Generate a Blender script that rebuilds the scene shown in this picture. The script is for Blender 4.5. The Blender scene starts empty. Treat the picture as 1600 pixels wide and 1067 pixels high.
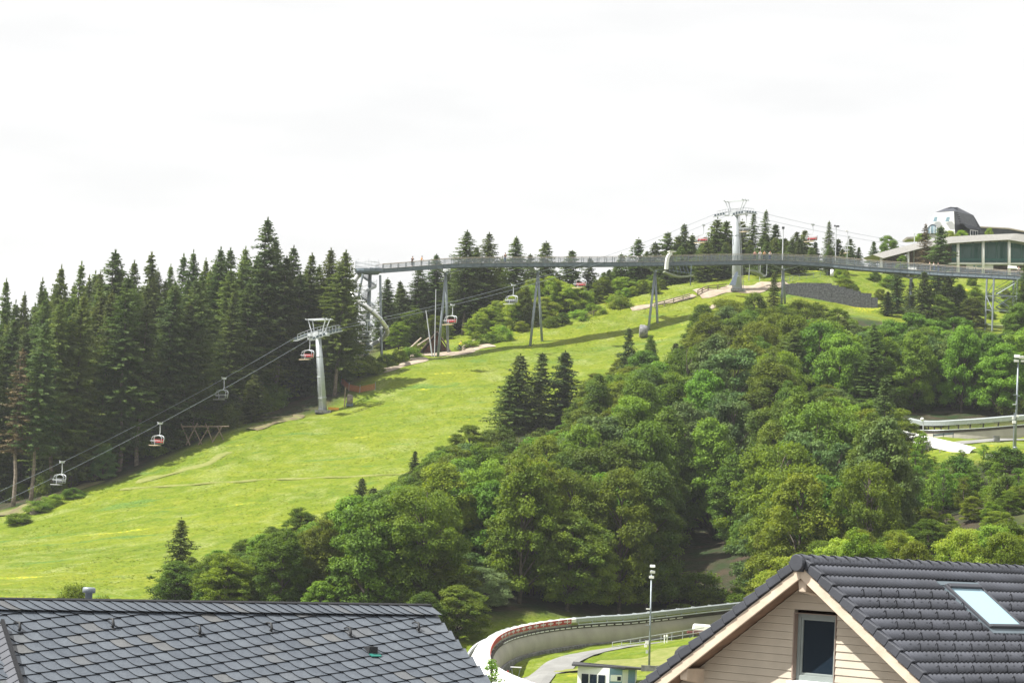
import bpy, bmesh, math, random
import numpy as np
from mathutils import Vector, Matrix, Euler
random.seed(7); RNG = np.random.default_rng(11)
C = bpy.context.scene
COL = C.collection
R = math.radians

# ------------------------------------------------------------------ camera, sky, sun
W, H, F, HC, ROLL = 1600.0, 1067.0, 4000.0, 836.0, R(2.9)
PITCH = math.atan((HC - 533.5) * math.cos(ROLL) / F)
def ray(px, py):
    u = (px - 800) / F; v = (533.5 - py) / F
    c, s = math.cos(ROLL), math.sin(ROLL)
    u, v = u * c - v * s, u * s + v * c
    cp, sp = math.cos(PITCH), math.sin(PITCH)
    return Vector((u, cp - sp * v, sp + cp * v))
def P(px, py, Y):                       # point seen at a photo pixel, Y metres away
    r = ray(px, py); return r * (Y / r.y)
cd = bpy.data.cameras.new('camera'); cam = bpy.data.objects.new('camera', cd); COL.objects.link(cam)
cd.sensor_width = 36; cd.lens = 36 * F / W; cd.clip_end = 20000; cd.clip_start = 0.5
fwd = Vector((0, math.cos(PITCH), math.sin(PITCH)))
ex = ray(900, 533.5) - ray(800, 533.5); ex.normalize()
ez = -fwd; ey = ez.cross(ex)
cam.matrix_world = Matrix((ex, ey, ez)).transposed().to_4x4()
C.camera = cam
C.render.resolution_x = 1024; C.render.resolution_y = 682

HAZE = 0.00011
SUN_AZ, SUN_EL = R(-101), R(55)          # azimuth from +Y towards +X
w = bpy.data.worlds.new('World'); C.world = w; w.use_nodes = True
nt = w.node_tree; nt.nodes.clear()
out = nt.nodes.new('ShaderNodeOutputWorld'); bg = nt.nodes.new('ShaderNodeBackground')
sky = nt.nodes.new('ShaderNodeTexSky'); sky.sky_type = 'NISHITA'; sky.sun_disc = False
sky.sun_elevation = SUN_EL; sky.sun_rotation = SUN_AZ; sky.dust_density = 3
tc = nt.nodes.new('ShaderNodeTexCoord'); mp = nt.nodes.new('ShaderNodeMapping'); mp.inputs['Scale'].default_value = (3, 3, 16)
nz = nt.nodes.new('ShaderNodeTexNoise'); nz.inputs['Scale'].default_value = 3.0; nz.inputs['Detail'].default_value = 6
rp = nt.nodes.new('ShaderNodeValToRGB'); rp.color_ramp.elements[0].position = .35; rp.color_ramp.elements[1].position = .7
rp.color_ramp.elements[0].color = (6.5, 6.47, 6.42, 1); rp.color_ramp.elements[1].color = (7.2, 7.15, 7.05, 1)
mx = nt.nodes.new('ShaderNodeMix'); mx.data_type = 'RGBA'; mx.inputs[0].default_value = .93
L = nt.links.new
L(tc.outputs['Generated'], mp.inputs['Vector']); L(mp.outputs[0], nz.inputs['Vector']); L(nz.outputs['Fac'], rp.inputs[0])
L(sky.outputs[0], mx.inputs[6]); L(rp.outputs[0], mx.inputs[7]); L(mx.outputs[2], bg.inputs['Color'])
bg.inputs['Strength'].default_value = 0.08
L(bg.outputs[0], out.inputs['Surface'])
sd = bpy.data.lights.new('sun', 'SUN'); sd.energy = 5.0; sd.angle = R(.6); sd.color = (1, .97, .91)
sun = bpy.data.objects.new('sun', sd); COL.objects.link(sun)
sdir = Vector((math.sin(SUN_AZ) * math.cos(SUN_EL), math.cos(SUN_AZ) * math.cos(SUN_EL), math.sin(SUN_EL)))
sun.rotation_euler = sdir.to_track_quat('Z', 'Y').to_euler()
C.view_settings.view_transform = 'Standard'; C.view_settings.look = 'None'
C.view_settings.exposure = 0.95; C.view_settings.gamma = 1

# ------------------------------------------------------------------ materials
def mat(name, col, rough=.7, metal=0, spec=.4, var=0, scale=4, bump=0, bscale=None, col2=None, detail=5, coord='Object', objvar=0):
    m = bpy.data.materials.new(name); m.use_nodes = True
    n = m.node_tree; b = n.nodes['Principled BSDF']
    b.inputs['Roughness'].default_value = rough; b.inputs['Metallic'].default_value = metal
    b.inputs['Specular IOR Level'].default_value = spec
    b.inputs['Base Color'].default_value = (*col, 1)
    t = n.nodes.new('ShaderNodeTexCoord')
    if var or col2:
        z = n.nodes.new('ShaderNodeTexNoise'); z.inputs['Scale'].default_value = scale; z.inputs['Detail'].default_value = detail
        n.links.new(t.outputs[coord], z.inputs['Vector'])
        r = n.nodes.new('ShaderNodeValToRGB'); r.color_ramp.elements[0].position = .36; r.color_ramp.elements[1].position = .66
        if col2: c1, c2 = col, col2
        else: c1 = tuple(x * (1 - var) for x in col); c2 = tuple(min(1, x * (1 + var)) for x in col)
        r.color_ramp.elements[0].color = (*c1, 1); r.color_ramp.elements[1].color = (*c2, 1)
        n.links.new(z.outputs['Fac'], r.inputs[0]); src = r.outputs[0]
        n.links.new(src, b.inputs['Base Color'])
    if bump:
        z2 = n.nodes.new('ShaderNodeTexNoise'); z2.inputs['Scale'].default_value = bscale or scale * 4; z2.inputs['Detail'].default_value = 4
        n.links.new(t.outputs[coord], z2.inputs['Vector'])
        bp = n.nodes.new('ShaderNodeBump'); bp.inputs['Strength'].default_value = bump; bp.inputs['Distance'].default_value = .05
        n.links.new(z2.outputs['Fac'], bp.inputs['Height']); n.links.new(bp.outputs[0], b.inputs['Normal'])
    return m
def leafmat(name, c1, c2, trans=.35, hv=.04, vv=.35, scale=.35):
    m = bpy.data.materials.new(name); m.use_nodes = True
    n = m.node_tree; n.nodes.clear(); K = n.links.new
    o = n.nodes.new('ShaderNodeOutputMaterial'); t = n.nodes.new('ShaderNodeTexCoord'); oi = n.nodes.new('ShaderNodeObjectInfo')
    z = n.nodes.new('ShaderNodeTexNoise'); z.inputs['Scale'].default_value = scale; z.inputs['Detail'].default_value = 3
    K(t.outputs['Object'], z.inputs['Vector'])
    r = n.nodes.new('ShaderNodeValToRGB'); r.color_ramp.elements[0].position = .38; r.color_ramp.elements[1].position = .62
    r.color_ramp.elements[0].color = (*c1, 1); r.color_ramp.elements[1].color = (*c2, 1); K(z.outputs['Fac'], r.inputs[0])
    hs = n.nodes.new('ShaderNodeHueSaturation')
    m1 = n.nodes.new('ShaderNodeMapRange'); m1.inputs[3].default_value = .5 - hv; m1.inputs[4].default_value = .5 + hv; K(oi.outputs['Random'], m1.inputs[0])
    mm = n.nodes.new('ShaderNodeMath'); mm.operation = 'MULTIPLY'; mm.inputs[1].default_value = 7.31; K(oi.outputs['Random'], mm.inputs[0])
    fr = n.nodes.new('ShaderNodeMath'); fr.operation = 'FRACT'; K(mm.outputs[0], fr.inputs[0])
    m2 = n.nodes.new('ShaderNodeMapRange'); m2.inputs[3].default_value = 1 - vv; m2.inputs[4].default_value = 1 + vv; K(fr.outputs[0], m2.inputs[0])
    K(m1.outputs[0], hs.inputs['Hue']); K(m2.outputs[0], hs.inputs['Value']); K(r.outputs[0], hs.inputs['Color'])
    d = n.nodes.new('ShaderNodeBsdfPrincipled'); d.inputs['Roughness'].default_value = .65; d.inputs['Specular IOR Level'].default_value = .25
    K(hs.outputs[0], d.inputs['Base Color'])
    tr = n.nodes.new('ShaderNodeBsdfTranslucent'); h2 = n.nodes.new('ShaderNodeHueSaturation'); h2.inputs['Hue'].default_value = .49; h2.inputs['Saturation'].default_value = 1.05; h2.inputs['Value'].default_value = 1.5
    K(hs.outputs[0], h2.inputs['Color']); K(h2.outputs[0], tr.inputs['Color'])
    x = n.nodes.new('ShaderNodeMixShader'); x.inputs[0].default_value = trans
    K(d.outputs[0], x.inputs[1]); K(tr.outputs[0], x.inputs[2]); K(x.outputs[0], o.inputs['Surface'])
    return m
def glassmat(name, tint, rough=.04, spec=.5):
    m = bpy.data.materials.new(name); m.use_nodes = True; b = m.node_tree.nodes['Principled BSDF']
    b.inputs['Base Color'].default_value = (*tint, 1); b.inputs['Roughness'].default_value = rough
    b.inputs['Specular IOR Level'].default_value = spec; b.inputs['IOR'].default_value = 1.45
    return m
M = {}
M['steel'] = mat('galvanised_steel', (.24, .275, .30), .45, .35, var=.12, scale=1.5)
M['steel_dark'] = mat('blue_grey_painted_steel', (.13, .165, .19), .5, .2, var=.15, scale=1.2)
M['steel_light'] = mat('pale_grey_paint', (.50, .525, .545), .5, .1, var=.08)
M['mast'] = mat('mast_zinc', (.42, .455, .475), .45, .3, var=.08, scale=.8)
M['inox'] = mat('brushed_stainless_tube', (.70, .70, .68), .3, .5, var=.1, scale=2)
M['wood_rail'] = mat('weathered_wood', (.42, .36, .28), .8, var=.2, scale=3)
M['wood_log'] = mat('grey_brown_logs', (.20, .155, .11), .85, var=.3, scale=4)
M['white'] = mat('white_sheet_metal', (.82, .82, .80), .45, 0, var=.04, scale=.6)
M['white_dull'] = mat('white_plaster', (.72, .73, .72), .8, 0, var=.06, scale=1)
M['black'] = mat('black_rubber', (.02, .022, .025), .6, var=.2)
M['red'] = mat('red_seat', (.45, .03, .035), .55, var=.1)
M['cream'] = mat('cream_foot_rest', (.62, .50, .36), .5, var=.1)
M['seat'] = mat('dark_seat_vinyl', (.05, .055, .06), .5, var=.2)
M['skin'] = mat('skin', (.52, .31, .22), .6)
M['hair'] = mat('hair', (.06, .04, .025), .7)
M['orange'] = mat('orange_net', (.35, .12, .05), .8, var=.2)
M['yellow'] = mat('yellow_fabric', (.75, .62, .03), .7, var=.1)
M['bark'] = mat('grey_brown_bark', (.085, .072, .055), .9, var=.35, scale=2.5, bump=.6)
M['bark_light'] = mat('pale_spruce_bark', (.20, .165, .135), .9, var=.3, scale=2.5, bump=.6)  # paler bark for the high-crowned and brown spruces
M['concrete'] = mat('beige_concrete', (.36, .34, .29), .8, var=.10, scale=.5, bump=.1)
M['concrete_rough'] = mat('weathered_grey_concrete', (.17, .17, .17), .9, var=.4, scale=2.2, bump=.5)
M['asphalt'] = mat('worn_asphalt', (.20, .20, .19), .9, var=.12, scale=.5, bump=.15)
M['gravel'] = mat('beige_gravel_path', (.27, .22, .165), .95, col2=(.37, .31, .24), scale=.9, bump=.3, coord='Object')
M['dry'] = mat('dry_trodden_grass', (.14, .165, .03), .95, col2=(.20, .205, .06), scale=1.3, bump=.4)
M['soil'] = mat('bare_brown_soil', (.12, .09, .055), .95, col2=(.16, .17, .05), scale=.8, bump=.4)
M['banner'] = mat('red_banner', (.40, .045, .04), .6, var=.05)
M['gabion'] = mat('grey_gabion_stone', (.12, .125, .135), .9, var=.45, scale=3, bump=.8, bscale=6)
M['stone_brown'] = mat('brown_stone_cladding', (.20, .15, .125), .85, var=.35, scale=2.2)
M['green_glass'] = glassmat('green_tinted_glazing', (.015, .11, .085))
M['win_glass'] = glassmat('dark_window_glass', (.010, .018, .028), .04, .12)
M['sky_glass'] = glassmat('roof_window_glass', (.33, .48, .56), .12, .35)
M['olive'] = mat('olive_grey_hull', (.24, .27, .20), .6, var=.1)
M['cover_grey'] = mat('grey_tarpaulin', (.20, .20, .21), .85, var=.35, scale=2, bump=.5)
M['rock'] = mat('boulder_rock', (.16, .14, .12), .9, var=.4, scale=3, bump=.6)
M['slate_roof_far'] = mat('dark_slate_far', (.05, .055, .07), .55, var=.25, scale=1.5)
M['blue_paint'] = mat('blue_grey_cladding', (.16, .27, .38), .7, var=.06)
M['dark_trim'] = mat('dark_roof_edge', (.045, .045, .048), .7, var=.2)

# ------------------------------------------------------------------ mesh helpers
class MB:
    def __init__(s): s.v = []; s.f = []; s.m = []
    def add(s, vs, fs, mi=0):
        o = len(s.v); s.v += [tuple(v) for v in vs]; s.f += [tuple(i + o for i in f) for f in fs]; s.m += [mi] * len(fs)
    def hexa(s, p, mi=0):               # 8 points: bottom 0-3, top 4-7
        s.add(p, [(3, 2, 1, 0), (4, 5, 6, 7), (0, 1, 5, 4), (1, 2, 6, 5), (2, 3, 7, 6), (3, 0, 4, 7)], mi)
    def box(s, c, d, ax=None, mi=0):    # centre, full dims, axes (3 vectors)
        c = Vector(c); a = ax or (Vector((1, 0, 0)), Vector((0, 1, 0)), Vector((0, 0, 1)))
        x, y, z = a[0] * d[0] / 2, a[1] * d[1] / 2, a[2] * d[2] / 2
        s.hexa([c - x - y - z, c + x - y - z, c + x + y - z, c - x + y - z, c - x - y + z, c + x - y + z, c + x + y + z, c - x + y + z], mi)
    def bar(s, a, b, w, h=None, mi=0, up=None):
        a, b = Vector(a), Vector(b); d = b - a; l = d.length
        if l < 1e-6: return
        d.normalize(); u = up or (Vector((0, 0, 1)) if abs(d.z) < .95 else Vector((0, 1, 0)))
        x = d.cross(u).normalized(); z = x.cross(d)
        s.box((a + b) / 2, (w, l, h or w), (x, d, z), mi)
    def tube(s, pts, r, n=8, mi=0, cap=True, closed=False):
        pts = [Vector(p) for p in pts]; k = len(pts); rr = r if isinstance(r, (list, tuple)) else [r] * k
        o = len(s.v); prev = None
        for i, p in enumerate(pts):
            t = (pts[min(i + 1, k - 1)] - pts[max(i - 1, 0)])
            if t.length < 1e-9: t = Vector((0, 0, 1))
            t.normalize()
            if prev is None: u = t.orthogonal().normalized()
            else: u = (prev - t * prev.dot(t)); u = u.normalized() if u.length > 1e-6 else t.orthogonal().normalized()
            prev = u; v = t.cross(u)
            for j in range(n):
                a = 2 * math.pi * j / n; s.v.append(tuple(p + (u * math.cos(a) + v * math.sin(a)) * rr[i]))
        for i in range(k - 1):
            for j in range(n):
                s.f.append((o + i * n + j, o + i * n + (j + 1) % n, o + (i + 1) * n + (j + 1) % n, o + (i + 1) * n + j)); s.m.append(mi)
        if cap:
            s.f.append(tuple(o + j for j in range(n))[::-1]); s.m.append(mi)
            s.f.append(tuple(o + (k - 1) * n + j for j in range(n))); s.m.append(mi)
    def lathe(s, c, prof, n=16, mi=0, ax=None):
        c = Vector(c); a = ax or (Vector((1, 0, 0)), Vector((0, 1, 0)), Vector((0, 0, 1))); o = len(s.v)
        for (r, z) in prof:
            for j in range(n):
                t = 2 * math.pi * j / n; s.v.append(tuple(c + a[0] * (r * math.cos(t)) + a[1] * (r * math.sin(t)) + a[2] * z))
        for i in range(len(prof) - 1):
            for j in range(n):
                s.f.append((o + i * n + j, o + i * n + (j + 1) % n, o + (i + 1) * n + (j + 1) % n, o + (i + 1) * n + j)); s.m.append(mi)
    def sweep(s, path, sec, outv, mi=0, closed=False, cap=False):   # sec: list (out, up); outv per path point
        o = len(s.v); n = len(sec)
        for p, ov in zip(path, outv):
            for (a, b) in sec: s.v.append(tuple(Vector(p) + ov * a + Vector((0, 0, b))))
        for i in range(len(path) - 1):
            for j in range(n if closed else n - 1):
                k = (j + 1) % n
                s.f.append((o + i * n + j, o + i * n + k, o + (i + 1) * n + k, o + (i + 1) * n + j)); s.m.append(mi)
        if closed:
            s.f.append(tuple(o + j for j in range(n))[::-1]); s.m.append(mi)
            q = o + (len(path) - 1) * n; s.f.append(tuple(q + j for j in range(n))); s.m.append(mi)
    def mesh(s, name, mats, smooth=False):
        me = bpy.data.meshes.new(name); me.from_pydata(s.v, [], s.f); me.validate(); 
        for m in (mats if isinstance(mats, (list, tuple)) else [mats]): me.materials.append(m)
        if len(me.polygons) == len(s.m): me.polygons.foreach_set('material_index', s.m)
        if smooth: me.polygons.foreach_set('use_smooth', [True] * len(me.polygons))
        me.update(); return me
    def build(s, name, mats, parent=None, smooth=False, label=None):
        o = bpy.data.objects.new(name, s.mesh(name, mats, smooth)); COL.objects.link(o)
        if parent:
            o.parent = parent; o.matrix_parent_inverse = parent_inv(parent)
        if label: o['label'] = label
        return o
def wmat(o):
    m = o.matrix_basis.copy()
    if o.parent: m = wmat(o.parent) @ o.matrix_parent_inverse @ m
    return m
def parent_inv(p): return wmat(p).inverted()
def thing(name, label, cat, loc=(0, 0, 0), group=None):
    o = bpy.data.objects.new(name, None); COL.objects.link(o); o.location = loc; o.empty_display_size = .5
    o['label'] = label; o['category'] = cat
    if group: o['group'] = group
    return o
def tag(o, label, cat, group=None):
    o['label'] = label; o['category'] = cat
    if group: o['group'] = group
    return o
def struct(o): o['kind'] = 'structure'; return o
def interp(x, pts):
    xs = [p[0] for p in pts]; return float(np.interp(x, xs, [p[1] for p in pts]))
def npmesh(name, V, Fq, mats, smooth=False, n=4):
    me = bpy.data.meshes.new(name); nf = len(Fq)
    me.vertices.add(len(V)); me.vertices.foreach_set('co', np.asarray(V, np.float32).ravel())
    me.loops.add(nf * n); me.loops.foreach_set('vertex_index', np.asarray(Fq, np.int32).ravel())
    me.polygons.add(nf); me.polygons.foreach_set('loop_start', np.arange(0, nf * n, n, dtype=np.int32))
    if smooth: me.polygons.foreach_set('use_smooth', np.ones(nf, bool))
    for m in (mats if isinstance(mats, (list, tuple)) else [mats]): me.materials.append(m)
    me.update(calc_edges=True); return me
# ------------------------------------------------------------------ terrain
TP = [(0,820,370),(0,935,285),(70,790,378),(150,760,388),(300,700,398),(400,665,405),(505,645,415),(560,600,428),(600,577,438),(650,562,446),
 (720,552,452),(780,538,455),(838,540,456),(850,518,464),(930,495,470),(1000,476,475),(1090,458,480),(1190,444,487),(1240,440,488),
 (300,935,285),(200,850,335),(400,800,350),(500,760,362),(650,700,385),(750,640,405),(900,600,420),(1020,520,462),(1090,520,455),(1150,480,472),
 (700,958,275),(600,915,285),(900,965,279),(900,740,352),(1000,975,288),(1000,945,293),(1100,962,296),(1100,900,308),(1150,830,335),(1050,640,400),(1200,700,380),(1300,640,390),
 (1120,990,283),(1000,1005,273),(900,1014,264),(850,1022,257),(800,1036,247),(840,1050,232),(880,1030,247),(930,1020,255),(1000,1009,262),
 (1050,1002,255),(1000,1048,240),(1014,1056,240),(1040,1040,240),(940,1075,222),(800,1090,215),(740,1090,235),(760,1015,262),
 (1200,960,285),(1200,900,300),
 (1440,680,352),(1500,690,340),(1590,690,338),(1590,706,325),(1500,712,325),(1500,648,374),(1600,643,374),(1600,685,359),(1540,690,356),(1490,693,355),(1455,694,356),(1425,693,360),(1400,650,362),(1500,552,430),(1580,545,432),(1500,515,462),(1570,518,462),(1400,508,458),(1440,512,462),(1590,478,481),(1500,480,481),
 (1500,436,500),(1590,437,500),(1350,488,472),(1290,443,487),(1240,442,488),(1325,454,486),(1290,481,478),(1250,469,479),(1330,492,478),(1270,476,478),(1355,494,477),(1370,428,500),(1400,425,510),
 (1430,770,310),(1500,790,305),(1600,770,300),(1300,870,290),(1450,870,268),(1600,880,250),
 (0,765,420),(0,705,470),(150,690,440),(300,640,440),(300,600,480),(450,600,455),(500,570,470),(560,560,470),(620,545,470),(700,530,480),(800,500,490),(950,460,500),(1100,440,510),(1200,432,520),(1300,425,520),(1400,418,530),(1600,425,530)]
XY = []; ZZ = []
for a in TP:
    p = P(*a); XY.append((p.x, p.y)); ZZ.append(p.z)
for x, y, z in [(-8,40,-8),(14,45,-8),(-40,60,-8),(50,60,-7),(-40,110,-11),(40,110,-9),(0,150,-14),(-80,150,-10),(80,150,-6),(0,190,-14.5),(-60,220,-10),(70,190,-4),
                (-160,300,-8),(-160,420,2),(170,300,6),(180,400,30),(180,520,55),(-170,560,12),(-80,600,32),(0,620,45),(90,640,50),(180,640,50),(-250,700,10),(0,740,40),(230,740,45),(-250,250,-14),(250,200,0)]:
    XY.append((x, y)); ZZ.append(z)
XY = np.array(XY) / 100.0; ZZ = np.array(ZZ)
def _k(r2): return np.where(r2 > 0, .5 * r2 * np.log(np.maximum(r2, 1e-12)), 0)
_n = len(XY); _A = _k(((XY[:, None] - XY[None]) ** 2).sum(-1)) + np.eye(_n) * .0006
_Pm = np.c_[np.ones(_n), XY]; _M = np.block([[_A, _Pm], [_Pm.T, np.zeros((3, 3))]])
_w = np.linalg.solve(_M, np.r_[ZZ, 0, 0, 0])
GX = np.arange(-260, 261, 4.0); GY = np.arange(10, 761, 4.0)
_q = np.stack(np.meshgrid(GX, GY), -1).reshape(-1, 2) / 100
GZ = (_k(((_q[:, None] - XY[None]) ** 2).sum(-1)) @ _w[:_n] + np.c_[np.ones(len(_q)), _q] @ _w[_n:]).reshape(len(GY), len(GX))
def gz(x, y):                           # vectorised bilinear height
    x = np.clip(np.asarray(x, float), GX[0], GX[-1] - 1e-3); y = np.clip(np.asarray(y, float), GY[0], GY[-1] - 1e-3)
    i = ((x - GX[0]) / 4).astype(int); j = ((y - GY[0]) / 4).astype(int)
    a = (x - GX[i]) / 4; b = (y - GY[j]) / 4
    a = a * a * (3 - 2 * a) * .0 + a
    return GZ[j, i] * (1 - a) * (1 - b) + GZ[j, i + 1] * a * (1 - b) + GZ[j + 1, i] * (1 - a) * b + GZ[j + 1, i + 1] * a * b
def ground(x, y): return float(gz(x, y))
def G(px, py, y0=200, y1=560):          # ground point seen at a photo pixel
    r = ray(px, py); Y = y0
    while Y < y1:
        p = r * (Y / r.y)
        if p.z < ground(p.x, p.y): return Vector((p.x, p.y, ground(p.x, p.y)))
        Y += .5
    p = r * (y1 / r.y); return Vector((p.x, p.y, ground(p.x, p.y)))
def GP(px, Y):                          # ground point in the column of a pixel at distance Y
    x = (px - 800) / F * Y
    for _ in range(4):
        z = ground(x, Y)
        # solve pixel column: project
        q = cam.matrix_world.inverted() @ Vector((x, Y, z)); u = 800 + F * q.x / -q.z
        x += (px - u) / F * Y
    return Vector((x, Y, ground(x, Y)))
CI = cam.matrix_world.inverted()
def proj(p):
    q = CI @ Vector(p); return 800 + F * q.x / -q.z, 533.5 - F * q.y / -q.z

# one sheet: fine inside, coarse out to the horizon
def spaced(lo, hi, step, far):
    a = list(np.arange(lo, hi + .01, step)); d = step; x = hi; y = lo; R_, L_ = [], []
    while x < far: d *= 1.6; x += d; y -= d; R_.append(x); L_.append(y)
    return np.array(L_[::-1] + a + R_)
tx = spaced(-150, 150, 1.6, 7000); ty = spaced(195, 560, 1.6, 7000)
TX, TY = np.meshgrid(tx, ty)
TZ = gz(TX, TY)
out_ = np.maximum(np.maximum(np.abs(TX) - 240, 0), np.maximum(TY - 740, 0)); out_ = np.maximum(out_, np.maximum(20 - TY, 0))
bl = np.clip(out_ / 600, 0, 1); TZ = TZ * (1 - bl) + (-25) * bl
TZ += np.where(out_ == 0, .12 * np.sin(TX * .9 + 1.3 * np.sin(TY * .31)) * np.sin(TY * .7 + TX * .2) + .05 * np.sin(TX * 2.7) * np.sin(TY * 2.3), 0)
ny, nx = TX.shape
V = np.c_[TX.ravel(), TY.ravel(), TZ.ravel()]
ii = np.arange(nx * ny).reshape(ny, nx)
Fq = np.stack([ii[:-1, :-1], ii[:-1, 1:], ii[1:, 1:], ii[1:, :-1]], -1).reshape(-1, 4)

def inpoly(x, y, poly):
    r = np.zeros(np.shape(x), bool); n = len(poly); j = n - 1
    for i in range(n):
        xi, yi = poly[i]; xj, yj = poly[j]
        c = ((yi > y) != (yj > y)) & (x < (xj - xi) * (y - yi) / (yj - yi + 1e-12) + xi); r ^= c; j = i
    return r
def GPoly(l): return [tuple(G(a, b)[:2]) for a, b in l]
# forest floors, traced in plan
upper_edge = [(0,800),(60,785),(130,765),(190,750),(250,722),(320,690),(380,668),(440,655),(490,648),(540,620),(560,600),(575,590)]
UE = [tuple(G(a, b)[:2]) for a, b in upper_edge]
forest_left = UE + [(UE[-1][0] - 2, 640), (-250, 640), (-250, UE[0][1] - 10)]
def pxY(px, Y): p = GP(px, Y); return (p.x, p.y)
mid = [(225,282),(400,312),(560,330),(700,366),(790,388),(900,405),(1000,425),(1080,442),(1180,458),(1300,464),(1380,462),(1420,452),(1620,448),(1620,368),(1500,366),(1395,362),(1410,322),(1620,318),(1620,225),(1200,225),(1150,300),(1000,291),(880,280),(740,272),(500,262)]
forest_mid = [pxY(*m) for m in mid]
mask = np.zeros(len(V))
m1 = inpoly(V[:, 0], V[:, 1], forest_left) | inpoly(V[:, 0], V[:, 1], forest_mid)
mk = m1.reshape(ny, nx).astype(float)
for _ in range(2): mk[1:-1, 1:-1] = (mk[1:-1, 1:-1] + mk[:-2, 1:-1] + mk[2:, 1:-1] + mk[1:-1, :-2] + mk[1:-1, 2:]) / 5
gm = bpy.data.materials.new('meadow_and_forest_floor'); gm.use_nodes = True
n = gm.node_tree; b = n.nodes['Principled BSDF']; b.inputs['Roughness'].default_value = .9; b.inputs['Specular IOR Level'].default_value = .15
def noise(n, vec, sc, det=5, dist=0):
    z = n.nodes.new('ShaderNodeTexNoise'); z.inputs['Scale'].default_value = sc; z.inputs['Detail'].default_value = det; z.inputs['Distortion'].default_value = dist
    n.links.new(vec, z.inputs['Vector']); return z.outputs['Fac']
def ramp(n, fac, stops):
    r = n.nodes.new('ShaderNodeValToRGB'); e = r.color_ramp.elements
    while len(e) < len(stops): e.new(.5)
    for k, (p, c) in enumerate(stops): e[k].position = p; e[k].color = (*c, 1) if len(c) == 3 else c
    n.links.new(fac, r.inputs[0]); return r.outputs[0]
def mixc(n, fac, a, b_):
    m = n.nodes.new('ShaderNodeMix'); m.data_type = 'RGBA'
    if hasattr(fac, 'links'): n.links.new(fac, m.inputs[0])
    else: m.inputs[0].default_value = fac
    n.links.new(a, m.inputs[6]); n.links.new(b_, m.inputs[7]); return m.outputs[2]
t = n.nodes.new('ShaderNodeTexCoord'); ob = t.outputs['Object']
mpn = n.nodes.new('ShaderNodeMapping'); mpn.inputs['Rotation'].default_value = (0, 0, R(20)); mpn.inputs['Scale'].default_value = (.5, 1.6, 1); n.links.new(ob, mpn.inputs[0])
g1 = ramp(n, noise(n, mpn.outputs[0], .05, 6, .4), [(.32, (.080, .128, .006)), (.5, (.124, .165, .007)), (.7, (.182, .198, .012))])
g2 = ramp(n, noise(n, ob, .55, 8), [(.3, (.076, .125, .007)), (.5, (.124, .165, .008)), (.72, (.205, .218, .03))])
gr = mixc(n, .5, g1, g2)
fl = ramp(n, noise(n, mpn.outputs[0], .12, 10, .3), [(.63, (0, 0, 0)), (.72, (1, 1, 1))])
yel = ramp(n, noise(n, ob, 2.2, 3), [(.45, (.16, .24, .02)), (.6, (.45, .38, .02))])
gr = mixc(n, fl, gr, yel)
pf = ramp(n, noise(n, ob, .22, 9, .6), [(.50, (0, 0, 0)), (.68, (.75, .75, .75))]); pc = ramp(n, noise(n, ob, 3, 4), [(.4, (.12, .17, .014)), (.6, (.24, .255, .085))]); gr = mixc(n, pf, gr, pc)
df = ramp(n, noise(n, mpn.outputs[0], .17, 7, .8), [(.60, (0, 0, 0)), (.70, (.8, .8, .8))]); dc = ramp(n, noise(n, ob, 2, 4), [(.4, (.05, .12, .02)), (.6, (.11, .18, .03))]); gr = mixc(n, df, gr, dc)
g3 = ramp(n, noise(n, ob, 2.6, 6), [(.3, (.74, .78, .72)), (.7, (1.2, 1.17, 1.3))]); mg = n.nodes.new('ShaderNodeMix'); mg.data_type = 'RGBA'; mg.blend_type = 'MULTIPLY'; mg.inputs[0].default_value = 1; n.links.new(gr, mg.inputs[6]); n.links.new(g3, mg.inputs[7]); gr = mg.outputs[2]
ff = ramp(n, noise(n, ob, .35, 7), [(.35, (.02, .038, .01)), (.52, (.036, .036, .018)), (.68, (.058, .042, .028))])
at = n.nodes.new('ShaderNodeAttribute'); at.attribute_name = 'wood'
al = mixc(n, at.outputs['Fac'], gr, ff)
at2 = n.nodes.new('ShaderNodeAttribute'); at2.attribute_name = 'village'
vl = ramp(n, noise(n, ob, .4, 5), [(.35, (.13, .125, .115)), (.65, (.21, .205, .19))]); al = mixc(n, at2.outputs['Fac'], al, vl)
n.links.new(al, b.inputs['Base Color'])
bn = noise(n, ob, 1.3, 8); bp = n.nodes.new('ShaderNodeBump'); bp.inputs['Strength'].default_value = 1; bp.inputs['Distance'].default_value = .3
n.links.new(bn, bp.inputs['Height']); n.links.new(bp.outputs[0], b.inputs['Normal'])
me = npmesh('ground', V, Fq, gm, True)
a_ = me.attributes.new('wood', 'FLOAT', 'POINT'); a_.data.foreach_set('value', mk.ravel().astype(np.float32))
a_ = me.attributes.new('village', 'FLOAT', 'POINT'); a_.data.foreach_set('value', np.clip((190 - TY.ravel()) / 12, 0, 1).astype(np.float32))
gobj = bpy.data.objects.new('ground', me); COL.objects.link(gobj); struct(gobj)

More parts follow.
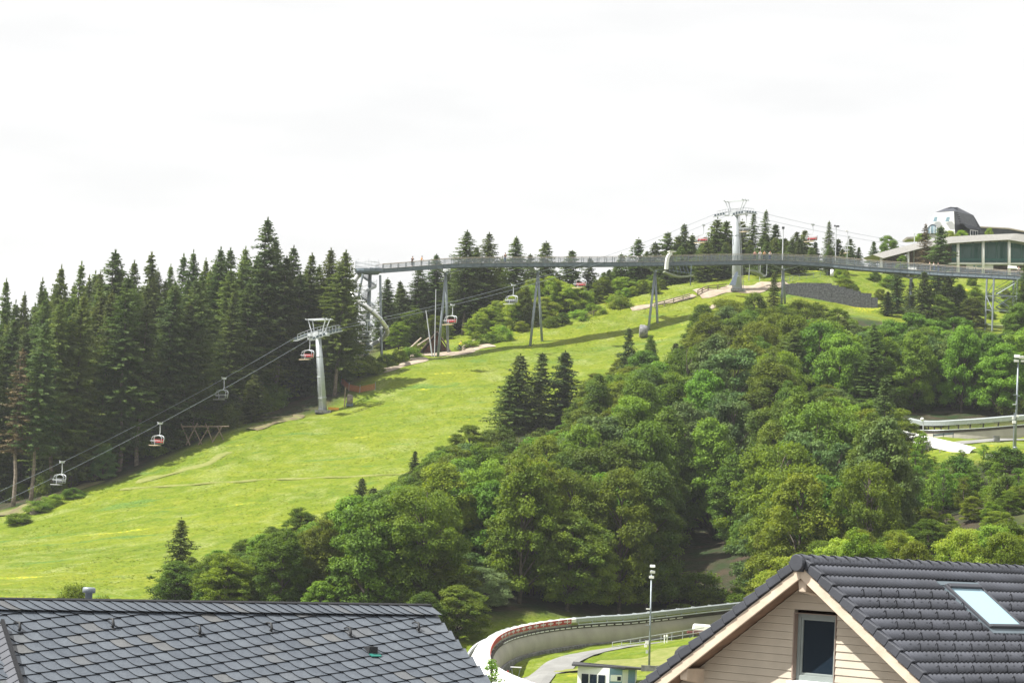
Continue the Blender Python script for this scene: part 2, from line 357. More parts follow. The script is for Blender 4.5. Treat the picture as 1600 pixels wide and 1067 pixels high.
def strip(name, pts, wd, m, lift=.10, step=1.2, wob=.45):          # draped path of world (x,y) points
    P2 = [Vector((p[0], p[1])) for p in pts]; dense = []
    for a, b2 in zip(P2[:-1], P2[1:]):
        k = max(1, int((b2 - a).length / step)); dense += [a.lerp(b2, i / k) for i in range(k)]
    dense.append(P2[-1]); 
    for _ in range(3): dense = [dense[0]] + [(dense[i - 1] + dense[i] * 2 + dense[i + 1]) / 4 for i in range(1, len(dense) - 1)] + [dense[-1]]
    o = MB(); nn = 6; rows = []
    for i, p in enumerate(dense):
        t_ = (dense[min(i + 1, len(dense) - 1)] - dense[max(i - 1, 0)]).normalized(); nrm = Vector((-t_.y, t_.x))
        f = i / max(1, len(dense) - 1); ww = wd(f) if callable(wd) else wd
        r0 = ww / 2 * (1 + wob * math.sin(i * .9 + 1)); r1 = ww / 2 * (1 + wob * math.sin(i * 1.3))
        for k in range(nn + 1):
            q = p + nrm * (-r0 + (r0 + r1) * k / nn); o.v.append((q.x, q.y, ground(q.x, q.y) + lift + (.12 if 0 < k < nn else 0)))
    for i in range(len(dense) - 1):
        for k in range(nn):
            a = i * (nn + 1) + k; o.f.append((a, a + 1, a + nn + 2, a + nn + 1)); o.m.append(0)
    return struct(o.build(name, m))
def GL(l): return [G(a, b)[:2] for a, b in l]
strip('dirt_path', GL([(580,584),(610,578),(640,570),(660,560)]), 3.2, M['gravel'])
strip('gravel_path', GL([(640,556),(690,555),(720,552),(745,545),(765,540)]), 4, M['gravel'])
strip('gravel_path', GL([(985,484),(1020,478),(1060,470),(1085,463)]), 1.6, M['gravel'])
strip('gravel_yard', GL([(1088,459),(1120,457),(1150,453),(1185,450),(1230,444)]), 5, M['gravel'])
strip('dirt_track', GL([(1108,484),(1116,480),(1124,475)]), .9, M['gravel'])
strip('dirt_track', GL([(190,765),(250,762),(330,756),(420,750),(560,745),(640,741)]), .6, M['dry'], wob=.8, lift=.03)
strip('bare_earth', GL([(215,752),(270,742),(330,722),(360,708)]), 2.0, M['dry'], wob=.7, lift=.03)
strip('bare_earth', GL([(0,808),(50,790),(110,768),(140,756)]), 5, M['soil'], wob=.3)
strip('bare_earth', GL([(390,672),(430,662),(470,650)]), 2.4, M['soil'], wob=.6)
strip('service_road', [P(a, b, y)[:2] for a, b, y in [(780,1090,212),(815,1068,224),(845,1047,235),(880,1031,246),(930,1019,255),(985,1011,261),(1030,1006,264),(1090,1000,270)]], lambda f: 5.2 - 3.6 * f, M['asphalt'], wob=0)
strip('rough_grass_bank', [P(a, b, y)[:2] for a, b, y in [(900,1048,236),(960,1040,240),(1030,1034,243),(1100,1026,246)]], 9, M['dry'], wob=.25)
strip('service_road', GL([(1440,702),(1490,695),(1540,690),(1600,688)]), 3.2, M['asphalt'], wob=0)

# meadow grass as tufts
NT = 45000
gx_ = RNG.uniform(-95, 80, NT * 2); gy_ = RNG.uniform(270, 490, NT * 2)
dens = np.sin(gx_ * .21 + 2 * np.sin(gy_ * .11)) * np.sin(gy_ * .17 + gx_ * .05)
keep = ~(inpoly(gx_, gy_, forest_left) | inpoly(gx_, gy_, forest_mid)) & (dens + RNG.normal(0, .6, NT * 2) > -.2) & ((800 + gx_ / gy_ * F) < 1250)
gx_, gy_ = gx_[keep][:NT], gy_[keep][:NT]; k = len(gx_)
hh = RNG.uniform(.02, .07, k) * (1 + .5 * np.clip(dens[keep][:k], 0, 1)); an = RNG.uniform(0, 6.28, k); zz = gz(gx_, gy_) + .02
wv = RNG.uniform(.10, .28, k)
c, s = np.cos(an) * wv, np.sin(an) * wv
Vv = np.stack([np.c_[gx_ - c, gy_ - s, zz], np.c_[gx_ + c, gy_ + s, zz], np.c_[gx_ + RNG.normal(0, .15, k), gy_ + RNG.normal(0, .15, k), zz + hh]], 1).reshape(-1, 3)
gmat = leafmat('meadow_grass', (.10, .155, .010), (.18, .21, .03), .6, 0, 0, .5)
go = bpy.data.objects.new('meadow_grass', npmesh('meadow_grass', Vv, np.arange(k * 3).reshape(-1, 3), gmat, False, 3)); COL.objects.link(go)
go['kind'] = 'stuff'; go['label'] = 'short yellow green grass tufts growing over the sloping ski meadow'; go['category'] = 'grass'
# ------------------------------------------------------------------ trees
M['needle'] = leafmat('spruce_needles', (.060, .100, .018), (.115, .160, .030), .38, .02, .3)
M['needle_blue'] = leafmat('dark_spruce_needles', (.046, .082, .020), (.090, .130, .030), .36, .015, .25)
M['needle_brown'] = leafmat('dry_brown_needles', (.07, .055, .025), (.13, .085, .04), .1, .02, .2)
M['leaf_beech'] = leafmat('beech_leaves', (.080, .130, .010), (.155, .215, .016), .38, .02, .3, .45)
M['leaf_dark'] = leafmat('dark_beech_leaves', (.058, .108, .011), (.118, .175, .017), .34, .02, .25, .45)
M['leaf_maple'] = leafmat('maple_leaves', (.085, .170, .014), (.15, .26, .024), .34, .015, .25, .45)
M['leaf_blue'] = leafmat('blue_green_leaves', (.062, .120, .028), (.12, .185, .042), .28, .015, .2, .45)
M['leaf_pale'] = leafmat('pale_willow_leaves', (.12, .17, .06), (.20, .25, .10), .3, .015, .15, .45)
M['leaf_bright'] = leafmat('bright_young_leaves', (.15, .24, .025), (.26, .34, .04), .45, .02, .2, .45)
def unit(v): return v / (np.linalg.norm(v, axis=-1, keepdims=True) + 1e-9)
def kites(Pn, D, S, ln, wd):             # points, directions, side vectors, lengths, widths -> quads
    ln = np.asarray(ln)[:, None]; wd = np.asarray(wd)[:, None]
    V = np.stack([Pn, Pn + D * ln * .45 + S * wd * .5, Pn + D * ln, Pn + D * ln * .5 - S * wd * .5], 1).reshape(-1, 3)
    return V
def trunk_mesh(name, h, r, seed, m, top=.97, lean=.0):
    rg = random.Random(seed); b = MB(); n = 9; pts = []; rad = []
    for i in range(n):
        t = i / (n - 1); pts.append((rg.uniform(-.008, .008) * h * (t > 0), rg.uniform(-.008, .008) * h * (t > 0), -1.2 + (h * top + 1.2) * t)); rad.append(r * (1 - t) ** .8 + .02 if t > .08 else r * 1.25)
    b.tube(pts, rad, 8); return b.mesh(name, m, True)
def spruce(name, seed, h=25, base=.08, rad=3.6, gap=.0, prof=.68, m='needle', sparse=1.0, top_thin=0):
    rg = np.random.default_rng(seed); P_, D_, S_, Ln, Wd = [], [], [], [], []
    z = h * base; zs = []
    while z < h * .985: zs.append(z); z += .22 + .22 * (1 - (z / h)) + rg.uniform(0, .12)
    zs = np.array(zs)
    lump = 1 + .16 * np.sin(zs * 1.7 + seed) + .12 * np.sin(zs * 3.1 + seed * 2)
    for z, lu in zip(zs, lump):
        t = (z - h * base) / (h * (1 - base)); kk_ = 3.2 * (1 - prof) + 1.1; r = rad * 1.05 * (1 + (lu - 1) * min(1, 2.5 * (1 - t))) * (1 - math.exp(-kk_ * (1 - t))) / (1 - math.exp(-kk_)) + .04
        if t < .15: r *= .62 + 2.5 * t
        if top_thin and t > top_thin: r *= .8
        nb = max(5, int((8 + 3 * (1 - t)) * sparse)); a0 = rg.uniform(0, 6.28)
        for k in range(nb):
            if rg.random() < gap + .06: continue
            a = a0 + k * 6.283 / nb + rg.normal(0, .22); L_ = r * rg.uniform(.5, 1.15); zj = rg.uniform(-.3, .3) * min(1, r)
            if L_ < .12: continue
            droop = -.18 - .5 * (1 - t) * rg.uniform(.5, 1.1); 
            if t > .8: droop = .25
            d = np.array([math.cos(a), math.sin(a), 0]); ns = max(3, int(L_ / .25))
            u = (np.arange(ns) + .5) / ns
            pos = np.array([0, 0, z + zj]) + d * (u * L_)[:, None] + np.array([0, 0, 1.]) * (droop * L_ * (u - .55 * u ** 2.2) + .0)[:, None]
            for sgn in (-1, 1, 0):
                aa = a + sgn * rg.uniform(.5, 1.0, ns)
                dd = np.stack([np.cos(aa), np.sin(aa), rg.uniform(-.75, .05, ns)], 1); dd = unit(dd)
                ss = unit(np.cross(dd, d * .9 + np.array([0, 0, .75]) + rg.normal(0, .5, (ns, 3))))
                P_.append(pos + rg.normal(0, .05, (ns, 3))); D_.append(dd); S_.append(ss)
                Ln.append((.28 + .26 * (1 - u * .5) * min(1, L_ / 2)) * rg.uniform(.7, 1.35, ns)); Wd.append(rg.uniform(.14, .28, ns) * (1 if L_ > .8 else .85))
            # hanging twigs
            dd = unit(np.stack([rg.normal(0, .3, ns), rg.normal(0, .3, ns), -np.ones(ns)], 1)); ss = unit(np.cross(dd, rg.normal(0, 1, (ns, 3))))
            P_.append(pos); D_.append(dd); S_.append(ss); Ln.append(rg.uniform(.2, .55, ns)); Wd.append(rg.uniform(.12, .22, ns))
    for k in range(7):
        a = k * 2.4; P_.append(np.array([[0, 0, h * .97]])); D_.append(unit(np.array([[math.cos(a) * .15, math.sin(a) * .15, 1.]]))); S_.append(np.array([[math.sin(a), -math.cos(a), 0.]])); Ln.append(np.array([h * .04])); Wd.append(np.array([.12]))
    V = kites(np.concatenate(P_), np.concatenate(D_), np.concatenate(S_), np.concatenate(Ln), np.concatenate(Wd))
    return npmesh(name, V, np.arange(len(V)).reshape(-1, 4), M[m]), h
def broad(name, seed, h=14, r=4.2, m='leaf_beech', nc=95, per=130, leaf=.34, flat=.45, base=.12, lay=.0, shape='round', cl=1.25):
    rg = np.random.default_rng(seed); P_ = []; NR = []
    hc = h * (1 - base); lob = rg.uniform(.8, 1.2, 7); 
    cents = []; tries = 0
    while len(cents) < nc and tries < nc * 60:
        tries += 1
        t = rg.uniform(0, 1); a = rg.uniform(0, 6.283)
        if shape == 'round': R_ = r * (1 - abs(2 * (t - .42)) ** 2.3) ** .5 if abs(2 * (t - .42)) < 1 else 0
        elif shape == 'cone': R_ = r * (1 - t) ** .7 * (.55 + .45 * min(1, t * 5))
        else: R_ = r * (1 - t ** 2.2) ** .6 * (.8 + .2 * t)
        if R_ <= .2: continue
        R_ *= lob[int(a / 6.284 * 7)] * (1 + .18 * math.sin(a * 3 + t * 9 + seed))
        q = rg.uniform(.25, 1) ** .45 * R_
        c = np.array([math.cos(a) * q, math.sin(a) * q, h * base + t * hc * .93])
        if any(np.linalg.norm((c - o) * [1, 1, 1.3]) < cl * .62 for o in cents): continue
        cents.append(c)
    for c in cents:
        s = cl * rg.uniform(.5, 1.0); k = int(per * 2.4 * rg.uniform(.7, 1.2) * s)
        v = unit(rg.normal(0, 1, (k, 3))); rr = rg.uniform(.02, 1.25, k)[:, None] ** .6
        off = v * rr * s * np.array([1, 1, flat])
        out = c[:2] / (np.linalg.norm(c[:2]) + .1)
        off[:, 2] -= lay * (off[:, 0] * out[0] + off[:, 1] * out[1])
        P_.append(c + off); NR.append(unit(v * np.array([.6, .6, .9]) + np.array([0, 0, .55]) + rg.normal(0, .45, (k, 3))))
    Pn = np.concatenate(P_); N_ = np.concatenate(NR); k = len(Pn)
    T = unit(np.cross(N_, rg.normal(0, 1, (k, 3)))); B = np.cross(N_, T)
    V = kites(Pn, T, B, leaf * .74 * rg.uniform(.65, 1.3, k), leaf * .6 * rg.uniform(.65, 1.3, k))
    # twigs and limbs as part of the trunk mesh
    b = MB(); n = 8; 
    b.tube([(0, 0, -1.0), (0, 0, h * base), (rg.normal(0, .15), rg.normal(0, .15), h * .5), (rg.normal(0, .2), rg.normal(0, .2), h * .85)], [h * .016 + .03, h * .013 + .03, h * .008 + .02, .03], 8)
    for c in cents[::3]:
        z0 = max(h * base * .6, c[2] - np.linalg.norm(c[:2]) * .8 - .5); z0 = min(z0, h * .8)
        mid = c * [.45, .45, 0] + [0, 0, z0 + (c[2] - z0) * .6]
        b.tube([(0, 0, z0), tuple(mid), tuple(c)], [.07 + .003 * h, .05, .02], 5, cap=False)
    return npmesh(name, V, np.arange(len(V)).reshape(-1, 4), M[m]), b.mesh(name + '_wood', M['bark'], True), h
SP = {}
SP['full'] = [spruce('sp_full', 1, 25, .06, 4.4, prof=.78), spruce('sp_full', 2, 25, .05, 4.1, prof=.85), spruce('sp_full', 3, 25, .10, 4.5, prof=.7), spruce('sp_full', 12, 25, .05, 4.7, .05, prof=.8, m='needle_blue')]
SP['high'] = [spruce('sp_high', 4, 27, .22, 4.0, .05, .68), spruce('sp_high', 5, 27, .30, 3.8, .06, .72, m='needle_blue'), spruce('sp_high', 6, 27, .16, 4.4, .05, .75)]
SP['thin'] = [spruce('sp_thin', 7, 24, .15, 2.3, .12, .62, sparse=.8), spruce('sp_thin', 8, 24, .2, 2.0, .15, .6, sparse=.8)]
SP['small'] = [spruce('sp_small', 13, 11, .04, 2.4, .03, .6), spruce('sp_small', 14, 12, .05, 2.1, .08, .65, m='needle_blue'), spruce('sp_small', 9, 11, .04, 2.2, .02, .75), spruce('sp_small', 10, 11, .04, 2.5, .0, .7, m='needle_blue')]
SP['brown'] = [spruce('sp_brown', 11, 24, .35, 2.3, .25, .7, 'needle_brown', sparse=.7)]
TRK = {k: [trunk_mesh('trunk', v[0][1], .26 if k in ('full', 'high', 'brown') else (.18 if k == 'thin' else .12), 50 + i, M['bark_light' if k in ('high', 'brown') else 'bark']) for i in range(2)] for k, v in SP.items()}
BR = {}
BR['beech'] = [broad('br_beech', 21, 14, 4.3, 'leaf_beech', 100, 150, .34, .62, .10, .15, 'dome'), broad('br_beech', 22, 14, 3.9, 'leaf_beech', 95, 150, .34, .6, .10, .2, 'dome'), broad('br_beech', 23, 14, 4.6, 'leaf_beech', 110, 140, .34, .65, .12, .1, 'round')]
BR['dark'] = [broad('br_dark', 24, 15, 4.3, 'leaf_dark', 105, 150, .34, .6, .08, .2, 'dome'), broad('br_dark', 25, 15, 3.9, 'leaf_dark', 100, 150, .34, .5, .08, .25, 'cone'), broad('br_dark', 26, 15, 4.6, 'leaf_dark', 110, 140, .36, .65, .1, .1, 'round')]
BR['maple'] = [broad('br_maple', 27, 13, 4.6, 'leaf_maple', 80, 170, .42, .62, .12, 0, 'dome', 1.35), broad('br_maple', 28, 13, 4.2, 'leaf_maple', 75, 170, .42, .6, .12, 0, 'round', 1.3)]
BR['blue'] = [broad('br_blue', 29, 13, 4.2, 'leaf_blue', 85, 160, .38, .5, .1, .05, 'dome'), broad('br_blue', 30, 13, 4.0, 'leaf_blue', 80, 160, .38, .55, .12, 0, 'round')]
BR['pale'] = [broad('br_pale', 31, 12, 4.2, 'leaf_pale', 85, 150, .28, .7, .08, 0, 'round')]
BR['bright'] = [broad('br_bright', 32, 9, 3.2, 'leaf_bright', 70, 120, .32, .55, .06, 0, 'dome', 1.1), broad('br_bright', 33, 9, 2.8, 'leaf_bright', 60, 120, .32, .6, .05, 0, 'cone', 1.05), broad('br_bright', 34, 9, 3.4, 'leaf_bright', 62, 120, .32, .5, .08, 0, 'round', 1.1)]
BR['sapling'] = [broad('br_sapling', 35, 7, 1.7, 'leaf_beech', 34, 70, .26, .5, .12, 0, 'cone', .8), broad('br_sapling', 36, 7, 1.5, 'leaf_maple', 30, 65, .28, .55, .2, 0, 'dome', .8)]
BR['bush'] = [broad('br_bush', 37, 3.5, 2.6, 'leaf_beech', 34, 130, .28, .7, .0, 0, 'dome', 1.0), broad('br_bush', 38, 3.5, 2.4, 'leaf_bright', 32, 130, .28, .7, .0, 0, 'dome', 1.0), broad('br_bush', 39, 3.5, 2.6, 'leaf_dark', 34, 130, .28, .7, 0, 0, 'dome', 1.0)]
NTREE = 0
def tree(kind, base, h, wid=None, label='', group=None, rot=None, cat=None, name=None, vi=None):
    global NTREE; NTREE += 1; rg = random.Random(NTREE * 13 + 5)
    sp = kind in SP
    if kind == 'full' and h < 13.5: kind = 'small'; wid = wid * .95 if wid else None; vi = None
    src = (SP if sp else BR)[kind]; v = src[rg.randrange(len(src)) if vi is None else vi]; hh = v[-1]
    s = h / hh; rot = rg.uniform(0, 6.28) if rot is None else rot
    nm = name or ('spruce_tree' if sp else {'bush': 'bush', 'maple': 'maple_tree', 'bright': 'young_tree', 'sapling': 'sapling', 'blue': 'deciduous_tree', 'pale': 'willow_tree'}.get(kind, 'beech_tree'))
    t = thing(nm, label, cat or ('spruce' if sp else ('bush' if kind == 'bush' else 'tree')), base, group)
    if wid:
        cw = {'full': 5.4, 'high': 4.9, 'thin': 3.6, 'small': 3.5, 'brown': 3.6}.get(kind) or {'beech': 8.8, 'dark': 8.8, 'maple': 9.4, 'blue': 8.8, 'pale': 8.8, 'bright': 6.6, 'sapling': 3.6, 'bush': 5.6}[kind]
        sx = wid / cw; sx = max(.72 * s, min((1.6 if sp else 1.6) * s, sx)) if kind != 'bush' else sx
    else: sx = s * rg.uniform(.9, 1.12)
    t.rotation_euler = (rg.uniform(-.03, .03), rg.uniform(-.03, .03), rot); t.scale = (sx, sx, s)
    bpy.context.view_layer
    c = bpy.data.objects.new('crown', v[0]); COL.objects.link(c); c.parent = t
    if kind != 'bush':
        k = bpy.data.objects.new('trunk', TRK[kind][rg.randrange(2)] if sp else v[1]); COL.objects.link(k); k.parent = t
    else:
        k = bpy.data.objects.new('stems', v[1]); COL.objects.link(k); k.parent = t
    return t
def tree_at(kind, px, ptop, Y, wpx, label, group=None, minh=1.5, vi=None, name=None, cat=None):
    g = GP(px, Y); top = P(px, ptop, Y); h = max(minh, top.z - g.z)
    # trunk vertical: shift base so the TOP sits at px
    x = top.x; g = Vector((x, Y, ground(x, Y)))
    h = max(minh, top.z - g.z)
    return tree(kind, g, h, wpx * Y / F if wpx else None, label, group, vi=vi, name=name, cat=cat)

# --- left forest: skyline spruces (px, top, Y, width px, kind)
g1_ = 'spruces of the dark forest on the left'
sky_left = [(15,436,430,34,'full','narrow tipped dark spruce at the far left end of the forest skyline'),
 (32,456,445,30,'full','short dark spruce just right of the leftmost pointed treetop'),
 (60,434,440,26,'thin','thin spiky spruce tip left of the first broad pointed crown'),
 (92,415,430,44,'full','broad pointed dark spruce rising alone above the left skyline'),
 (128,410,436,36,'thin','airy pointed spruce with gaps of sky between its top branches'),
 (142,430,450,26,'thin','thin spruce tip close beside the airy pointed spruce'),
 (158,438,455,34,'full','low dark spruce in the dip of the left skyline'),
 (184,392,428,58,'high','large ragged spruce with wide uneven crown on the left skyline'),
 (215,408,440,44,'full','blunt dense spruce right of the ragged wide crowned one'),
 (238,394,436,46,'thin','spruce with a bare spike top left of the dip above the forest'),
 (253,420,450,34,'full','small rounded spruce top below the bare spike spruce'),
 (272,414,442,32,'full','dark pointed spruce between the spike top and the loose crowned pair'),
 (289,398,436,38,'thin','loose crowned spruce left of the dark cross shaped top'),
 (309,391,432,36,'full','dark spruce with a cross shaped tip on the skyline'),
 (329,404,446,32,'full','low spruce in the notch before the twin rounded tops'),
 (344,387,430,40,'high','left one of the twin rounded spruce tops'),
 (359,388,432,40,'high','right one of the twin rounded spruce tops'),
 (382,386,430,44,'full','spruce with level upswept branches left of the tallest tree'),
 (403,400,440,34,'high','dark spruce half hidden behind the tallest spruce on its left'),
 (420,341,424,50,'high','tallest spruce of the forest with a long thin spire'),
 (434,374,430,40,'high','spruce touching the tallest one on its right side'),
 (459,384,432,40,'high','loose topped spruce above the lower lift tower and left of it'),
 (486,395,430,46,'full','broad dark spruce directly above the lower lift tower head'),
 (504,415,440,34,'high','short spruce between the broad one and the bridge end pair'),
 (519,387,432,40,'high','left spruce of the pair nearest the slide tower'),
 (536,390,424,46,'high','right spruce of the pair nearest the slide tower')]
for px, tp, Y, wpx, k, lb in sky_left: tree_at(k, px, tp, Y, wpx * 1.25, lb, g1_)
# front row at the meadow edge (px, base py, top py, kind)
front = [(20,795,545,36,'brown','reddish brown dying spruce with long bare trunk at the far left edge'),
 (48,790,500,44,'high','tall dark spruce right of the reddish dying one at the forest edge'),
 (78,772,470,50,'high','spruce at the forest edge behind the pale green young tree'),
 (108,765,455,50,'full','dense spruce at the forest edge above the two lowest chairs'),
 (150,752,560,46,'high','half brown spruce at the edge left of the pair of clean trunks'),
 (185,745,430,52,'high','dark spruce with a visible grey trunk foot left of the red backed chair'),
 (214,738,470,46,'high','spruce behind the red backed chair over the shaded meadow'),
 (250,712,440,54,'full','broad spruce reaching down to the meadow right of the red backed chair'),
 (282,700,470,50,'full','dark spruce whose skirt ends left of the log trestle'),
 (300,690,435,46,'high','spruce rising directly behind the log trestle'),
 (352,652,420,44,'high','spruce with thick trunk below the third chair'),
 (376,650,440,44,'high','spruce with pale bare trunk right of the third chair'),
 (392,668,585,40,'small','small dark spruce standing low at the meadow edge right of the trestle'),
 (406,638,430,46,'high','spruce with dark trunk left of the lower lift tower'),
 (430,632,400,46,'high','tall spruce with bare stem just left of the lower lift tower'),
 (470,606,420,44,'high','spruce directly behind the lower lift tower arm'),
 (512,602,430,46,'high','spruce with slim dark trunk right of the lower lift tower'),
 (529,596,410,48,'high','wide skirted spruce hiding the left side of the slide tower'),
 (545,585,470,38,'high','spruce touching the outer bend of the stainless tube slide')]
LA, LN = Vector((-75, 375)), Vector((-.67, .74))
def ropedist(x, y): return (Vector((x, y)) - LA).dot(LN)
TW1 = GP(505, 415)
for px, by, tp, wpx, k, lb in front:
    g = G(px, by); dd_ = ropedist(g.x, g.y)
    if px < 500 and dd_ < 7.5: q_ = Vector((g.x, g.y)) + LN * (7.5 - dd_); g = GP(px, q_.y)
    x, Y = g.x, g.y; top = P(px, tp, Y); tree(k, g, top.z - g.z, wpx * 1.3 * Y / F, lb, g1_)
# filling trees between
def skyl(px): return interp(px, [(0,452),(60,440),(120,425),(180,405),(240,405),(300,400),(340,392),(400,385),(440,385),(500,400),(545,410)])
pts = []; tr = 0
while len(pts) < 100 and tr < 6000:
    tr += 1; px = random.uniform(-20, 545); Y = random.uniform(392, 470); p = GP(px, Y)
    if not bool(inpoly(np.array([p.x]), np.array([p.y]), forest_left)[0]): continue
    if ropedist(p.x, p.y) < 7.5 or (p - TW1).length < 13: continue
    if any((p.x - q[0]) ** 2 + (p.y - q[1]) ** 2 < 3.9 ** 2 for q in pts): continue
    pts.append((p.x, p.y)); tpx = max(skyl(px) + 12 + random.uniform(0, 60) + (0 if Y > 420 else 20), 350)
    zone = 0 if px < 180 else 1 if px < 330 else 2 if px < 450 else 3
    lb = ['dark spruce packed in the forest behind the two lowest chairs', 'dark spruce packed in the forest above the red backed chair',
          'dark spruce packed in the forest above the log trestle', 'dark spruce packed in the forest behind the lower lift tower'][zone]
    tree_at(random.choice(['full', 'high', 'full', 'full']), px, tpx, Y, random.uniform(46, 64), lb, 'packed spruces ' + ['above the lowest chairs', 'above the red backed chair', 'above the log trestle', 'behind the lower lift tower'][zone])
# light leafy things along the left forest edge
for k, px, by, tp, wpx, lb in [('blue',80,745,640,44,'pale green young tree at the forest edge above the lowest chair'),('blue',160,752,690,52,'round blue green bush like tree beside the grey trunks at the meadow edge'),
   ('bright',318,655,590,44,'bright sunlit young tree left of the third chair'),('bright',262,680,625,30,'small sunlit tree in the forest gap above the red backed chair'),('bright',392,640,600,30,'bright young tree in the gap beside the small dark spruce'),
   ('bright',500,610,555,38,'sunlit bush seen between the trunks behind the lower lift tower'),('bright',455,622,585,30,'sunlit undergrowth bush left of the lower lift tower foot'),
   ('bush',60,800,782,60,'low shaded bush on bare earth at the forest edge'),('bush',30,818,800,55,'leafy low bush at the left edge of the picture'),('bush',115,778,762,50,'low dark bush above the boulder'),('bush',85,790,772,46,'low bush left of the boulder in the shade'),
   ('bright',560,590,560,36,'bright bush at the foot of the slide tower'),('bush',590,584,566,44,'low bush in front of the slide tower legs'),('bush',575,575,555,40,'low bush behind the slide tower legs'),('bush',540,596,578,36,'dark low bush beside the orange net')]:
    g = G(px, by); top = P(px, tp, g.y); tree(k, g, max(1.2, top.z - g.z), wpx * g.y / F, lb, 'leafy plants at the left forest edge')
for i in range(46):
    px = random.uniform(0, 540); by = interp(px, [(0,800),(130,765),(250,722),(380,668),(490,640),(560,596)]); g = G(px, by - random.uniform(4, 22)); 
    tree('bush', g + Vector((0, random.uniform(1, 12), 0)), random.uniform(2, 5), random.uniform(4, 8), 'dark low shrub in the shade of the left forest edge', 'shaded shrubs of the left forest edge', vi=random.choice([0, 2, 2]))
# --- ridge spruces behind the bridge
ridge = [(606,434,478,26,'full'),(627,439,482,24,'full'),(655,415,486,40,'high'),(683,397,488,44,'high'),(705,430,495,36,'full'),(732,360,482,44,'high'),(748,385,490,34,'high'),(765,363,484,40,'high'),(786,400,494,34,'full'),(806,369,490,38,'full'),(829,397,496,26,'full'),(856,377,494,34,'full'),
 (892,391,498,32,'full'),(921,403,500,30,'full'),(945,425,500,28,'full'),(973,395,500,26,'small'),(996,371,503,34,'full'),(1010,392,505,28,'full'),(1024,378,505,26,'small'),(1043,363,506,32,'full'),(1061,369,508,30,'full'),(1071,350,508,28,'full'),(1082,365,510,28,'full'),
 (1100,372,512,28,'full'),(1119,340,510,38,'full'),(1133,345,512,38,'full'),(1147,372,514,30,'full'),(1160,343,512,30,'full'),(1177,332,514,34,'thin'),(1195,328,514,34,'thin'),(1211,350,516,32,'full'),(1228,372,516,26,'full'),(1245,362,518,30,'full'),(1259,360,520,28,'full'),(1275,378,520,26,'small'),(1297,345,518,34,'thin'),(1309,373,520,26,'full'),(1329,373,522,28,'full'),(1342,386,522,24,'small'),(1367,377,528,18,'small')]
rl = ['behind the left bridge spans','standing on the ridge','against the white sky']
rlabs = {606:'small dark spruce just right of the stair tower, under the bridge line',627:'pointed spruce below the bridge between stair tower and first pylon',655:'loose dark spruce whose top meets the bridge railing left of the first pylon',683:'airy spruce poking above the railing just left of the first V shaped pylon',
 732:'big dark spruce with twin tops rising above the bridge right of the first pylon',765:'pointed spruce right of the big twin topped one above the bridge',806:'lone spruce above the railing between the first two pylons, left one',829:'tiny spruce tip just above the railing left of the second pylon',856:'pointed lone spruce above the railing over the second pylon',
 892:'slim spruce above the railing, first one right of the second pylon',921:'low slim spruce above the railing halfway to the third pylon',973:'small spruce behind the hanging chair left of the white pod',996:'bushy spruce above the railing left of the white pod',1024:'small pale spruce directly left above the white pod',1043:'dense spruce rising right above the white pod',
 1071:'slender tallest spruce between white pod and upper lift tower',1119:'tall dark spruce left of the upper lift tower',1133:'dark spruce touching the left side of the upper lift tower',1160:'spruce behind the chair right of the upper lift tower',1177:'thin open spruce right of the upper lift tower head',1195:'highest open crowned spruce on the ridge right of the upper lift tower',
 1211:'spruce beside the dark headed lamp post on the ridge',1245:'compact spruce left of the chair with the faded seat on the ridge',1297:'tall slender spruce beside the right hand ridge lamp post',1329:'spruce under the rightmost small chair on the ridge',1342:'last low spruce of the ridge row before the gap of sky',1367:'tiny spruce in the gap left of the round green tree'}
for px, tp, Y, wpx, k in ridge:
    tree_at(k, px, tp, Y, wpx * 1.4, rlabs.get(px, 'dark spruce in the ridge row %s' % ('left of the white pod' if px < 1035 else 'right of the white pod')), 'spruces on the ridge behind the bridge' if px in rlabs else ('row filling spruces left of the pod' if px < 1035 else 'row filling spruces right of the pod'), minh=4)
for i in range(26):
    px = 598 + i * 7.4 + random.uniform(-3, 3); tree_at(random.choice(['full', 'high', 'full']), px, interp(px, [(598,455),(650,440),(690,425),(720,405),(790,412)]) + random.uniform(0, 26), random.uniform(486, 505), random.uniform(36, 50), 'dark spruce in the stand behind the first pylon', 'spruces behind the first pylon', minh=6)
pts = []
for i in range(120):
    px = random.uniform(690, 1340); Y = random.uniform(492, 530); p = GP(px, Y)
    if any((p.x - q[0]) ** 2 + (p.y - q[1]) ** 2 < 7 for q in pts): continue
    pts.append((p.x, p.y))
    top = interp(px, [(690,425),(860,425),(960,415),(1030,395),(1060,376),(1120,362),(1150,366),(1200,364),(1290,378),(1340,394)]) + random.uniform(0, 18)
    z = 'left' if px < 1035 else 'right'
    tree_at('full', px, top, Y, random.uniform(38, 52), 'short dark spruce in the ridge stand %s of the pod' % z, 'dense ridge stand %s of the white pod' % z, minh=5)
tree_at('maple', 1388, 362, 516, 26, 'round green leafy tree alone on the ridge left of the canopy building', None, vi=1)
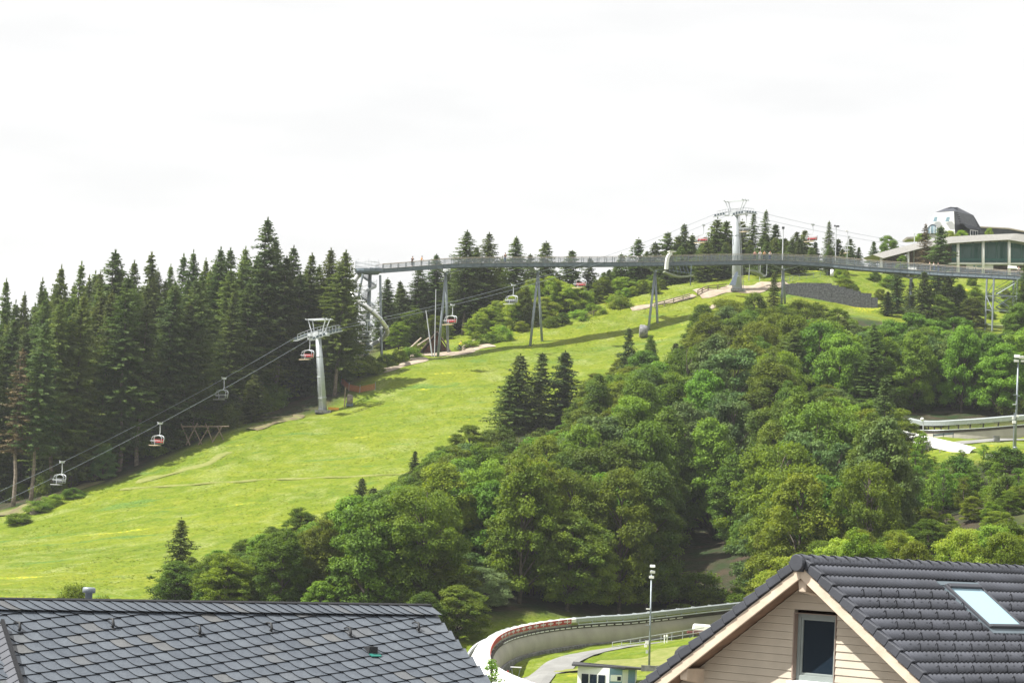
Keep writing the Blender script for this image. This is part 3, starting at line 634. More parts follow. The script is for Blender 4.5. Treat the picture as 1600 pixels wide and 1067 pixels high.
# --- bright bushes along the upper meadow edge
bright = [(625,500,470,52),(648,478,474,56),(680,490,478,54),(700,505,474,46),(745,492,468,44),(772,476,470,48),(800,462,474,52),(832,442,478,56),(862,428,480,60),(890,440,478,56),(918,458,478,50),(944,430,482,48),(966,452,480,44),(990,446,483,50),(1012,436,486,44),(880,486,468,62),(780,505,464,46),(815,500,466,52),(745,520,461,40),(925,478,473,44),(955,470,477,38),(850,478,470,52),(1035,450,486,34)]
bl_ = ['beside the log hut','beside the log hut','behind the log hut roof','left of the red backed middle chair','right of the red backed middle chair','below the small empty chair','under the small empty chair','left of the second pylon','behind the second pylon','right of the second pylon','halfway between the second and third pylons','left of the low fence','above the low fence start','left of the third pylon top','behind the third pylon','forming a dark round clump at the meadow edge','low at the meadow edge left of the second pylon','low left of the second pylon foot','nearest the cyclist on the path','low beside the dark round clump','by the low rail fence','in front of the tall sunlit ones','right of the third pylon']
for i, ((px, tp, Y, wpx), lb) in enumerate(zip(bright, bl_)):
    k = 'dark' if i == 15 else random.choice(['bright', 'bright', 'bright', 'beech']) if i > 2 else 'beech'
    tree_at(k, px, tp, Y, wpx, ('sunlit yellow green young tree ' if k != 'dark' else 'broad dark bushy tree ') + lb + (' on the right' if i == 1 else ''), 'young trees along the upper meadow edge', minh=2)
for i in range(48):
    px = 735 + i * 6.2 + random.uniform(-4, 4); low = interp(px, [(735,540),(800,526),(900,502),(1010,474)])
    Yb = interp(px, [(735,466),(1030,484)]) + random.uniform(-2, 12); tp_ = interp(px, [(735,490),(790,458),(830,428),(880,425),(925,440),(960,428),(1030,434)]) + random.uniform(0, 40)
    tree_at(random.choice(['bright', 'bright', 'beech']), px, tp_, Yb, random.uniform(36, 54), 'sunlit young tree in the leafy band below the bridge', 'leafy band below the bridge', minh=2)
for px, by in [(604,572),(622,566),(640,560),(585,586),(655,552),(735,545),(763,536),(785,534),(868,512),(905,500),(935,492),(968,482)]:
    g = G(px, by + 2); tree('bush', g + Vector((0, 2, 0)), random.uniform(1.6, 3.2), random.uniform(3.5, 6), 'low leafy bush on the upper meadow edge', 'low bushes along the upper meadow edge', vi=random.choice([0, 1, 1]))

# --- middle wood between meadow and tracks
named = [('full',815,553,392,62,'left dark spruce of the three standing out against the meadow'),('full',845,551,394,60,'middle dark spruce of the three standing out against the meadow'),('full',885,548,396,66,'right dark spruce of the three standing out against the meadow'),('full',799,585,390,50,'shorter dark spruce at the left foot of the three against the meadow'),
 ('small',986,512,408,38,'small dark spruce below the grey covered cylinder'),('dark',1018,518,410,44,'round dark bush below the third pylon foot'),('small',1056,535,415,36,'small dark spruce right of the third pylon below the meadow'),
 ('thin',1211,425,440,28,'thin dark spruce in front of the bridge at the fourth pylon'),('full',286,808,296,54,'scraggly dark spruce standing low against the meadow at lower left'),
 ('full',1241,512,380,58,'tall dark spruce in the upper right of the middle wood'),('full',1386,590,322,58,'pale green pointed spruce left of the white track roof'),('small',1355,742,296,60,'small spruce low in front of the dark wood left of the track'),('small',1398,752,290,60,'broad small spruce beside the low one left of the track'),
 ('full',648,704,356,40,'narrow spruce at the meadow edge in the left middle wood'),('full',566,746,338,40,'ragged pointed spruce at the meadow edge above the slate roof'),
 ('pale',756,880,278,110,'pale grey green willow above the right end of the slate roof'),('blue',735,855,284,110,'blue green round tree behind the pale willow'),('maple',1010,545,404,78,'bright green maple below the small dark spruce'),('maple',1080,562,398,72,'bright green maple catching the light in the upper middle wood'),
 ('maple',505,905,270,60,'bright green maple just above the slate roof ridge'),('maple',385,860,284,70,'bright green maple above the slate roof left of centre'),('beech',735,660,368,66,'leafy tree at the top of the meadow edge left of the three spruces'),('beech',700,690,362,60,'leafy tree one step down the meadow edge'),
 ('maple',1430,480,415,90,'large fresh green maple below the bridge, left one'),('maple',1490,486,410,100,'large fresh green maple below the bridge, middle one'),('maple',1545,512,400,80,'large fresh green maple left of the steel stair legs, lower one'),('maple',1590,470,420,60,'fresh green maple at the right edge under the bridge'),('blue',1385,500,420,60,'blue green leafy tree between the retaining wall and the maples'),
 ('beech',1100,470,428,66,'leafy tree at the upper meadow corner under the third pylon level'),('beech',1140,455,434,64,'leafy tree below the gravel yard, left one'),('beech',1180,452,438,60,'leafy tree below the gravel yard, right one'),('beech',1260,460,438,74,'broad leafy tree under the retaining wall left end'),('beech',1310,478,436,66,'leafy tree under the retaining wall right end'),
 ('maple',560,820,308,56,'fresh green maple in the left middle wood above the slate roof'),('blue',1045,700,352,60,'blue green tree in the centre of the middle wood'),('blue',900,690,360,60,'blue green tree below the right one of the three dark spruces'),('maple',830,700,352,70,'bright round maple below the three dark spruces'),('blue',770,722,348,70,'light green tree left below the three dark spruces'),('beech',470,788,318,70,'dense dark leafy tree standing alone at the lower meadow edge')]
occ = []
for k, px, tp, Y, wpx, lb in named:
    t = tree_at(k, px, tp, Y, wpx, lb, 'trees of the middle wood', minh=3); occ.append((t.location.x, t.location.y))
def sk2(px, Y):
    s = interp(px, [(225,900),(250,870),(300,860),(350,845),(400,825),(450,800),(500,796),(560,765),(600,745),(650,718),(700,690),(740,672),(790,690),(900,640),(930,575),(970,552),(1010,552),(1060,560),(1080,500),(1120,470),(1200,462),(1260,468),(1320,486),(1380,500),(1440,488),(1500,494),(1560,515),(1620,490)])
    if px > 1230 and Y < 372: s = max(s, interp(px, [(1230,560),(1300,590),(1340,605),(1390,610),(1420,640),(1440,700)]))
    return s
zl = [(450,'over left slate roof'),(640,'over middle slate roof'),(800,'over right slate roof'),(960,'below the three spruces'),(1100,'above the lower track'),(1260,'below the gravel yard'),(1400,'left of white roof'),(1700,'between bridge and track')]
pts = list(occ); tr = 0; nmid = 0
while tr < 16000 and nmid < 285:
    tr += 1; px = random.uniform(225, 1620); Y = random.uniform(270, 470); p = GP(px, Y)
    if not bool(inpoly(np.array([p.x]), np.array([p.y]), forest_mid)[0]): continue
    if Y < 322 and 1030 < px < 1205: continue
    if px > 1400 and Y < 322: continue
    if px > 1405 and Y < 370: continue
    if any((p.x - q[0]) ** 2 + (p.y - q[1]) ** 2 < 5.0 ** 2 for q in pts): continue
    if random.random() > .45 + .55 * (Y < 400): continue
    s = sk2(px, Y) + random.uniform(4, 26); gpx = proj((p.x, Y, ground(p.x, Y)))[1]
    hpx_max = gpx - s; hm = hpx_max * Y / F
    if hm < 4: continue
    h = min(hm, random.uniform(11, 19)); tp = gpx - h * F / Y
    k = random.choices(['beech', 'dark', 'maple', 'blue', 'full', 'bright'], [44, 26, 17, 10, 3, 0])[0]
    if px > 1380 and Y > 370: k = random.choice(['maple', 'maple', 'blue', 'dark'])
    if px > 960 and px < 1400 and Y < 370: k = random.choice(['dark', 'beech', 'beech', 'dark', 'maple', 'dark', 'blue'])
    pts.append((p.x, p.y)); nmid += 1
    z = next(zt for lim, zt in zl if px < lim)
    desc = {'beech': 'mid green leafy tree', 'dark': 'dark green leafy tree', 'maple': 'fresh green broad leaved tree', 'blue': 'blue green leafy tree', 'full': 'dark pointed spruce', 'bright': 'bright yellow green leafy tree'}[k]
    tree_at(k, px, tp, Y, random.uniform(7.2, 10.4) * F / Y * (h / 15) ** .4, desc + ' ' + z, desc + 's ' + z)
# undergrowth at the lower edge, embankment, right foreground
for px, by, tp, wpx, k, lb in [(1150,955,925,50,'bush','pale bush on the embankment behind the lower track'),(1115,960,935,40,'bush','pale low bush left of the other on the embankment'),(1180,948,915,46,'bush','bush on the embankment nearest the house gable'),(1060,962,945,60,'bush','dark low bush on the embankment behind the floodlight mast'),
   (650,965,930,60,'bush','dark bush just above the slate roof end'),(700,965,925,60,'bush','dark bush right of the slate roof ridge end')]:
    g = G(px, by); tree(k, g, max(1.5, (by - tp) * g.y / F), wpx * g.y / F, lb, None, vi=0)
ug = []
tr = 0
while len(ug) < 120 and tr < 4000:
    tr += 1; px = random.uniform(230, 1600); Y = random.uniform(276, 440); q_ = GP(px, Y)
    if not bool(inpoly(np.array([q_.x]), np.array([q_.y]), forest_mid)[0]) or (px > 1400 and 322 < Y < 366): continue
    if 1040 < px < 1200 and Y < 318 and random.random() < .6: continue
    if any((q_.x - a[0]) ** 2 + (q_.y - a[1]) ** 2 < 9 for a in ug): continue
    ug.append((q_.x, q_.y)); z = next(zt for lim, zt in zl if px < lim)
    tree('bush', q_, random.uniform(2, 4.2), random.uniform(4.5, 8), 'dark low understory bush in the wood ' + z, 'understory bushes ' + z, vi=random.choice([0, 2, 2]))
for k, px, tp, Y, wpx, lb in [('dark',640,868,272,120,'dark leafy tree directly above the slate roof left of its end'),('beech',690,850,274,120,'mid green leafy tree directly above the slate roof end'),('dark',718,905,266,90,'low dark leafy tree between slate roof end and track bend'),('beech',590,875,274,110,'leafy tree above the slate roof behind its green vent'),('dark',665,920,262,80,'low dark leafy tree touching the slate roof ridge end')]:
    tree_at(k, px, tp, Y, wpx, lb, 'trees behind the slate roof', minh=3)
for i in range(34):
    if i % 2: px, py = random.uniform(1292, 1402), random.uniform(432, 470)
    else: px, py = random.uniform(1505, 1600), random.uniform(446, 500)
    g = G(px, py, 420, 520)
    if g.y < 440: continue
    tree('bush', g, random.uniform(.9, 2.2), random.uniform(2.2, 4.2), 'rough shrub on the bank %s' % ('above the stone retaining wall' if i % 2 else 'around the steel stair legs'), 'rough shrubs on the upper bank', vi=random.choice([0, 1, 2]))
fg = []
tr = 0
while len(fg) < 52 and tr < 3000:
    tr += 1; px = random.uniform(1215, 1630); Y = random.uniform(222, 285); p = GP(px, Y)
    if any((p.x - q[0]) ** 2 + (p.y - q[1]) ** 2 < 3.2 ** 2 for q in fg): continue
    fg.append((p.x, p.y)); top = interp(px, [(1200,870),(1240,845),(1300,822),(1360,812),(1450,806),(1540,800),(1630,790)]) + random.uniform(0, 40) + (25 if px < 1240 else 0)
    k = random.choice(['beech', 'bright', 'beech', 'beech']); z = 'left half' if px < 1420 else 'right half'
    tree_at(k, px, top, Y, random.uniform(70, 100), ('yellow green' if k == 'bright' else 'mid green') + ' tree above the tiled roof, %s' % z, 'leafy trees just above the dark tiled roof, ' + z + ' ' + k, minh=3)
fs = []
tr = 0
while len(fs) < 44 and tr < 3000:
    tr += 1; px = random.uniform(1408, 1620); Y = random.uniform(290, 322); p = GP(px, Y)
    if any((p.x - q[0]) ** 2 + (p.y - q[1]) ** 2 < 2.2 ** 2 for q in fs): continue
    fs.append((p.x, p.y)); top = interp(px, [(1408,690),(1440,690),(1480,725),(1540,712),(1620,712)]) + random.uniform(0, 60)
    tree_at('sapling', px, top, Y, random.uniform(28, 48), 'slender young tree below the white track roof', 'slender young trees on the bank below the upper track', minh=2)
tree_at('sapling', 1442, 668, 318, 34, 'slim tallest sapling in front of the white track roof', None, vi=1)
tree_at('sapling', 1505, 704, 316, 40, 'round topped sapling at the lower end of the white track roof', None, vi=0)
tree_at('sapling', 772, 1016, 195, 44, 'thin leafy sprig in front of the white roof of the lower track bend', None, vi=1)
tree_at('bush', 118, 905, 262, 60, 'small dark shrub behind the slate roof beside the vent pipe', None, vi=0); tree_at('bush', 160, 925, 258, 50, 'small shrub behind the slate roof right of the vent pipe', None, vi=0)
# around the canopy building and right end of the bridge
for k, px, tp, Y, wpx, lb in [('full',1470,354,488,62,'large dense spruce standing in front of the canopy building'),('brown',1447,350,492,26,'dead thin brown spruce left of the large one by the canopy building'),('small',1404,418,478,50,'dark spruce under the bridge left of the fifth pylon'),('full',1446,424,462,44,'pointed spruce in front of the bridge right of the fifth pylon'),
   ('full',1480,432,466,54,'bushy dark spruce under the bridge between pylon and stairs'),('dark',1500,440,468,50,'dark leafy tree under the bridge left of the steel stair legs'),('full',1603,405,448,56,'dark spruce cutting the right edge of the picture under the bridge end'),('maple',1410,398,500,24,'small light green tree under the canopy tip'),('bright',1525,445,480,50,'yellow green bush on the bank right of the dark trees'),('bright',1572,455,486,44,'yellow green bush between the steel stair legs'),('full',1388,455,474,50,'dark spruce at the right end of the stone retaining wall'),('dark',1465,455,462,60,'dark round tree between the two bridge spruces'),('full',1425,440,470,46,'dark spruce hiding the foot of the fifth pylon'),('dark',1520,462,462,50,'dark leafy tree just left of the steel stair legs')]:
    tree_at(k, px, tp, Y, wpx, lb, None, minh=2)
print('TREES', NTREE)
# ------------------------------------------------------------------ chair lift
UPV = Vector((0, 0, 1))
def liftY(px): return interp(px, [(-40,372),(0,375),(505,415),(1150,482),(1400,508),(1700,530)])
YT1, YT2 = liftY(505), liftY(1150)
t1b = G(505, 645); t1b = GP(505, YT1); t2b = GP(1152, YT2)
rd = (t2b - t1b); rd.z = 0; rd.normalize(); rside = Vector((rd.y, -rd.x, 0))   # rside points to the viewer / right
def lift_tower(base, top, lab, r0, r1, s0, s1, ladder_side, Ls):
    t = thing('lift_tower', lab, 'lift tower', base, 'chair lift towers')
    m = MB(); m.tube([base - Vector((0, 0, .6)), base + (top - base) * .5, top], [r0, (r0 + r1) / 2, r1], 20)
    for f in (.18, .45, .72):
        p = base + (top - base) * f; r = r0 + (r1 - r0) * f; m.tube([p, p + (top - base).normalized() * .12], r + .05, 20)
    mast = m.build('mast', M['mast'], t, True)
    m = MB(); m.box(base + Vector((0, 0, .05)), (2.6, 2.6, .5)); m.build('foundation', M['concrete_rough'], t)
    m = MB(); ld = (rside * .55 - rd * .8).normalized() if ladder_side else (rside * .5 + rd * .9).normalized()
    for q in (-.2, .2):
        off = ld.cross(UPV) * q
        m.bar(base + ld * (r0 + .25) + off, top + ld * (r1 + .25) + off, .06)
    for k in range(24):
        f = k / 24; p = base + (top - base) * f + ld * (r0 + (r1 - r0) * f + .25); m.bar(p - ld.cross(UPV) * .2, p + ld.cross(UPV) * .2, .04)
    m.build('ladder', M['steel_light'], t)
    hw = 2.35; ends = []
    m = MB(); m.box(top + Vector((0, 0, .1)), (2 * hw + .6, .5, .55), (rside, rd, UPV)); m.box(top + Vector((0, 0, .1)), (1.1, 1.1, .9), (rside, rd, UPV))
    m.build('cross_arm', M['steel_light'], t)
    m = MB()                                    # service gantry above
    zt = 2.6; 
    for sx in (-1, 1):
        for sr in (-1, 1):
            m.bar(top + rside * sx * 1.3 + rd * sr * .25 + UPV * .4, top + rside * sx * 2.3 + rd * sr * .45 + UPV * zt, .13)
        m.bar(top + rside * sx * 2.3 - rd * 1.0 + UPV * zt, top + rside * sx * 2.3 + rd * 1.0 + UPV * zt, .16)
    for sr in (-.45, .45): m.bar(top - rside * 2.7 + rd * sr + UPV * zt, top + rside * 2.7 + rd * sr + UPV * zt, .2)
    m.build('gantry', M['steel_light'], t)
    for sx in (-1, 1):                           # sheave train on each side
        tr_ = MB(); wh = MB(); c = top + rside * sx * hw + UPV * .35; n = 9
        def pt(u, dz=0): # u -1..1 along rope
            return c + rd * (u * Ls) + UPV * ((s0 + (s1 - s0) * (u + 1) / 4) * u * Ls * 1.0 - .12 * u * u + dz)
        for a in range(n):
            u0 = -1 + 2 * a / n; u1 = -1 + 2 * (a + 1) / n
            for off in (-.16, .16): tr_.bar(pt(u0, -.28) + rside * off, pt(u1, -.28) + rside * off, .07, .16)
            tr_.bar(pt(u0, .75) - rside * sx * .8, pt(u1, .75) - rside * sx * .8, .06); tr_.bar(pt(u0, -.3) - rside * sx * .8, pt(u1, -.3) - rside * sx * .8, .08)
            tr_.bar(pt(u0, .25) - rside * sx * .8, pt(u1, .25) - rside * sx * .8, .05)
            tr_.bar(pt(u0, -.3) - rside * sx * .8, pt(u0, .75) - rside * sx * .8, .06); tr_.bar(pt(u0, -.28), pt(u0, -.3) - rside * sx * .8, .06)
            q = pt((u0 + u1) / 2, -.05); wh.tube([q - rside * .07, q + rside * .07], .25, 12)
        tr_.bar(pt(1, -.3) - rside * sx * .8, pt(1, .75) - rside * sx * .8, .06)
        tr_.bar(pt(0, -.3), c - UPV * .5, .3, .5)
        o = tr_.build('sheave_train', M['steel_light'], t); wh.build('wheels', M['steel_dark'], o)
        ends.append((pt(-1, .2), pt(1, .2), pt(0, .2)))
    return t, ends
top1 = P(497, 524, YT1 - .3); top2 = P(1149, 335, YT2)
tw1, e1 = lift_tower(t1b, top1, 'pale grey lower lift tower standing on the meadow edge by the dark forest', .72, .46, .36, .30, True, 3.0)
tw2, e2 = lift_tower(t2b, top2, 'grey upper lift tower on the ridge rising behind the bridge', 1.0, .55, .22, .0, False, 3.4)
# ropes: sides 0 = far (-rside), 1 = near (+rside)
ropes = []
for sidx, (lf, up) in enumerate([('upper', 0), ('lower', 1)]):
    a0, a1, am = e1[sidx]; b0, b1, bm = e2[sidx]
    sl = -rd * 95 + Vector((0, 0, -55)); L0 = P((-20, 0)[0], (776 if sidx == 0 else 795), 372 + (0 if sidx == 0 else -3))
    pts = [L0]
    for k in range(1, 20): u = k / 20; pts.append(L0.lerp(a0, u) - UPV * (4 * .9 * u * (1 - u)))
    pts += [a0, am, a1]; SAG = 2.2
    for k in range(1, 30): u = k / 30; pts.append(a1.lerp(b0, u) - UPV * (4 * SAG * u * (1 - u)))
    pts += [b0, bm, b1]; far = b1 + rd * 90 + UPV * (1.5)
    for k in range(1, 12): u = k / 12; pts.append(b1.lerp(far, u) - UPV * (4 * 1.4 * u * (1 - u)))
    pts.append(far); ropes.append(pts)
    m = MB(); m.tube(pts, .028, 6); o = m.build('haul_rope', M['steel']); tag(o, 'steel haul rope of the chair lift on the %s side, carrying the %s' % (('far', 'lowest left chair') if sidx == 0 else ('near', 'red backed chair')), 'cable', 'haul ropes')
def rope_at(side, px):
    best = None
    pts = ropes[side]
    for a, b_ in zip(pts[:-1], pts[1:]):
        pa, pb = proj(a)[0], proj(b_)[0]
        if (pa - px) * (pb - px) <= 0 and pa != pb: return a.lerp(b_, (px - pa) / (pb - pa))
def person_mesh(pose='stand'):
    pass
def chair(side, px, lab, back, foot, people=0, sc=1.0):
    g = rope_at(side, px); 
    t = thing('lift_chair', lab, 'lift chair', g, 'chairs hanging on the chair lift')
    fx = rside * (1 if True else -1); ax = (rside, rd, UPV)
    def Q(x, y, z): return g + (rside * x + rd * y + UPV * z) * sc
    m = MB(); m.box(Q(0, 0, .02), (.3, .7, .3), ax); m.tube([Q(0, .3, .12), Q(0, .55, .2)], .05, 6); m.tube([Q(0, -.3, .12), Q(0, -.5, .2)], .05, 6); m.build('grip', M['steel_light'], t)
    m = MB(); m.tube([Q(0, 0, -.05), Q(.0, .1, -.8), Q(0, .12, -1.45), Q(0, 0, -1.75)], .07, 8); m.build('hanger', M['steel_light'], t, True)
    hw = 1.28
    m = MB(); ring = []
    for k in range(15):                           # arched frame
        a = math.pi * k / 14; ring.append(Q(-math.cos(a) * hw, 0, -2.35 + .55 * math.sin(a) ** .6))
    ring = [Q(-hw * .92, 0, -3.05)] + ring + [Q(hw * .92, 0, -3.05)]
    m.tube(ring, .07, 8); m.tube([Q(-hw * .92, 0, -3.05), Q(hw * .92, 0, -3.05)], .06, 8)
    ring2 = [p + rd * -.45 - UPV * .05 for p in ring]; m.tube(ring2, .04, 6)
    for k in (2, 5, 8, 11, 14): m.tube([ring[k], ring2[k]], .03, 6)
    m.build('frame', M['steel_light'], t, True)
    for k in range(4):
        x = -hw * .69 + k * hw * .46
        m = MB(); m.box(Q(x, -.3, -2.98), (.52 * sc, .55 * sc, .12 * sc), ax); m.build('seat', M['seat'], t)
        m = MB(); m.box(Q(x, .02, -2.66), (.52 * sc, .1, .5 * sc), (rside, (rd + UPV * .1).normalized(), (UPV - rd * .1).normalized())); m.build('backrest', back, t)
    m = MB(); m.tube([Q(-hw, 0, -2.75), Q(-hw, -.7, -2.65), Q(hw, -.7, -2.65), Q(hw, 0, -2.75)], .045, 6); m.tube([Q(0, -.7, -2.65), Q(0, -.8, -3.3)], .04, 6); m.build('safety_bar', M['steel_light'], t)
    m = MB(); m.box(Q(-.05, -.72, -3.36), (2.5 * sc, .5 * sc, .1), ax); m.build('foot_rest', foot, t)
    return t
M['back_dark'] = mat('dark_backrest', (.16, .17, .18), .5, var=.1)
M['grey_plate'] = mat('grey_foot_plate', (.42, .43, .42), .5, var=.1)
chair(0, 97, 'lowest empty lift chair with dark backrests, leftmost in the picture', M['back_dark'], M['grey_plate'])
chair(1, 250, 'lift chair with red backrest and cream footrest low over the shaded meadow edge', M['red'], M['cream'])
chair(0, 350, 'empty dark backed lift chair in front of the forest left of the lower tower', M['back_dark'], M['grey_plate'])
chair(1, 484, 'red backed lift chair hanging right at the lower lift tower', M['red'], M['cream'])
chair(0, 574, 'dark backed lift chair in front of the slide tower', M['back_dark'], M['grey_plate'])
chair(1, 707, 'lift chair with bright red backrest crossing the first V shaped pylon', M['red'], M['cream'])
chair(0, 802, 'dark backed lift chair left of the second bridge pylon', M['back_dark'], M['grey_plate'])
chair(1, 909, 'red backed lift chair just below the bridge among the young trees', M['red'], M['cream'])
chair(0, 990, 'pale lift chair level with the bridge railing left of the white pod', M['back_dark'], M['grey_plate'])
chair(1, 1099, 'red backed lift chair above the bridge left of the upper tower', M['red'], M['cream'])
chair(0, 1166, 'dark backed lift chair just right of the upper lift tower', M['back_dark'], M['cream'])
chair(1, 1270, 'lift chair alone against the sky above the ridge trees', M['red'], M['cream'])
chair(0, 1326, 'farthest small lift chair, rightmost one over the ridge', M['back_dark'], M['cream'])

# ------------------------------------------------------------------ skywalk bridge
def bY(px): return interp(px, [(556,442),(590,443),(700,450),(840,457),(1020,466),(1150,470),(1223,473),(1300,474),(1423,470),(1545,462),(1640,456)])
def bBot(px): return interp(px, [(556,427),(595,426.5),(628,424),(704,418.6),(760,417.4),(840,417),(1020,416),(1100,414.5),(1190,413),(1233,414),(1293,417.7),(1362,424),(1423,428),(1478,431.6),(1539,434.5),(1587,437),(1640,441)])
def bRail(px): return interp(px, [(556,413),(592,413),(628,410.5),(704,403.5),(760,402.5),(900,402),(1020,401),(1100,398.3),(1200,397.5),(1293,401),(1377,409),(1453,413.5),(1534,420),(1600,426),(1640,429)])
bpx = list(range(592, 1645, 12)); 
bc = [P(x, bBot(x), bY(x)) for x in bpx]; 
railz = [max(1.5, (P(x, bRail(x), bY(x)) - P(x, bBot(x), bY(x))).length) for x in bpx]
bt = []; bn_ = []
for i in range(len(bc)):
    d = bc[min(i + 1, len(bc) - 1)] - bc[max(i - 1, 0)]; d.z = 0; d.normalize(); bt.append(d); bn_.append(Vector((d.y, -d.x, 0)))
bridge = thing('footbridge', 'long grey steel skywalk footbridge on V shaped pylons crossing the hill crest', 'bridge', bc[0])
HW = 1.15
m = MB()
for s_ in (-1, 1):
    m.sweep(bc, [(s_ * HW - .06, 0), (s_ * HW + .06, 0), (s_ * HW + .06, .62), (s_ * HW - .06, .62)], bn_, closed=True)
    m.sweep(bc, [(s_ * HW - .16, -.03), (s_ * HW + .16, -.03), (s_ * HW + .16, .03), (s_ * HW - .16, .03)], bn_, closed=True)
    m.sweep(bc, [(s_ * HW - .16, .6), (s_ * HW + .16, .6), (s_ * HW + .16, .66), (s_ * HW - .16, .66)], bn_, closed=True)
for i in range(len(bc)):
    p = bc[i]; m.box(p + bn_[i] * (HW + .08) + UPV * .31, (.12, .06, .6), (bt[i], bn_[i], UPV)); m.bar(p - bn_[i] * HW + UPV * .2, p + bn_[i] * HW + UPV * .2, .12)
m.build('girder', M['steel_dark'], bridge)
m = MB(); m.sweep(bc, [(-HW, .665), (HW, .665), (HW, .72), (-HW, .72)], bn_, closed=True); m.build('deck', M['wood_rail'], bridge)
for i in range(0, len(bc)):                     # near posts are parts
    m = MB(); p = bc[i] + bn_[i] * (HW + .1); m.bar(p + UPV * .2, p + UPV * (railz[i] - .02), .07); m.build('post', M['steel_dark'], bridge)
m = MB()
for i in range(0, len(bc)):
    p = bc[i] - bn_[i] * (HW + .1); m.bar(p + UPV * .2, p + UPV * (railz[i] - .02), .07)
m.build('rear_posts', M['steel_dark'], bridge)
for s_, nm in ((1, 'handrail'), (-1, 'handrail')):
    m = MB(); 
    for i in range(len(bc) - 1):
        a = bc[i] + bn_[i] * s_ * (HW + .04) + UPV * railz[i]; b_ = bc[i + 1] + bn_[i + 1] * s_ * (HW + .04) + UPV * railz[i + 1]; m.bar(a, b_, .14, .07)
    m.build(nm, M['wood_rail'], bridge)
for s_ in (1, -1):                               # wire mesh infill
    m = MB()
    for i in range(len(bc) - 1):
        for k in range(9):
            u = (k + .5) / 9; a = bc[i].lerp(bc[i + 1], u) + bn_[i] * s_ * (HW + .1); z = railz[i] + (railz[i + 1] - railz[i]) * u
            m.bar(a + UPV * .75, a + UPV * (z - .05), .028)
        for zf in (.3, .55, .8):
            a = bc[i] + bn_[i] * s_ * (HW + .1) + UPV * (.7 + (railz[i] - .7) * zf); b_ = bc[i + 1] + bn_[i + 1] * s_ * (HW + .1) + UPV * (.7 + (railz[i + 1] - .7) * zf); m.bar(a, b_, .03)
    m.build('railing_mesh', M['steel'], bridge)
def bridge_pt(px):
    for i in range(len(bpx) - 1):
        if bpx[i] <= px <= bpx[i + 1]:
            u = (px - bpx[i]) / 12; return bc[i].lerp(bc[i + 1], u), bt[i], bn_[i]
def pylon(px, feet, arm=3.0, rtop=.2, r=.24, drop=.9, lab=None):
    c, d, n_ = bridge_pt(px); node = c - UPV * drop
    t = bpy.data.objects.new('pylon', None); COL.objects.link(t); t.parent = bridge; t.matrix_parent_inverse = parent_inv(bridge); t.location = node
    if lab: t['label'] = lab
    m = MB()
    for s_ in (-1, 1):
        for q in (-1, 1): m.tube([node, c + d * s_ * arm + n_ * q * .9 + UPV * .02], .1, 8)
    m.tube([node - n_ * .5, node + n_ * .5], .22, 10)
    m.build('branch_arms', M['steel'], t)
    for (fx, fy, fY) in feet:
        b_ = P(fx, fy, fY); b_ = Vector((b_.x, b_.y, min(b_.z, ground(b_.x, b_.y)) - .8))
        m = MB(); m.tube([b_, b_.lerp(node, .5), node], [r, r * .95, rtop], 10); m.build('leg', M['steel'], t, True)
pylon(697, [(684,557,449),(701,558,453)], 3.0)
pylon(841, [(828,541,455),(848,540,459)], 3.0)
pylon(1024, [(1013,508,463),(1029,528,466)], 3.0)
pylon(1224, [(1222,450,473),(1228,450,476)], 3.2)
pylon(1424, [(1422,480,470)], 3.3, .3, .32)
# stair trestle at the right end
st = bpy.data.objects.new('stair_trestle', None); COL.objects.link(st); st.parent = bridge; st.matrix_parent_inverse = parent_inv(bridge)
m = MB(); lp = {}
for nm, (px, Y) in {'a': (1541, 461), 'b': (1552, 458), 'c': (1583, 462), 'd': (1589, 458)}.items():
    tp = P(px + 1, 436, Y); bt_ = Vector((tp.x, tp.y, ground(tp.x, tp.y) - .6)); lp[nm] = (bt_, tp); m.tube([bt_, tp], .17, 8)
for q in ('ab', 'cd', 'ac', 'bd'):
    A0, A1 = lp[q[0]]; B0, B1 = lp[q[1]]
    for k in (.3, .55, .8): m.tube([A1.lerp(A0, k), B1.lerp(B0, k)], .06, 6)
    m.tube([A1.lerp(A0, .3), B1.lerp(B0, .05)], .07, 6); m.tube([A1.lerp(A0, .3), B1.lerp(B0, .55)], .07, 6)
m.build('leg_frame', M['steel'], st)
m = MB(); a = lp['a'][1] - UPV * 1.0; b_ = lp['c'][1] - UPV * 4.5
for (p0, p1) in [(P(1586, 441, 460), P(1556, 458, 460)), (P(1556, 458, 460), P(1580, 464, 460)), (P(1580, 464, 460), P(1556, 480, 460)), (P(1556, 480, 460), P(1580, 490, 460))]:
    for dz in (0, 1.0): m.bar(p0 + UPV * dz, p1 + UPV * dz, .08 if dz else .7, .08 if dz else .14)
m.build('stair_flight', M['steel_dark'], st)
# viewing platform at the left end with spiral stair core
pl = bpy.data.objects.new('end_platform', None); COL.objects.link(pl); pl.parent = bridge; pl.matrix_parent_inverse = parent_inv(bridge)
pc = P(574, 426, 444); m = MB(); m.lathe(pc, [(0, -.2), (2.0, -.2), (2.2, .1), (2.2, .55), (0, .55)], 14)
m.box(P(590, 425, 443.5) + UPV * .3, (2.6, 2.4, .6)); m.build('slab', M['steel_dark'], pl)
m = MB()
for k in range(26):
    a = 2 * math.pi * k / 26; p = pc + Vector((math.cos(a) * 2.15, math.sin(a) * 2.15, 0)); 
    if math.cos(a) > .9: continue
    hh_ = 1.9 if k % 4 else 2.3; m.bar(p + UPV * .5, p + UPV * hh_, .05)
for zz_ in (1.1, 1.75): m.tube([pc + Vector((math.cos(2 * math.pi * k / 24) * 2.15, math.sin(2 * math.pi * k / 24) * 2.15, zz_)) for k in range(1, 24)], .05, 6)
m.build('railing', M['steel_light'], pl)
m = MB()
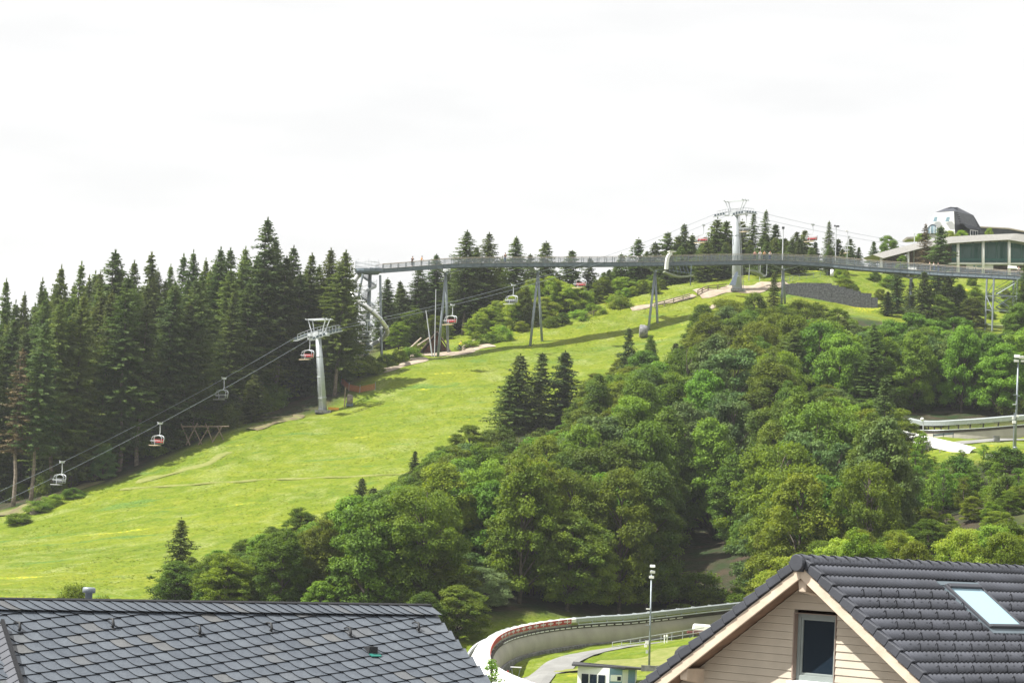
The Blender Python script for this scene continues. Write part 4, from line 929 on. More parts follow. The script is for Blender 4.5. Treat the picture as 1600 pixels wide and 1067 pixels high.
for (x0, y0, x1, y1, Yv, r_) in [(567,428,558,470,442,.2),(594,430,597,574,443,.24),(579,428,574,565,446,.26)]:
    tp = P(x0, y0, Yv); bp_ = P(x1, y1, Yv); 
    if y1 > 500: bp_ = Vector((bp_.x, bp_.y, ground(bp_.x, bp_.y) - .5))
    else: bp_ = tp + (bp_ - tp) * 3.1; bp_.z = ground(bp_.x, bp_.y) - .4
    m.tube([bp_, tp], [r_, r_ * .85], 10)
m.build('leg', M['steel'], pl)
# spiral staircase
sc_ = thing('spiral_staircase', 'grey steel spiral staircase winding down inside the slide tower', 'staircase', Vector((pc.x, pc.y, ground(pc.x, pc.y))))
x0 = P(577, 440, 446); gzc = ground(x0.x, x0.y); ztop = pc.z; m = MB(); m.tube([(x0.x, x0.y, gzc - .5), (x0.x, x0.y, ztop)], .22, 12); m.build('centre_column', M['steel'], sc_, True)
m = MB(); ns = 96; pr = []
for k in range(ns):
    a = k * .30; z = gzc + (ztop - gzc) * k / ns; d = Vector((math.cos(a), math.sin(a), 0)); e = Vector((-d.y, d.x, 0))
    m.box(Vector((x0.x, x0.y, z)) + d * .75, (1.15, .36, .06), (d, e, UPV)); pr.append(Vector((x0.x, x0.y, z)) + d * 1.32)
m.build('treads', M['steel'], sc_)
m = MB()
for i in range(ns - 1):
    a, b_ = pr[i], pr[i + 1]; o = len(m.v); m.add([a - UPV * .15, b_ - UPV * .15, b_ + UPV * .32, a + UPV * .32], [(0, 1, 2, 3)]); 
m.tube([p + UPV * 1.0 for p in pr], .035, 6); 
for p in pr[::3]: m.bar(p, p + UPV * 1.0, .03)
m.build('stringer_and_rail', M['steel_light'], sc_)
# tube slide
sl = thing('tube_slide', 'shiny stainless tube slide spiralling down around the bridge end tower', 'slide', P(575, 560, 444))
keys = [(569,424,445),(560,431,444.0),(553,440,442),(549,452,440),(551,462,438.5),(559,471,437.6),(570,478,437.4),(583,488,437.8),(594,499,438.6),(602,510,440),(605,518,442),(600,527,444),(589,535,446),(578,540,447.5),(566,545,448.5),(556,552,448),(551,560,446),(556,568,444.5),(566,569,443)]
kp = [P(*k) for k in keys]; dense = []
for i in range(len(kp) - 1):
    p0, p1, p2, p3 = kp[max(i - 1, 0)], kp[i], kp[i + 1], kp[min(i + 2, len(kp) - 1)]
    for j in range(5):
        u = j / 5; dense.append(.5 * ((2 * p1) + (p2 - p0) * u + (2 * p0 - 5 * p1 + 4 * p2 - p3) * u * u + (3 * p1 - p0 - 3 * p2 + p3) * u ** 3))
m = MB(); m.tube(dense, .42, 14); m.build('tube', M['inox'], sl, True)
m = MB()
for i in range(4, len(dense), 6):
    d = (dense[min(i + 1, len(dense) - 1)] - dense[i - 1]).normalized(); m.tube([dense[i] - d * .05, dense[i] + d * .05], .49, 14)
m.build('flanges', M['steel'], sl)
m = MB(); ctr = x0
for i in (12, 28, 44, 56, 70): m.tube([dense[i] - UPV * .3, Vector((ctr.x, ctr.y, dense[i].z - .6))], .07, 6); m.tube([dense[i] - UPV * .3, Vector((ctr.x, ctr.y, dense[i].z - 2.0))], .06, 6)
m.build('strut', M['steel_light'], sl)

# white arched pod hung on the bridge
pod = thing('slide_pod', 'white curved hood with olive grey hull fixed to the bridge above the third pylon', 'pod', P(1040, 416, 464))
c, d, n_ = bridge_pt(1040); c = c + n_ * 1.9
m = MB(); path = [(0.45, 2.1), (.15, 2.05), (-.15, 1.7), (-.35, 1.1), (-.42, .4), (-.44, -.3), (-.44, -.8)]
for i in range(len(path) - 1):
    (a0, z0), (a1, z1) = path[i], path[i + 1]; p0 = c + d * a0 + UPV * z0; p1 = c + d * a1 + UPV * z1; m.bar(p0, p1 + (p1 - p0) * .06, .5, .8, up=n_)
m.box(c + d * .45 + UPV * 2.5, (1.3, 1.3, .12), (d, n_, UPV)); m.build('hood', M['white'], pod)
m = MB(); sec = []; 
for k in range(9):
    x = -.9 + k * .68; sec.append((x, -1.3 - .55 * math.sin(math.pi * k / 8) - .25 * k / 8))
for i in range(8): 
    a0, z0 = sec[i]; a1, z1 = sec[i + 1]; m.bar(c + d * a0 + UPV * z0, c + d * a1 + UPV * z1, 1.5, .3, up=UPV)
m.build('hull', M['olive'], pod)
m = MB(); q0 = c + d * 4.3; m.bar(q0 + UPV * .4, q0 - UPV * 3.4, .18); m.bar(c + d * .2 + UPV * .2, c + d * .2 - UPV * 1.2, .12)
for k in range(5): m.bar(c + d * (.5 + k * .7) + UPV * .3, c + d * (1.1 + k * .7) - UPV * 1.3, .09)
m.bar(c + d * .2 - UPV * .9, q0 - UPV * 1.2, .1); m.build('hanging_frame', M['steel_dark'], pod)
# suspended pale platform near the upper tower
sp_ = thing('hanging_platform', 'pale olive hanging tray platform under the bridge right of the upper lift tower', 'platform', P(1180, 424, 470))
c, d, n_ = bridge_pt(1182); m = MB(); pp = [(-1.7, -1.3), (-.6, -1.35), (.6, -1.7), (1.6, -2.2)]
for i in range(3): 
    a0, z0 = pp[i]; a1, z1 = pp[i + 1]; m.bar(c + d * a0 + UPV * z0, c + d * a1 + UPV * z1, 1.9, .35, up=UPV)
m.build('tray', M['olive'], sp_)
m = MB(); m.bar(c - d * 1.8 + UPV * .1 + n_ * .9, c - d * 1.8 - UPV * 3.2 + n_ * .9, .16); m.bar(c + d * 1.7 + n_ * .9 + UPV * .1, c + d * 1.7 - UPV * 2.0 + n_ * .9, .18); m.bar(c + d * .7 + n_ * -.6 + UPV * .1, c + d * .7 - UPV * 1.5 + n_ * -.6, .12)
m.bar(c + d * 1.7 - UPV * 1.9 + n_ * .9, c + d * 1.0 - UPV * 2.2 + n_ * .9, .14); m.build('hanger', M['steel_light'], sp_)

# ------------------------------------------------------------------ people
def skinmesh(name, verts, edges, rad, m, sub=2, root=0):
    me = bpy.data.meshes.new(name); me.from_pydata(verts, edges, []); o = bpy.data.objects.new('tmp', me); COL.objects.link(o)
    md = o.modifiers.new('s', 'SKIN'); md.use_smooth_shade = True
    for i, r_ in enumerate(rad):
        sv = me.skin_vertices[0].data[i]; sv.radius = (r_, r_) if not isinstance(r_, tuple) else r_; sv.use_root = (i == root)
    o.modifiers.new('u', 'SUBSURF').levels = sub
    dg = bpy.context.evaluated_depsgraph_get(); dg.update(); e = bpy.data.meshes.new_from_object(o.evaluated_get(dg)); bpy.data.objects.remove(o)
    e.materials.clear(); e.materials.append(m); e.name = name; return e
def person(loc, rot, lab, jacket, trousers, lean=.12, seat=False, bike=False, arms='rail'):
    t = thing('person', lab, 'person', loc)
    hip = .92; sh = 1.42; L_ = lean
    hand = (.32, 1.08) if arms == 'rail' else (.05, .78)
    legs = [(-.1, 0, .9), (-.12, .02, .5), (-.12, -.03, .08), (-.12, .12, .04), (.1, 0, .9), (.13, .04, .5), (.13, .06, .08), (.13, .2, .04)]
    if bike: legs = [(-.1, 0, .9), (-.12, .32, .62), (-.12, .12, .22), (-.12, .28, .18), (.1, 0, .9), (.12, .28, .52), (.12, .05, .08), (.12, .2, .05)]
    Vb = [(0, 0, .95), (0, L_ * .5, 1.2), (0, L_, sh), (0, L_ + .02, 1.52), (0, L_ + .04, 1.62), (0, L_ + .05, 1.74)] + legs + \
         [(-.18, L_, sh - .03), (-.24, L_ + .05, 1.15), (-.2, L_ + hand[0], hand[1]), (-.2, L_ + hand[0] + .09, hand[1]), (.18, L_, sh - .03), (.24, L_ + .05, 1.15), (.2, L_ + hand[0], hand[1]), (.2, L_ + hand[0] + .09, hand[1])]
    E = [(0, 1), (1, 2), (2, 3), (3, 4), (4, 5), (0, 6), (6, 7), (7, 8), (8, 9), (0, 10), (10, 11), (11, 12), (12, 13), (2, 14), (14, 15), (15, 16), (16, 17), (2, 18), (18, 19), (19, 20), (20, 21)]
    rad = [(.13, .1), (.13, .1), (.15, .1), .055, .095, .07, .085, .06, .04, .03, .085, .06, .04, .03, .055, .045, .032, .028, .055, .045, .032, .028]
    def part(nm, me):
        o = bpy.data.objects.new(nm, me); COL.objects.link(o); o.parent = t; return o
    part('body', skinmesh('body', Vb, E, rad, M['skin']))
    jv = [Vb[i] for i in (0, 1, 2, 14, 15, 18, 19)] + [(-.22, L_ + hand[0] * .5, (hand[1] + 1.15) / 2), (.22, L_ + hand[0] * .5, (hand[1] + 1.15) / 2)]
    part('jacket', skinmesh('jacket', jv, [(0, 1), (1, 2), (2, 3), (3, 4), (4, 7), (2, 5), (5, 6), (6, 8)], [(.16, .125), (.155, .12), (.17, .12), .075, .065, .075, .065, .055, .055], jacket))
    tv = [Vb[i] for i in (0, 6, 7, 8, 10, 11, 12)]
    part('trousers', skinmesh('trousers', tv, [(0, 1), (1, 2), (2, 3), (0, 4), (4, 5), (5, 6)], [(.15, .12), .105, .08, .06, .105, .08, .06], trousers))
    m = MB(); m.lathe((0, L_ + .02, 1.66), [(.105, -.02), (.11, .05), (.085, .11), (.03, .145), (0, .15)], 10); o = m.build('hair', M['hair']); o.parent = t; o.matrix_parent_inverse = Matrix()
    t.rotation_euler = (0, 0, rot); return t
J = {k: mat('cloth_' + k, c, .85, var=.1) for k, c in {'white': (.7, .7, .68), 'pink': (.55, .25, .25), 'orange': (.6, .3, .08), 'blue': (.05, .09, .2), 'dark': (.03, .035, .05), 'grey': (.3, .3, .32), 'beige': (.45, .36, .25)}.items()}
def on_bridge(px, off, rot, lab, j, tr_, **k):
    c, d, n_ = bridge_pt(px); return person(c + UPV * .72 + n_ * off, rot, lab, J[j], J[tr_], **k)
on_bridge(642, .3, R(200), 'person in dark clothes walking on the bridge near its left end', 'dark', 'dark')
on_bridge(658, -.2, R(250), 'person in orange top on the bridge right of the dark clothed walker', 'orange', 'grey')
on_bridge(787, .4, R(190), 'person in dark jacket at the railing between the first two pylons', 'dark', 'blue')
on_bridge(1177, .5, R(180), 'person in pink top, leftmost of the four on the bridge by the upper tower', 'pink', 'dark')
on_bridge(1185, .55, R(170), 'person in white shirt, second from left of the four on the bridge', 'white', 'grey')
on_bridge(1192, .45, R(185), 'person in orange top leaning on the rail, third of the four on the bridge', 'orange', 'dark')
on_bridge(1200.5, .5, R(190), 'person in white top, rightmost of the four on the bridge by the upper tower', 'white', 'blue')
on_bridge(1454, .3, R(90), 'person with bare legs in beige top walking on the bridge before the big spruce', 'beige', 'beige')
on_bridge(1460, .2, R(70), 'person in white shirt and blue shorts on the bridge before the big spruce', 'white', 'blue')
on_bridge(1466, -.1, R(80), 'person in dark top on the bridge directly right of the white shirted one', 'dark', 'blue')
on_bridge(1592, .3, R(180), 'person in white top standing on the bridge near the right picture edge', 'white', 'dark')
g = G(717, 549); person(g + Vector((0, 0, .12)), R(-90), 'cyclist in a yellow jacket riding up the path beyond the first pylon', M['yellow'], J['dark'], .28, bike=True)
bk = thing('bicycle', 'dark bicycle ridden by the yellow jacketed cyclist on the hill path', 'bicycle', g)
m = MB()
for s_ in (-.5, .52):
    ctr = g + Vector((s_, 0, .36)); o_ = MB(); o_.tube([ctr + Vector((math.cos(a) * .33, 0, math.sin(a) * .33)) for a in [2 * math.pi * k / 16 for k in range(17)]], .03, 6, cap=False); o_.build('wheel', M['black'], bk)
for a, b_ in [((-.5, .36), (-.1, .3)), ((-.1, .3), (-.2, .85)), ((-.1, .3), (.35, .8)), ((-.2, .75), (.35, .8)), ((.35, .95), (.52, .36)), ((-.2, .75), (-.5, .36))]: m.tube([g + Vector((a[0], 0, a[1])), g + Vector((b_[0], 0, b_[1]))], .025, 6)
m.tube([g + Vector((.38, -.25, 1.0)), g + Vector((.38, .25, 1.0))], .02, 6); m.box(g + Vector((-.22, 0, .9)), (.26, .13, .06)); m.build('frame', M['back_dark'], bk)
# ------------------------------------------------------------------ tiled house on the right
def tile_mat(name, col, rough, spec, var=.16, sc=1.2, coord='Object'):
    m = mat(name, col, rough, 0, spec, var=var, scale=sc, bump=.12, bscale=30); return m
M['tile'] = tile_mat('anthracite_concrete_tile', (.072, .077, .094), .48, .5)
M['verge'] = tile_mat('anthracite_verge_tile', (.05, .054, .066), .55, .45)
M['siding'] = mat('beige_painted_siding', (.49, .43, .345), .75, var=.07, scale=1.6, bump=.08, bscale=40)
M['barge'] = mat('beige_stained_timber', (.55, .45, .35), .7, var=.12, scale=2.5, bump=.1, bscale=20)
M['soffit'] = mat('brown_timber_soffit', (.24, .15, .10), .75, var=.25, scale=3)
M['gap'] = mat('dark_joint', (.03, .028, .026), .9)
M['win_frame'] = mat('grey_green_window_frame', (.22, .25, .24), .45, var=.06)
M['sill'] = mat('white_metal_sill', (.78, .80, .80), .35)
M['edge_and_shadow'] = mat('dark_edge_and_shadow', (.012, .013, .016), .8)  # near-black for trim and edges; also paints shadow below tile and slate rows
hA = P(1253, 869, 52.0); a_ = R(46); p_ = R(35)
rdv = Vector((math.cos(a_), math.sin(a_), 0)); gv = Vector((math.sin(a_), -math.cos(a_), 0))
def Lh(g_, r_, z_): return hA + gv * g_ + rdv * r_ + UPV * z_
sR = gv * math.cos(p_) - UPV * math.sin(p_); nR = gv * math.sin(p_) + UPV * math.cos(p_)      # right slope: down dir, normal
sL = -gv * math.cos(p_) - UPV * math.sin(p_); nL = -gv * math.sin(p_) + UPV * math.cos(p_)
def RS(r_, s_, h_): return hA + rdv * r_ + sR * s_ + nR * h_
def LS(r_, s_, h_): return hA + rdv * r_ + sL * s_ + nL * h_
house = thing('timber_house', 'beige timber clad house with dark tiled gable roof and roof window, lower right', 'house', Lh(0, 5, -8))
def plane_hit(px, py, o, n_):
    r = ray(px, py); return r * (o.dot(n_) / r.dot(n_))
def rs_at(px, py): h = plane_hit(px, py, hA, nR) - hA; return h.dot(rdv), h.dot(sR)
RL, SLEN, CRS = 11.0, 5.6, .345
rows = [(.30 + CRS * k) for k in range(16)]
sky_c = [rs_at(*q) for q in ((1473.4, 916.6), (1531, 920), (1597.6, 985), (1542.8, 983.4))]
sr0 = (sky_c[0][0] + sky_c[3][0]) / 2; sr1 = (sky_c[1][0] + sky_c[2][0]) / 2; ss0 = (sky_c[0][1] + sky_c[1][1]) / 2; ss1 = (sky_c[2][1] + sky_c[3][1]) / 2
def wave(r_):
    u = (r_ / .15) % 1.0; return .042 * (math.cos(2 * math.pi * u) * .5 + .5) ** 1.1
def tiles(name, surf, s_max, step, parent, cut=None):
    m = MB(); nr = int(RL / step); 
    for k in range(-1, 16):
        s0 = max(.0, .30 + CRS * (k - 1)); s1 = .30 + CRS * k
        if k < 0 or s0 >= s_max: continue
        if s1 - s0 < .1: continue
        o = len(m.v); jr = random.Random(k)
        for i in range(nr + 1):
            r_ = i * step + .0; w_ = wave(r_); ti = int(r_ / .30); jt = .004 * math.sin(ti * 12.9 + k * 7.1)
            m.v.append(tuple(surf(r_, s0, .004 + w_ * .9 + jt * .3))); m.v.append(tuple(surf(r_, s1 + jt, .026 + w_))); m.v.append(tuple(surf(r_, s1 + jt - .004, .006 + w_ * .1)))
        for i in range(nr):
            rm = i * step
            if cut and cut[0] < rm < cut[1] and s0 + .12 > cut[2] and s1 - .12 < cut[3]: continue
            q = o + i * 3; m.f.append((q, q + 1, q + 4, q + 3)); m.m.append(0); m.f.append((q + 1, q + 2, q + 5, q + 4)); m.m.append(1)  # lip faces take the near-black painted row shadow
    ob_ = m.build(name, [M['tile'], M['edge_and_shadow']], parent, True)
    return ob_
ro = tiles('roof_tiles', RS, SLEN, .0125, house, (sr0 - .08, sr1 + .08, ss0 - .12, ss1 + .12)); ro['label'] = 'dark wavy tiles of the right roof slope'
rl_ = tiles('roof_tiles', LS, SLEN, .05, house); rl_['label'] = 'dark tiles of the left roof slope seen edge on'
for nm, S_, in (('verge_tiles', RS), ('verge_tiles', LS)):
    m = MB()
    for k in range(0, 16):
        s0 = .30 + CRS * (k - 1) + (.02 if k else .12); s1 = .30 + CRS * k + .012; h0, h1 = .018, .062
        pts_ = [S_(-.075, s0, h0 - .17), S_(.03, s0, h0 - .17), S_(.03, s1, h1 - .19), S_(-.075, s1, h1 - .19), S_(-.075, s0, h0), S_(.05, s0, h0 + .01), S_(.05, s1, h1 + .01), S_(-.075, s1, h1)]
        m.hexa(pts_)
    o = m.build(nm, M['verge'], house); bv = o.modifiers.new('b', 'BEVEL'); bv.width = .012; bv.segments = 2
m = MB()
k = 0; r_ = -.10
while r_ < RL:                                     # ridge caps
    o = len(m.v); nseg = 10
    for (rr_, q, dz) in ((r_, .150, .035), (r_ + .05, .152, .036), (r_ + .43, .132, .012)):
        for j in range(nseg + 1):
            a = math.pi * (j / nseg) * 1.1 - .05 * math.pi; m.v.append(tuple(Lh(math.cos(a) * q, rr_, -.125 + dz + math.sin(a) * q * .95)))
    for i in range(2):
        for j in range(nseg): m.f.append((o + i * (nseg + 1) + j, o + i * (nseg + 1) + j + 1, o + (i + 1) * (nseg + 1) + j + 1, o + (i + 1) * (nseg + 1) + j)); m.m.append(0)
    m.f.append(tuple(o + j for j in range(nseg + 1))); m.m.append(0)
    r_ += .375
m.build('ridge_tiles', M['tile'], house, True)
m = MB(); m.lathe(Lh(0, -.11, -.13), [(.17, 0), (.175, .06), (.16, .08), (0, .08)], 18, ax=(gv, UPV, -rdv)); m.box(Lh(0, -.09, -.2), (.2, .1, .22), (gv, rdv, UPV)); m.build('ridge_end_cap', M['verge'], house)
def slab(S_, r0, r1, s0, s1, h0, h1): 
    return [S_(r0, s0, h0), S_(r1, s0, h0), S_(r1, s1, h0), S_(r0, s1, h0), S_(r0, s0, h1), S_(r1, s0, h1), S_(r1, s1, h1), S_(r0, s1, h1)]
# barge boards with mitred top
tp_ = math.tan(p_)
for S_, lb in ((RS, 'sunlit right barge board'), (LS, 'left barge board')):
    m = MB(); h1, h0 = -.16, -.36
    m.hexa([S_(-.03, -h0 * tp_ * .999, h0), S_(.02, -h0 * tp_ * .999, h0), S_(.02, SLEN, h0), S_(-.03, SLEN, h0), S_(-.03, -h1 * tp_ * .999, h1), S_(.02, -h1 * tp_ * .999, h1), S_(.02, SLEN, h1), S_(-.03, SLEN, h1)])
    o = m.build('barge_board', M['barge'], house, label=lb); o.modifiers.new('b', 'BEVEL').width = .006
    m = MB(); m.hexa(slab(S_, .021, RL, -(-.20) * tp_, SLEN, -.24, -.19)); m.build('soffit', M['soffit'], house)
    m = MB(); m.hexa(slab(S_, .0, RL, .12, SLEN, -.188, .0)); m.build('roof_deck', M['verge'], house)
WR = .62                                            # wall plane set back
def wall_z(g_, off=.26): return -(off / math.cos(p_)) - abs(g_) * tp_
wo = Lh(0, WR, 0)
def wg(px, py): h = plane_hit(px, py, wo, rdv) - hA; return h.dot(gv), h.z
wTL, wTR = wg(1243.3, 957.6), wg(1307.0, 962.1); wBL = wg(1239, 1062)
wx0, wx1 = wTL[0], wTR[0]; wz1 = (wTL[1] + wTR[1]) / 2; wz0 = wBL[1] + .0
print('WIN', wx0, wx1, wz0, wz1, 'SKY', sr0, sr1, ss0, ss1)
m = MB(); bh = .157; z1 = -.30; GWD = SLEN * math.cos(p_) - .35
# siding boards clipped to the gable
for k in range(50):
    za, zb = z1 - k * bh, z1 - (k + 1) * bh
    def gl(z): return min(GWD, max(0, (-z - .26 / math.cos(p_)) / tp_))
    a0, a1 = gl(za), gl(zb)
    segs = [(-a1, a1, -a0, a0)]
    if zb < wz1 and za > wz0: segs = [(-a1, wx0 - .03, -a0, wx0 - .03), (wx1 + .03, a1, wx1 + .03, a0)]
    for (b0, b1, t0, t1) in segs:
        if b1 - b0 < .03: continue
        t0 = min(t0, t1)
        pts_ = [Lh(b0, WR - .022, zb), Lh(b1, WR - .022, zb), Lh(b1, WR + .12, zb), Lh(b0, WR + .12, zb), Lh(t0, WR - .004, za - .006), Lh(max(t1, t0 + .001), WR - .004, za - .006), Lh(max(t1, t0 + .001), WR + .12, za - .0), Lh(t0, WR + .12, za - .0)]
        m.hexa(pts_)
m.build('siding', M['siding'], house)
m = MB(); zb = -8.5                                  # wall core and other walls
core = [(-GWD, zb), (GWD, zb), (GWD, wall_z(GWD, .30)), (0, wall_z(0, .30)), (-GWD, wall_z(GWD, .30))]
for s_ in (-1, 1): m.hexa([Lh(s_ * GWD - .1, WR + .2, zb), Lh(s_ * GWD + .1, WR + .2, zb), Lh(s_ * GWD + .1, RL - .5, zb), Lh(s_ * GWD - .1, RL - .5, zb), Lh(s_ * GWD - .1, WR + .2, wall_z(GWD, .3)), Lh(s_ * GWD + .1, WR + .2, wall_z(GWD, .3)), Lh(s_ * GWD + .1, RL - .5, wall_z(GWD, .3)), Lh(s_ * GWD - .1, RL - .5, wall_z(GWD, .3))])
m.add([Lh(g_, RL - .4, z_) for g_, z_ in core], [(0, 1, 2, 3, 4)])
m.build('wall', M['siding'], house)
# window
wn = bpy.data.objects.new('window', None); COL.objects.link(wn); wn.parent = house; wn.matrix_parent_inverse = parent_inv(house)
def wbox(m, g0, g1, z0, z1_, r0, r1): m.hexa([Lh(g0, r0, z0), Lh(g1, r0, z0), Lh(g1, r1, z0), Lh(g0, r1, z0), Lh(g0, r0, z1_), Lh(g1, r0, z1_), Lh(g1, r1, z1_), Lh(g0, r1, z1_)])
m = MB(); jr0, jr1 = WR - .02, WR + .16
wbox(m, wx0 - .03, wx0, wz0, wz1 + .0, WR - .026, jr1); wbox(m, wx1, wx1 + .02, wz0, wz1, WR - .03, jr1); wbox(m, wx0 - .03, wx1 + .02, wz1, wz1 + .015, WR - .03, jr1)
m.build('reveal', mat('brown_grey_reveal', (.26, .20, .165), .7), wn)
m = MB(); fr = .075; F0, F1 = WR + .09, WR + .15
wbox(m, wx0, wx0 + fr, wz0, wz1, F0, F1); wbox(m, wx1 - fr, wx1, wz0, wz1, F0, F1); wbox(m, wx0 + fr, wx1 - fr, wz1 - fr, wz1, F0, F1); wbox(m, wx0 + fr, wx1 - fr, wz0, wz0 + .12, F0, F1)
f2 = .05; a0, a1, c0, c1 = wx0 + fr, wx1 - fr, wz0 + .12, wz1 - fr; F0b = F0 + .02
wbox(m, a0, a0 + f2, c0, c1, F0b, F1); wbox(m, a1 - f2, a1, c0, c1, F0b, F1); wbox(m, a0 + f2, a1 - f2, c1 - f2, c1, F0b, F1); wbox(m, a0 + f2, a1 - f2, c0, c0 + f2, F0b, F1)
o = m.build('frame', M['win_frame'], wn); o.modifiers.new('b', 'BEVEL').width = .006
m = MB(); wbox(m, a0 + f2, a1 - f2, c0 + f2, c1 - f2, F0b + .03, F0b + .04); m.build('pane', M['win_glass'], wn)
m = MB(); wbox(m, a0 + f2 + .03, a0 + f2 + .10, c0 + f2, c1 - f2, F1 + .10, F1 + .12); m.build('curtain', M['blue_paint'], wn)
m = MB(); m.hexa([Lh(wx0 - .10, WR - .10, wz0 - .05), Lh(wx1 + .04, WR - .10, wz0 - .05), Lh(wx1 + .04, WR + .1, wz0 - .02), Lh(wx0 - .10, WR + .1, wz0 - .02), Lh(wx0 - .10, WR - .10, wz0 - .02), Lh(wx1 + .04, WR - .10, wz0 - .02), Lh(wx1 + .04, WR + .1, wz0 + .01), Lh(wx0 - .10, WR + .1, wz0 + .01)]); m.build('sill', M['sill'], wn)
# projecting purlin ends
for (gc, zc, lab) in ((0, -.62, 'ridge purlin end'), (-3.02, -.60 - 3.02 * tp_ + .10, 'left purlin end')):
    m = MB(); w2, hh = .11, .15
    m.hexa([Lh(gc - w2 * .8, .06, zc - hh * .6), Lh(gc + w2 * .8, .06, zc - hh * .6), Lh(gc + w2, WR + .1, zc - hh * 1.3), Lh(gc - w2, WR + .1, zc - hh * 1.3), Lh(gc - w2, .05, zc + hh), Lh(gc + w2, .05, zc + hh), Lh(gc + w2, WR + .1, zc + hh), Lh(gc - w2, WR + .1, zc + hh)])
    o = m.build('purlin', M['barge'], house, label=lab); o.modifiers.new('b', 'BEVEL').width = .008
# snow hooks
def hook(S_, r_, s_, parent, sc=1.0, m_=None):
    m = MB(); pts_ = [S_(r_, s_ + .02, .06), S_(r_, s_ - .02, .11 * sc), S_(r_ - .01, s_ - .07 * sc, .16 * sc), S_(r_ - .04, s_ - .09 * sc, .165 * sc), S_(r_ - .065, s_ - .06 * sc, .13 * sc)]
    m.tube(pts_, [.012, .013, .014, .014, .012], 6); return m.build('snow_hook', m_ or M['verge'], parent, True)
h0r, _ = rs_at(1250 + 405 / 4.571, 840 + 372 / 4.571); nh = 0
for k in range(3, 15):
    s_ = .30 + CRS * (k - 0) ; off = h0r - (.15 * ((k - 3) // 3 * 1)) + (0 if k < 6 else .0)
    j = -4
    while True:
        r_ = off + .6 * j - (.15 if (k % 2) else 0); j += 1
        if r_ < .35: continue
        if r_ > 8.2: break
        if sr0 - .12 < r_ < sr1 + .12 and ss0 - .2 < s_ < ss1 + .15: continue
        q = proj(RS(r_, s_, .1))
        if q[1] > 1070 or q[0] > 1604: continue
        if nh < 95: hook(RS, round(r_ / .15) * .15, s_, house); nh += 1
# roof window
rw = bpy.data.objects.new('roof_window', None); COL.objects.link(rw); rw.parent = house; rw.matrix_parent_inverse = parent_inv(house)
m = MB(); b_ = .07
for (r0, r1, s0, s1, hh) in ((sr0, sr0 + b_, ss0, ss1, .10), (sr1 - b_, sr1, ss0, ss1, .10), (sr0 + b_, sr1 - b_, ss0, ss0 + .12, .13), (sr0 + b_, sr1 - b_, ss1 - .09, ss1, .11)): m.hexa(slab(RS, r0, r1, s0, s1, -.02, hh))
o = m.build('frame', M['verge'], rw); o.modifiers.new('b', 'BEVEL').width = .012
m = MB(); m.hexa(slab(RS, sr0 + b_, sr1 - b_, ss0 + .12, ss1 - .09, .05, .075)); m.build('pane', M['sky_glass'], rw)
m = MB(); m.hexa(slab(RS, sr0 - .05, sr1 + .05, ss1 + .005, ss1 + .16, .03, .05)); m.hexa(slab(RS, sr0 - .1, sr0 - .004, ss0 - .05, ss1, .02, .045)); m.hexa(slab(RS, sr1 + .004, sr1 + .1, ss0 - .05, ss1, .02, .045)); m.hexa(slab(RS, sr0 - .1, sr1 + .1, ss0 - .14, ss0 - .005, .02, .06))
m.build('flashing', M['steel_dark'], rw)

# ------------------------------------------------------------------ slate roofed house on the left
M['slate'] = mat('blue_grey_slate', (.115, .13, .155), .42, 0, .55, bump=.25, bscale=18)
nn_ = M['slate'].node_tree; bb = nn_.nodes['Principled BSDF']; va = nn_.nodes.new('ShaderNodeAttribute'); va.attribute_name = 'tone'
tc_ = nn_.nodes.new('ShaderNodeTexCoord'); sf = noise(nn_, tc_.outputs['Object'], 5, 8); sc1 = ramp(nn_, va.outputs['Fac'], [(0, (.072, .086, .106)), (.4, (.088, .103, .124)), (.7, (.100, .116, .138)), (.8, (.12, .122, .122))])
sc2 = ramp(nn_, sf, [(.3, (.82, .82, .83)), (.7, (1.08, 1.08, 1.06))]); mm_ = nn_.nodes.new('ShaderNodeMix'); mm_.data_type = 'RGBA'; mm_.blend_type = 'MULTIPLY'; mm_.inputs[0].default_value = 1
nn_.links.new(sc1, mm_.inputs[6]); nn_.links.new(sc2, mm_.inputs[7]); nn_.links.new(mm_.outputs[2], bb.inputs['Base Color'])
d0, d1 = 40.0, 44.8
kL, kR = P(-30, 940.0, d0 - .2), P(672, 949.6, d1)
ru = (kR - kL).normalized(); hz = Vector((ru.x, ru.y, 0)).normalized(); dn = Vector((hz.y, -hz.x, 0))
vR = ray(770, 1067); best = None
for deg in np.arange(20, 65, .25):
    dd = dn * math.cos(R(deg)) - UPV * math.sin(R(deg)); nn2 = ru.cross(dd).normalized(); h = vR * (kR.dot(nn2) / vR.dot(nn2)) - kR
    perp = (h - dd * h.dot(dd)).length / h.length
    if best is None or perp < best[0]: best = (perp, deg)
SP_ = R(min(52, max(32, best[1]))); sdn = dn * math.cos(SP_) - UPV * math.sin(SP_); snr = ru.cross(sdn).normalized(); 
if snr.z < 0: snr = -snr
hv_ = vR * (kR.dot(snr) / vR.dot(snr)) - kR; vdir = hv_.normalized()      # verge direction in the roof plane
print('SLATE pitch', best, 'verge', hv_.length, vdir.dot(ru))
def SL(u, s_, h_): return kR + ru * u + sdn * s_ + snr * h_
def us(px, py): h = plane_hit(px, py, kR, snr) - kR; return h.dot(ru), h.dot(sdn)
shouse = thing('slate_roofed_house', 'house with blue grey slate roof of curved overlapping slates, lower left foreground', 'house', SL(-5, 0, -7))
c0 = us(300, 1010); cA = us(300 + 20.4, 1010 - 3.4); cB = us(300 + 3.0, 1010 + 15.8)
av = Vector((cA[0] - c0[0], cA[1] - c0[1])); bv_ = Vector((cB[0] - c0[0], cB[1] - c0[1])); print('slate', av, bv_)
UL = us(-60, 1000)[0]
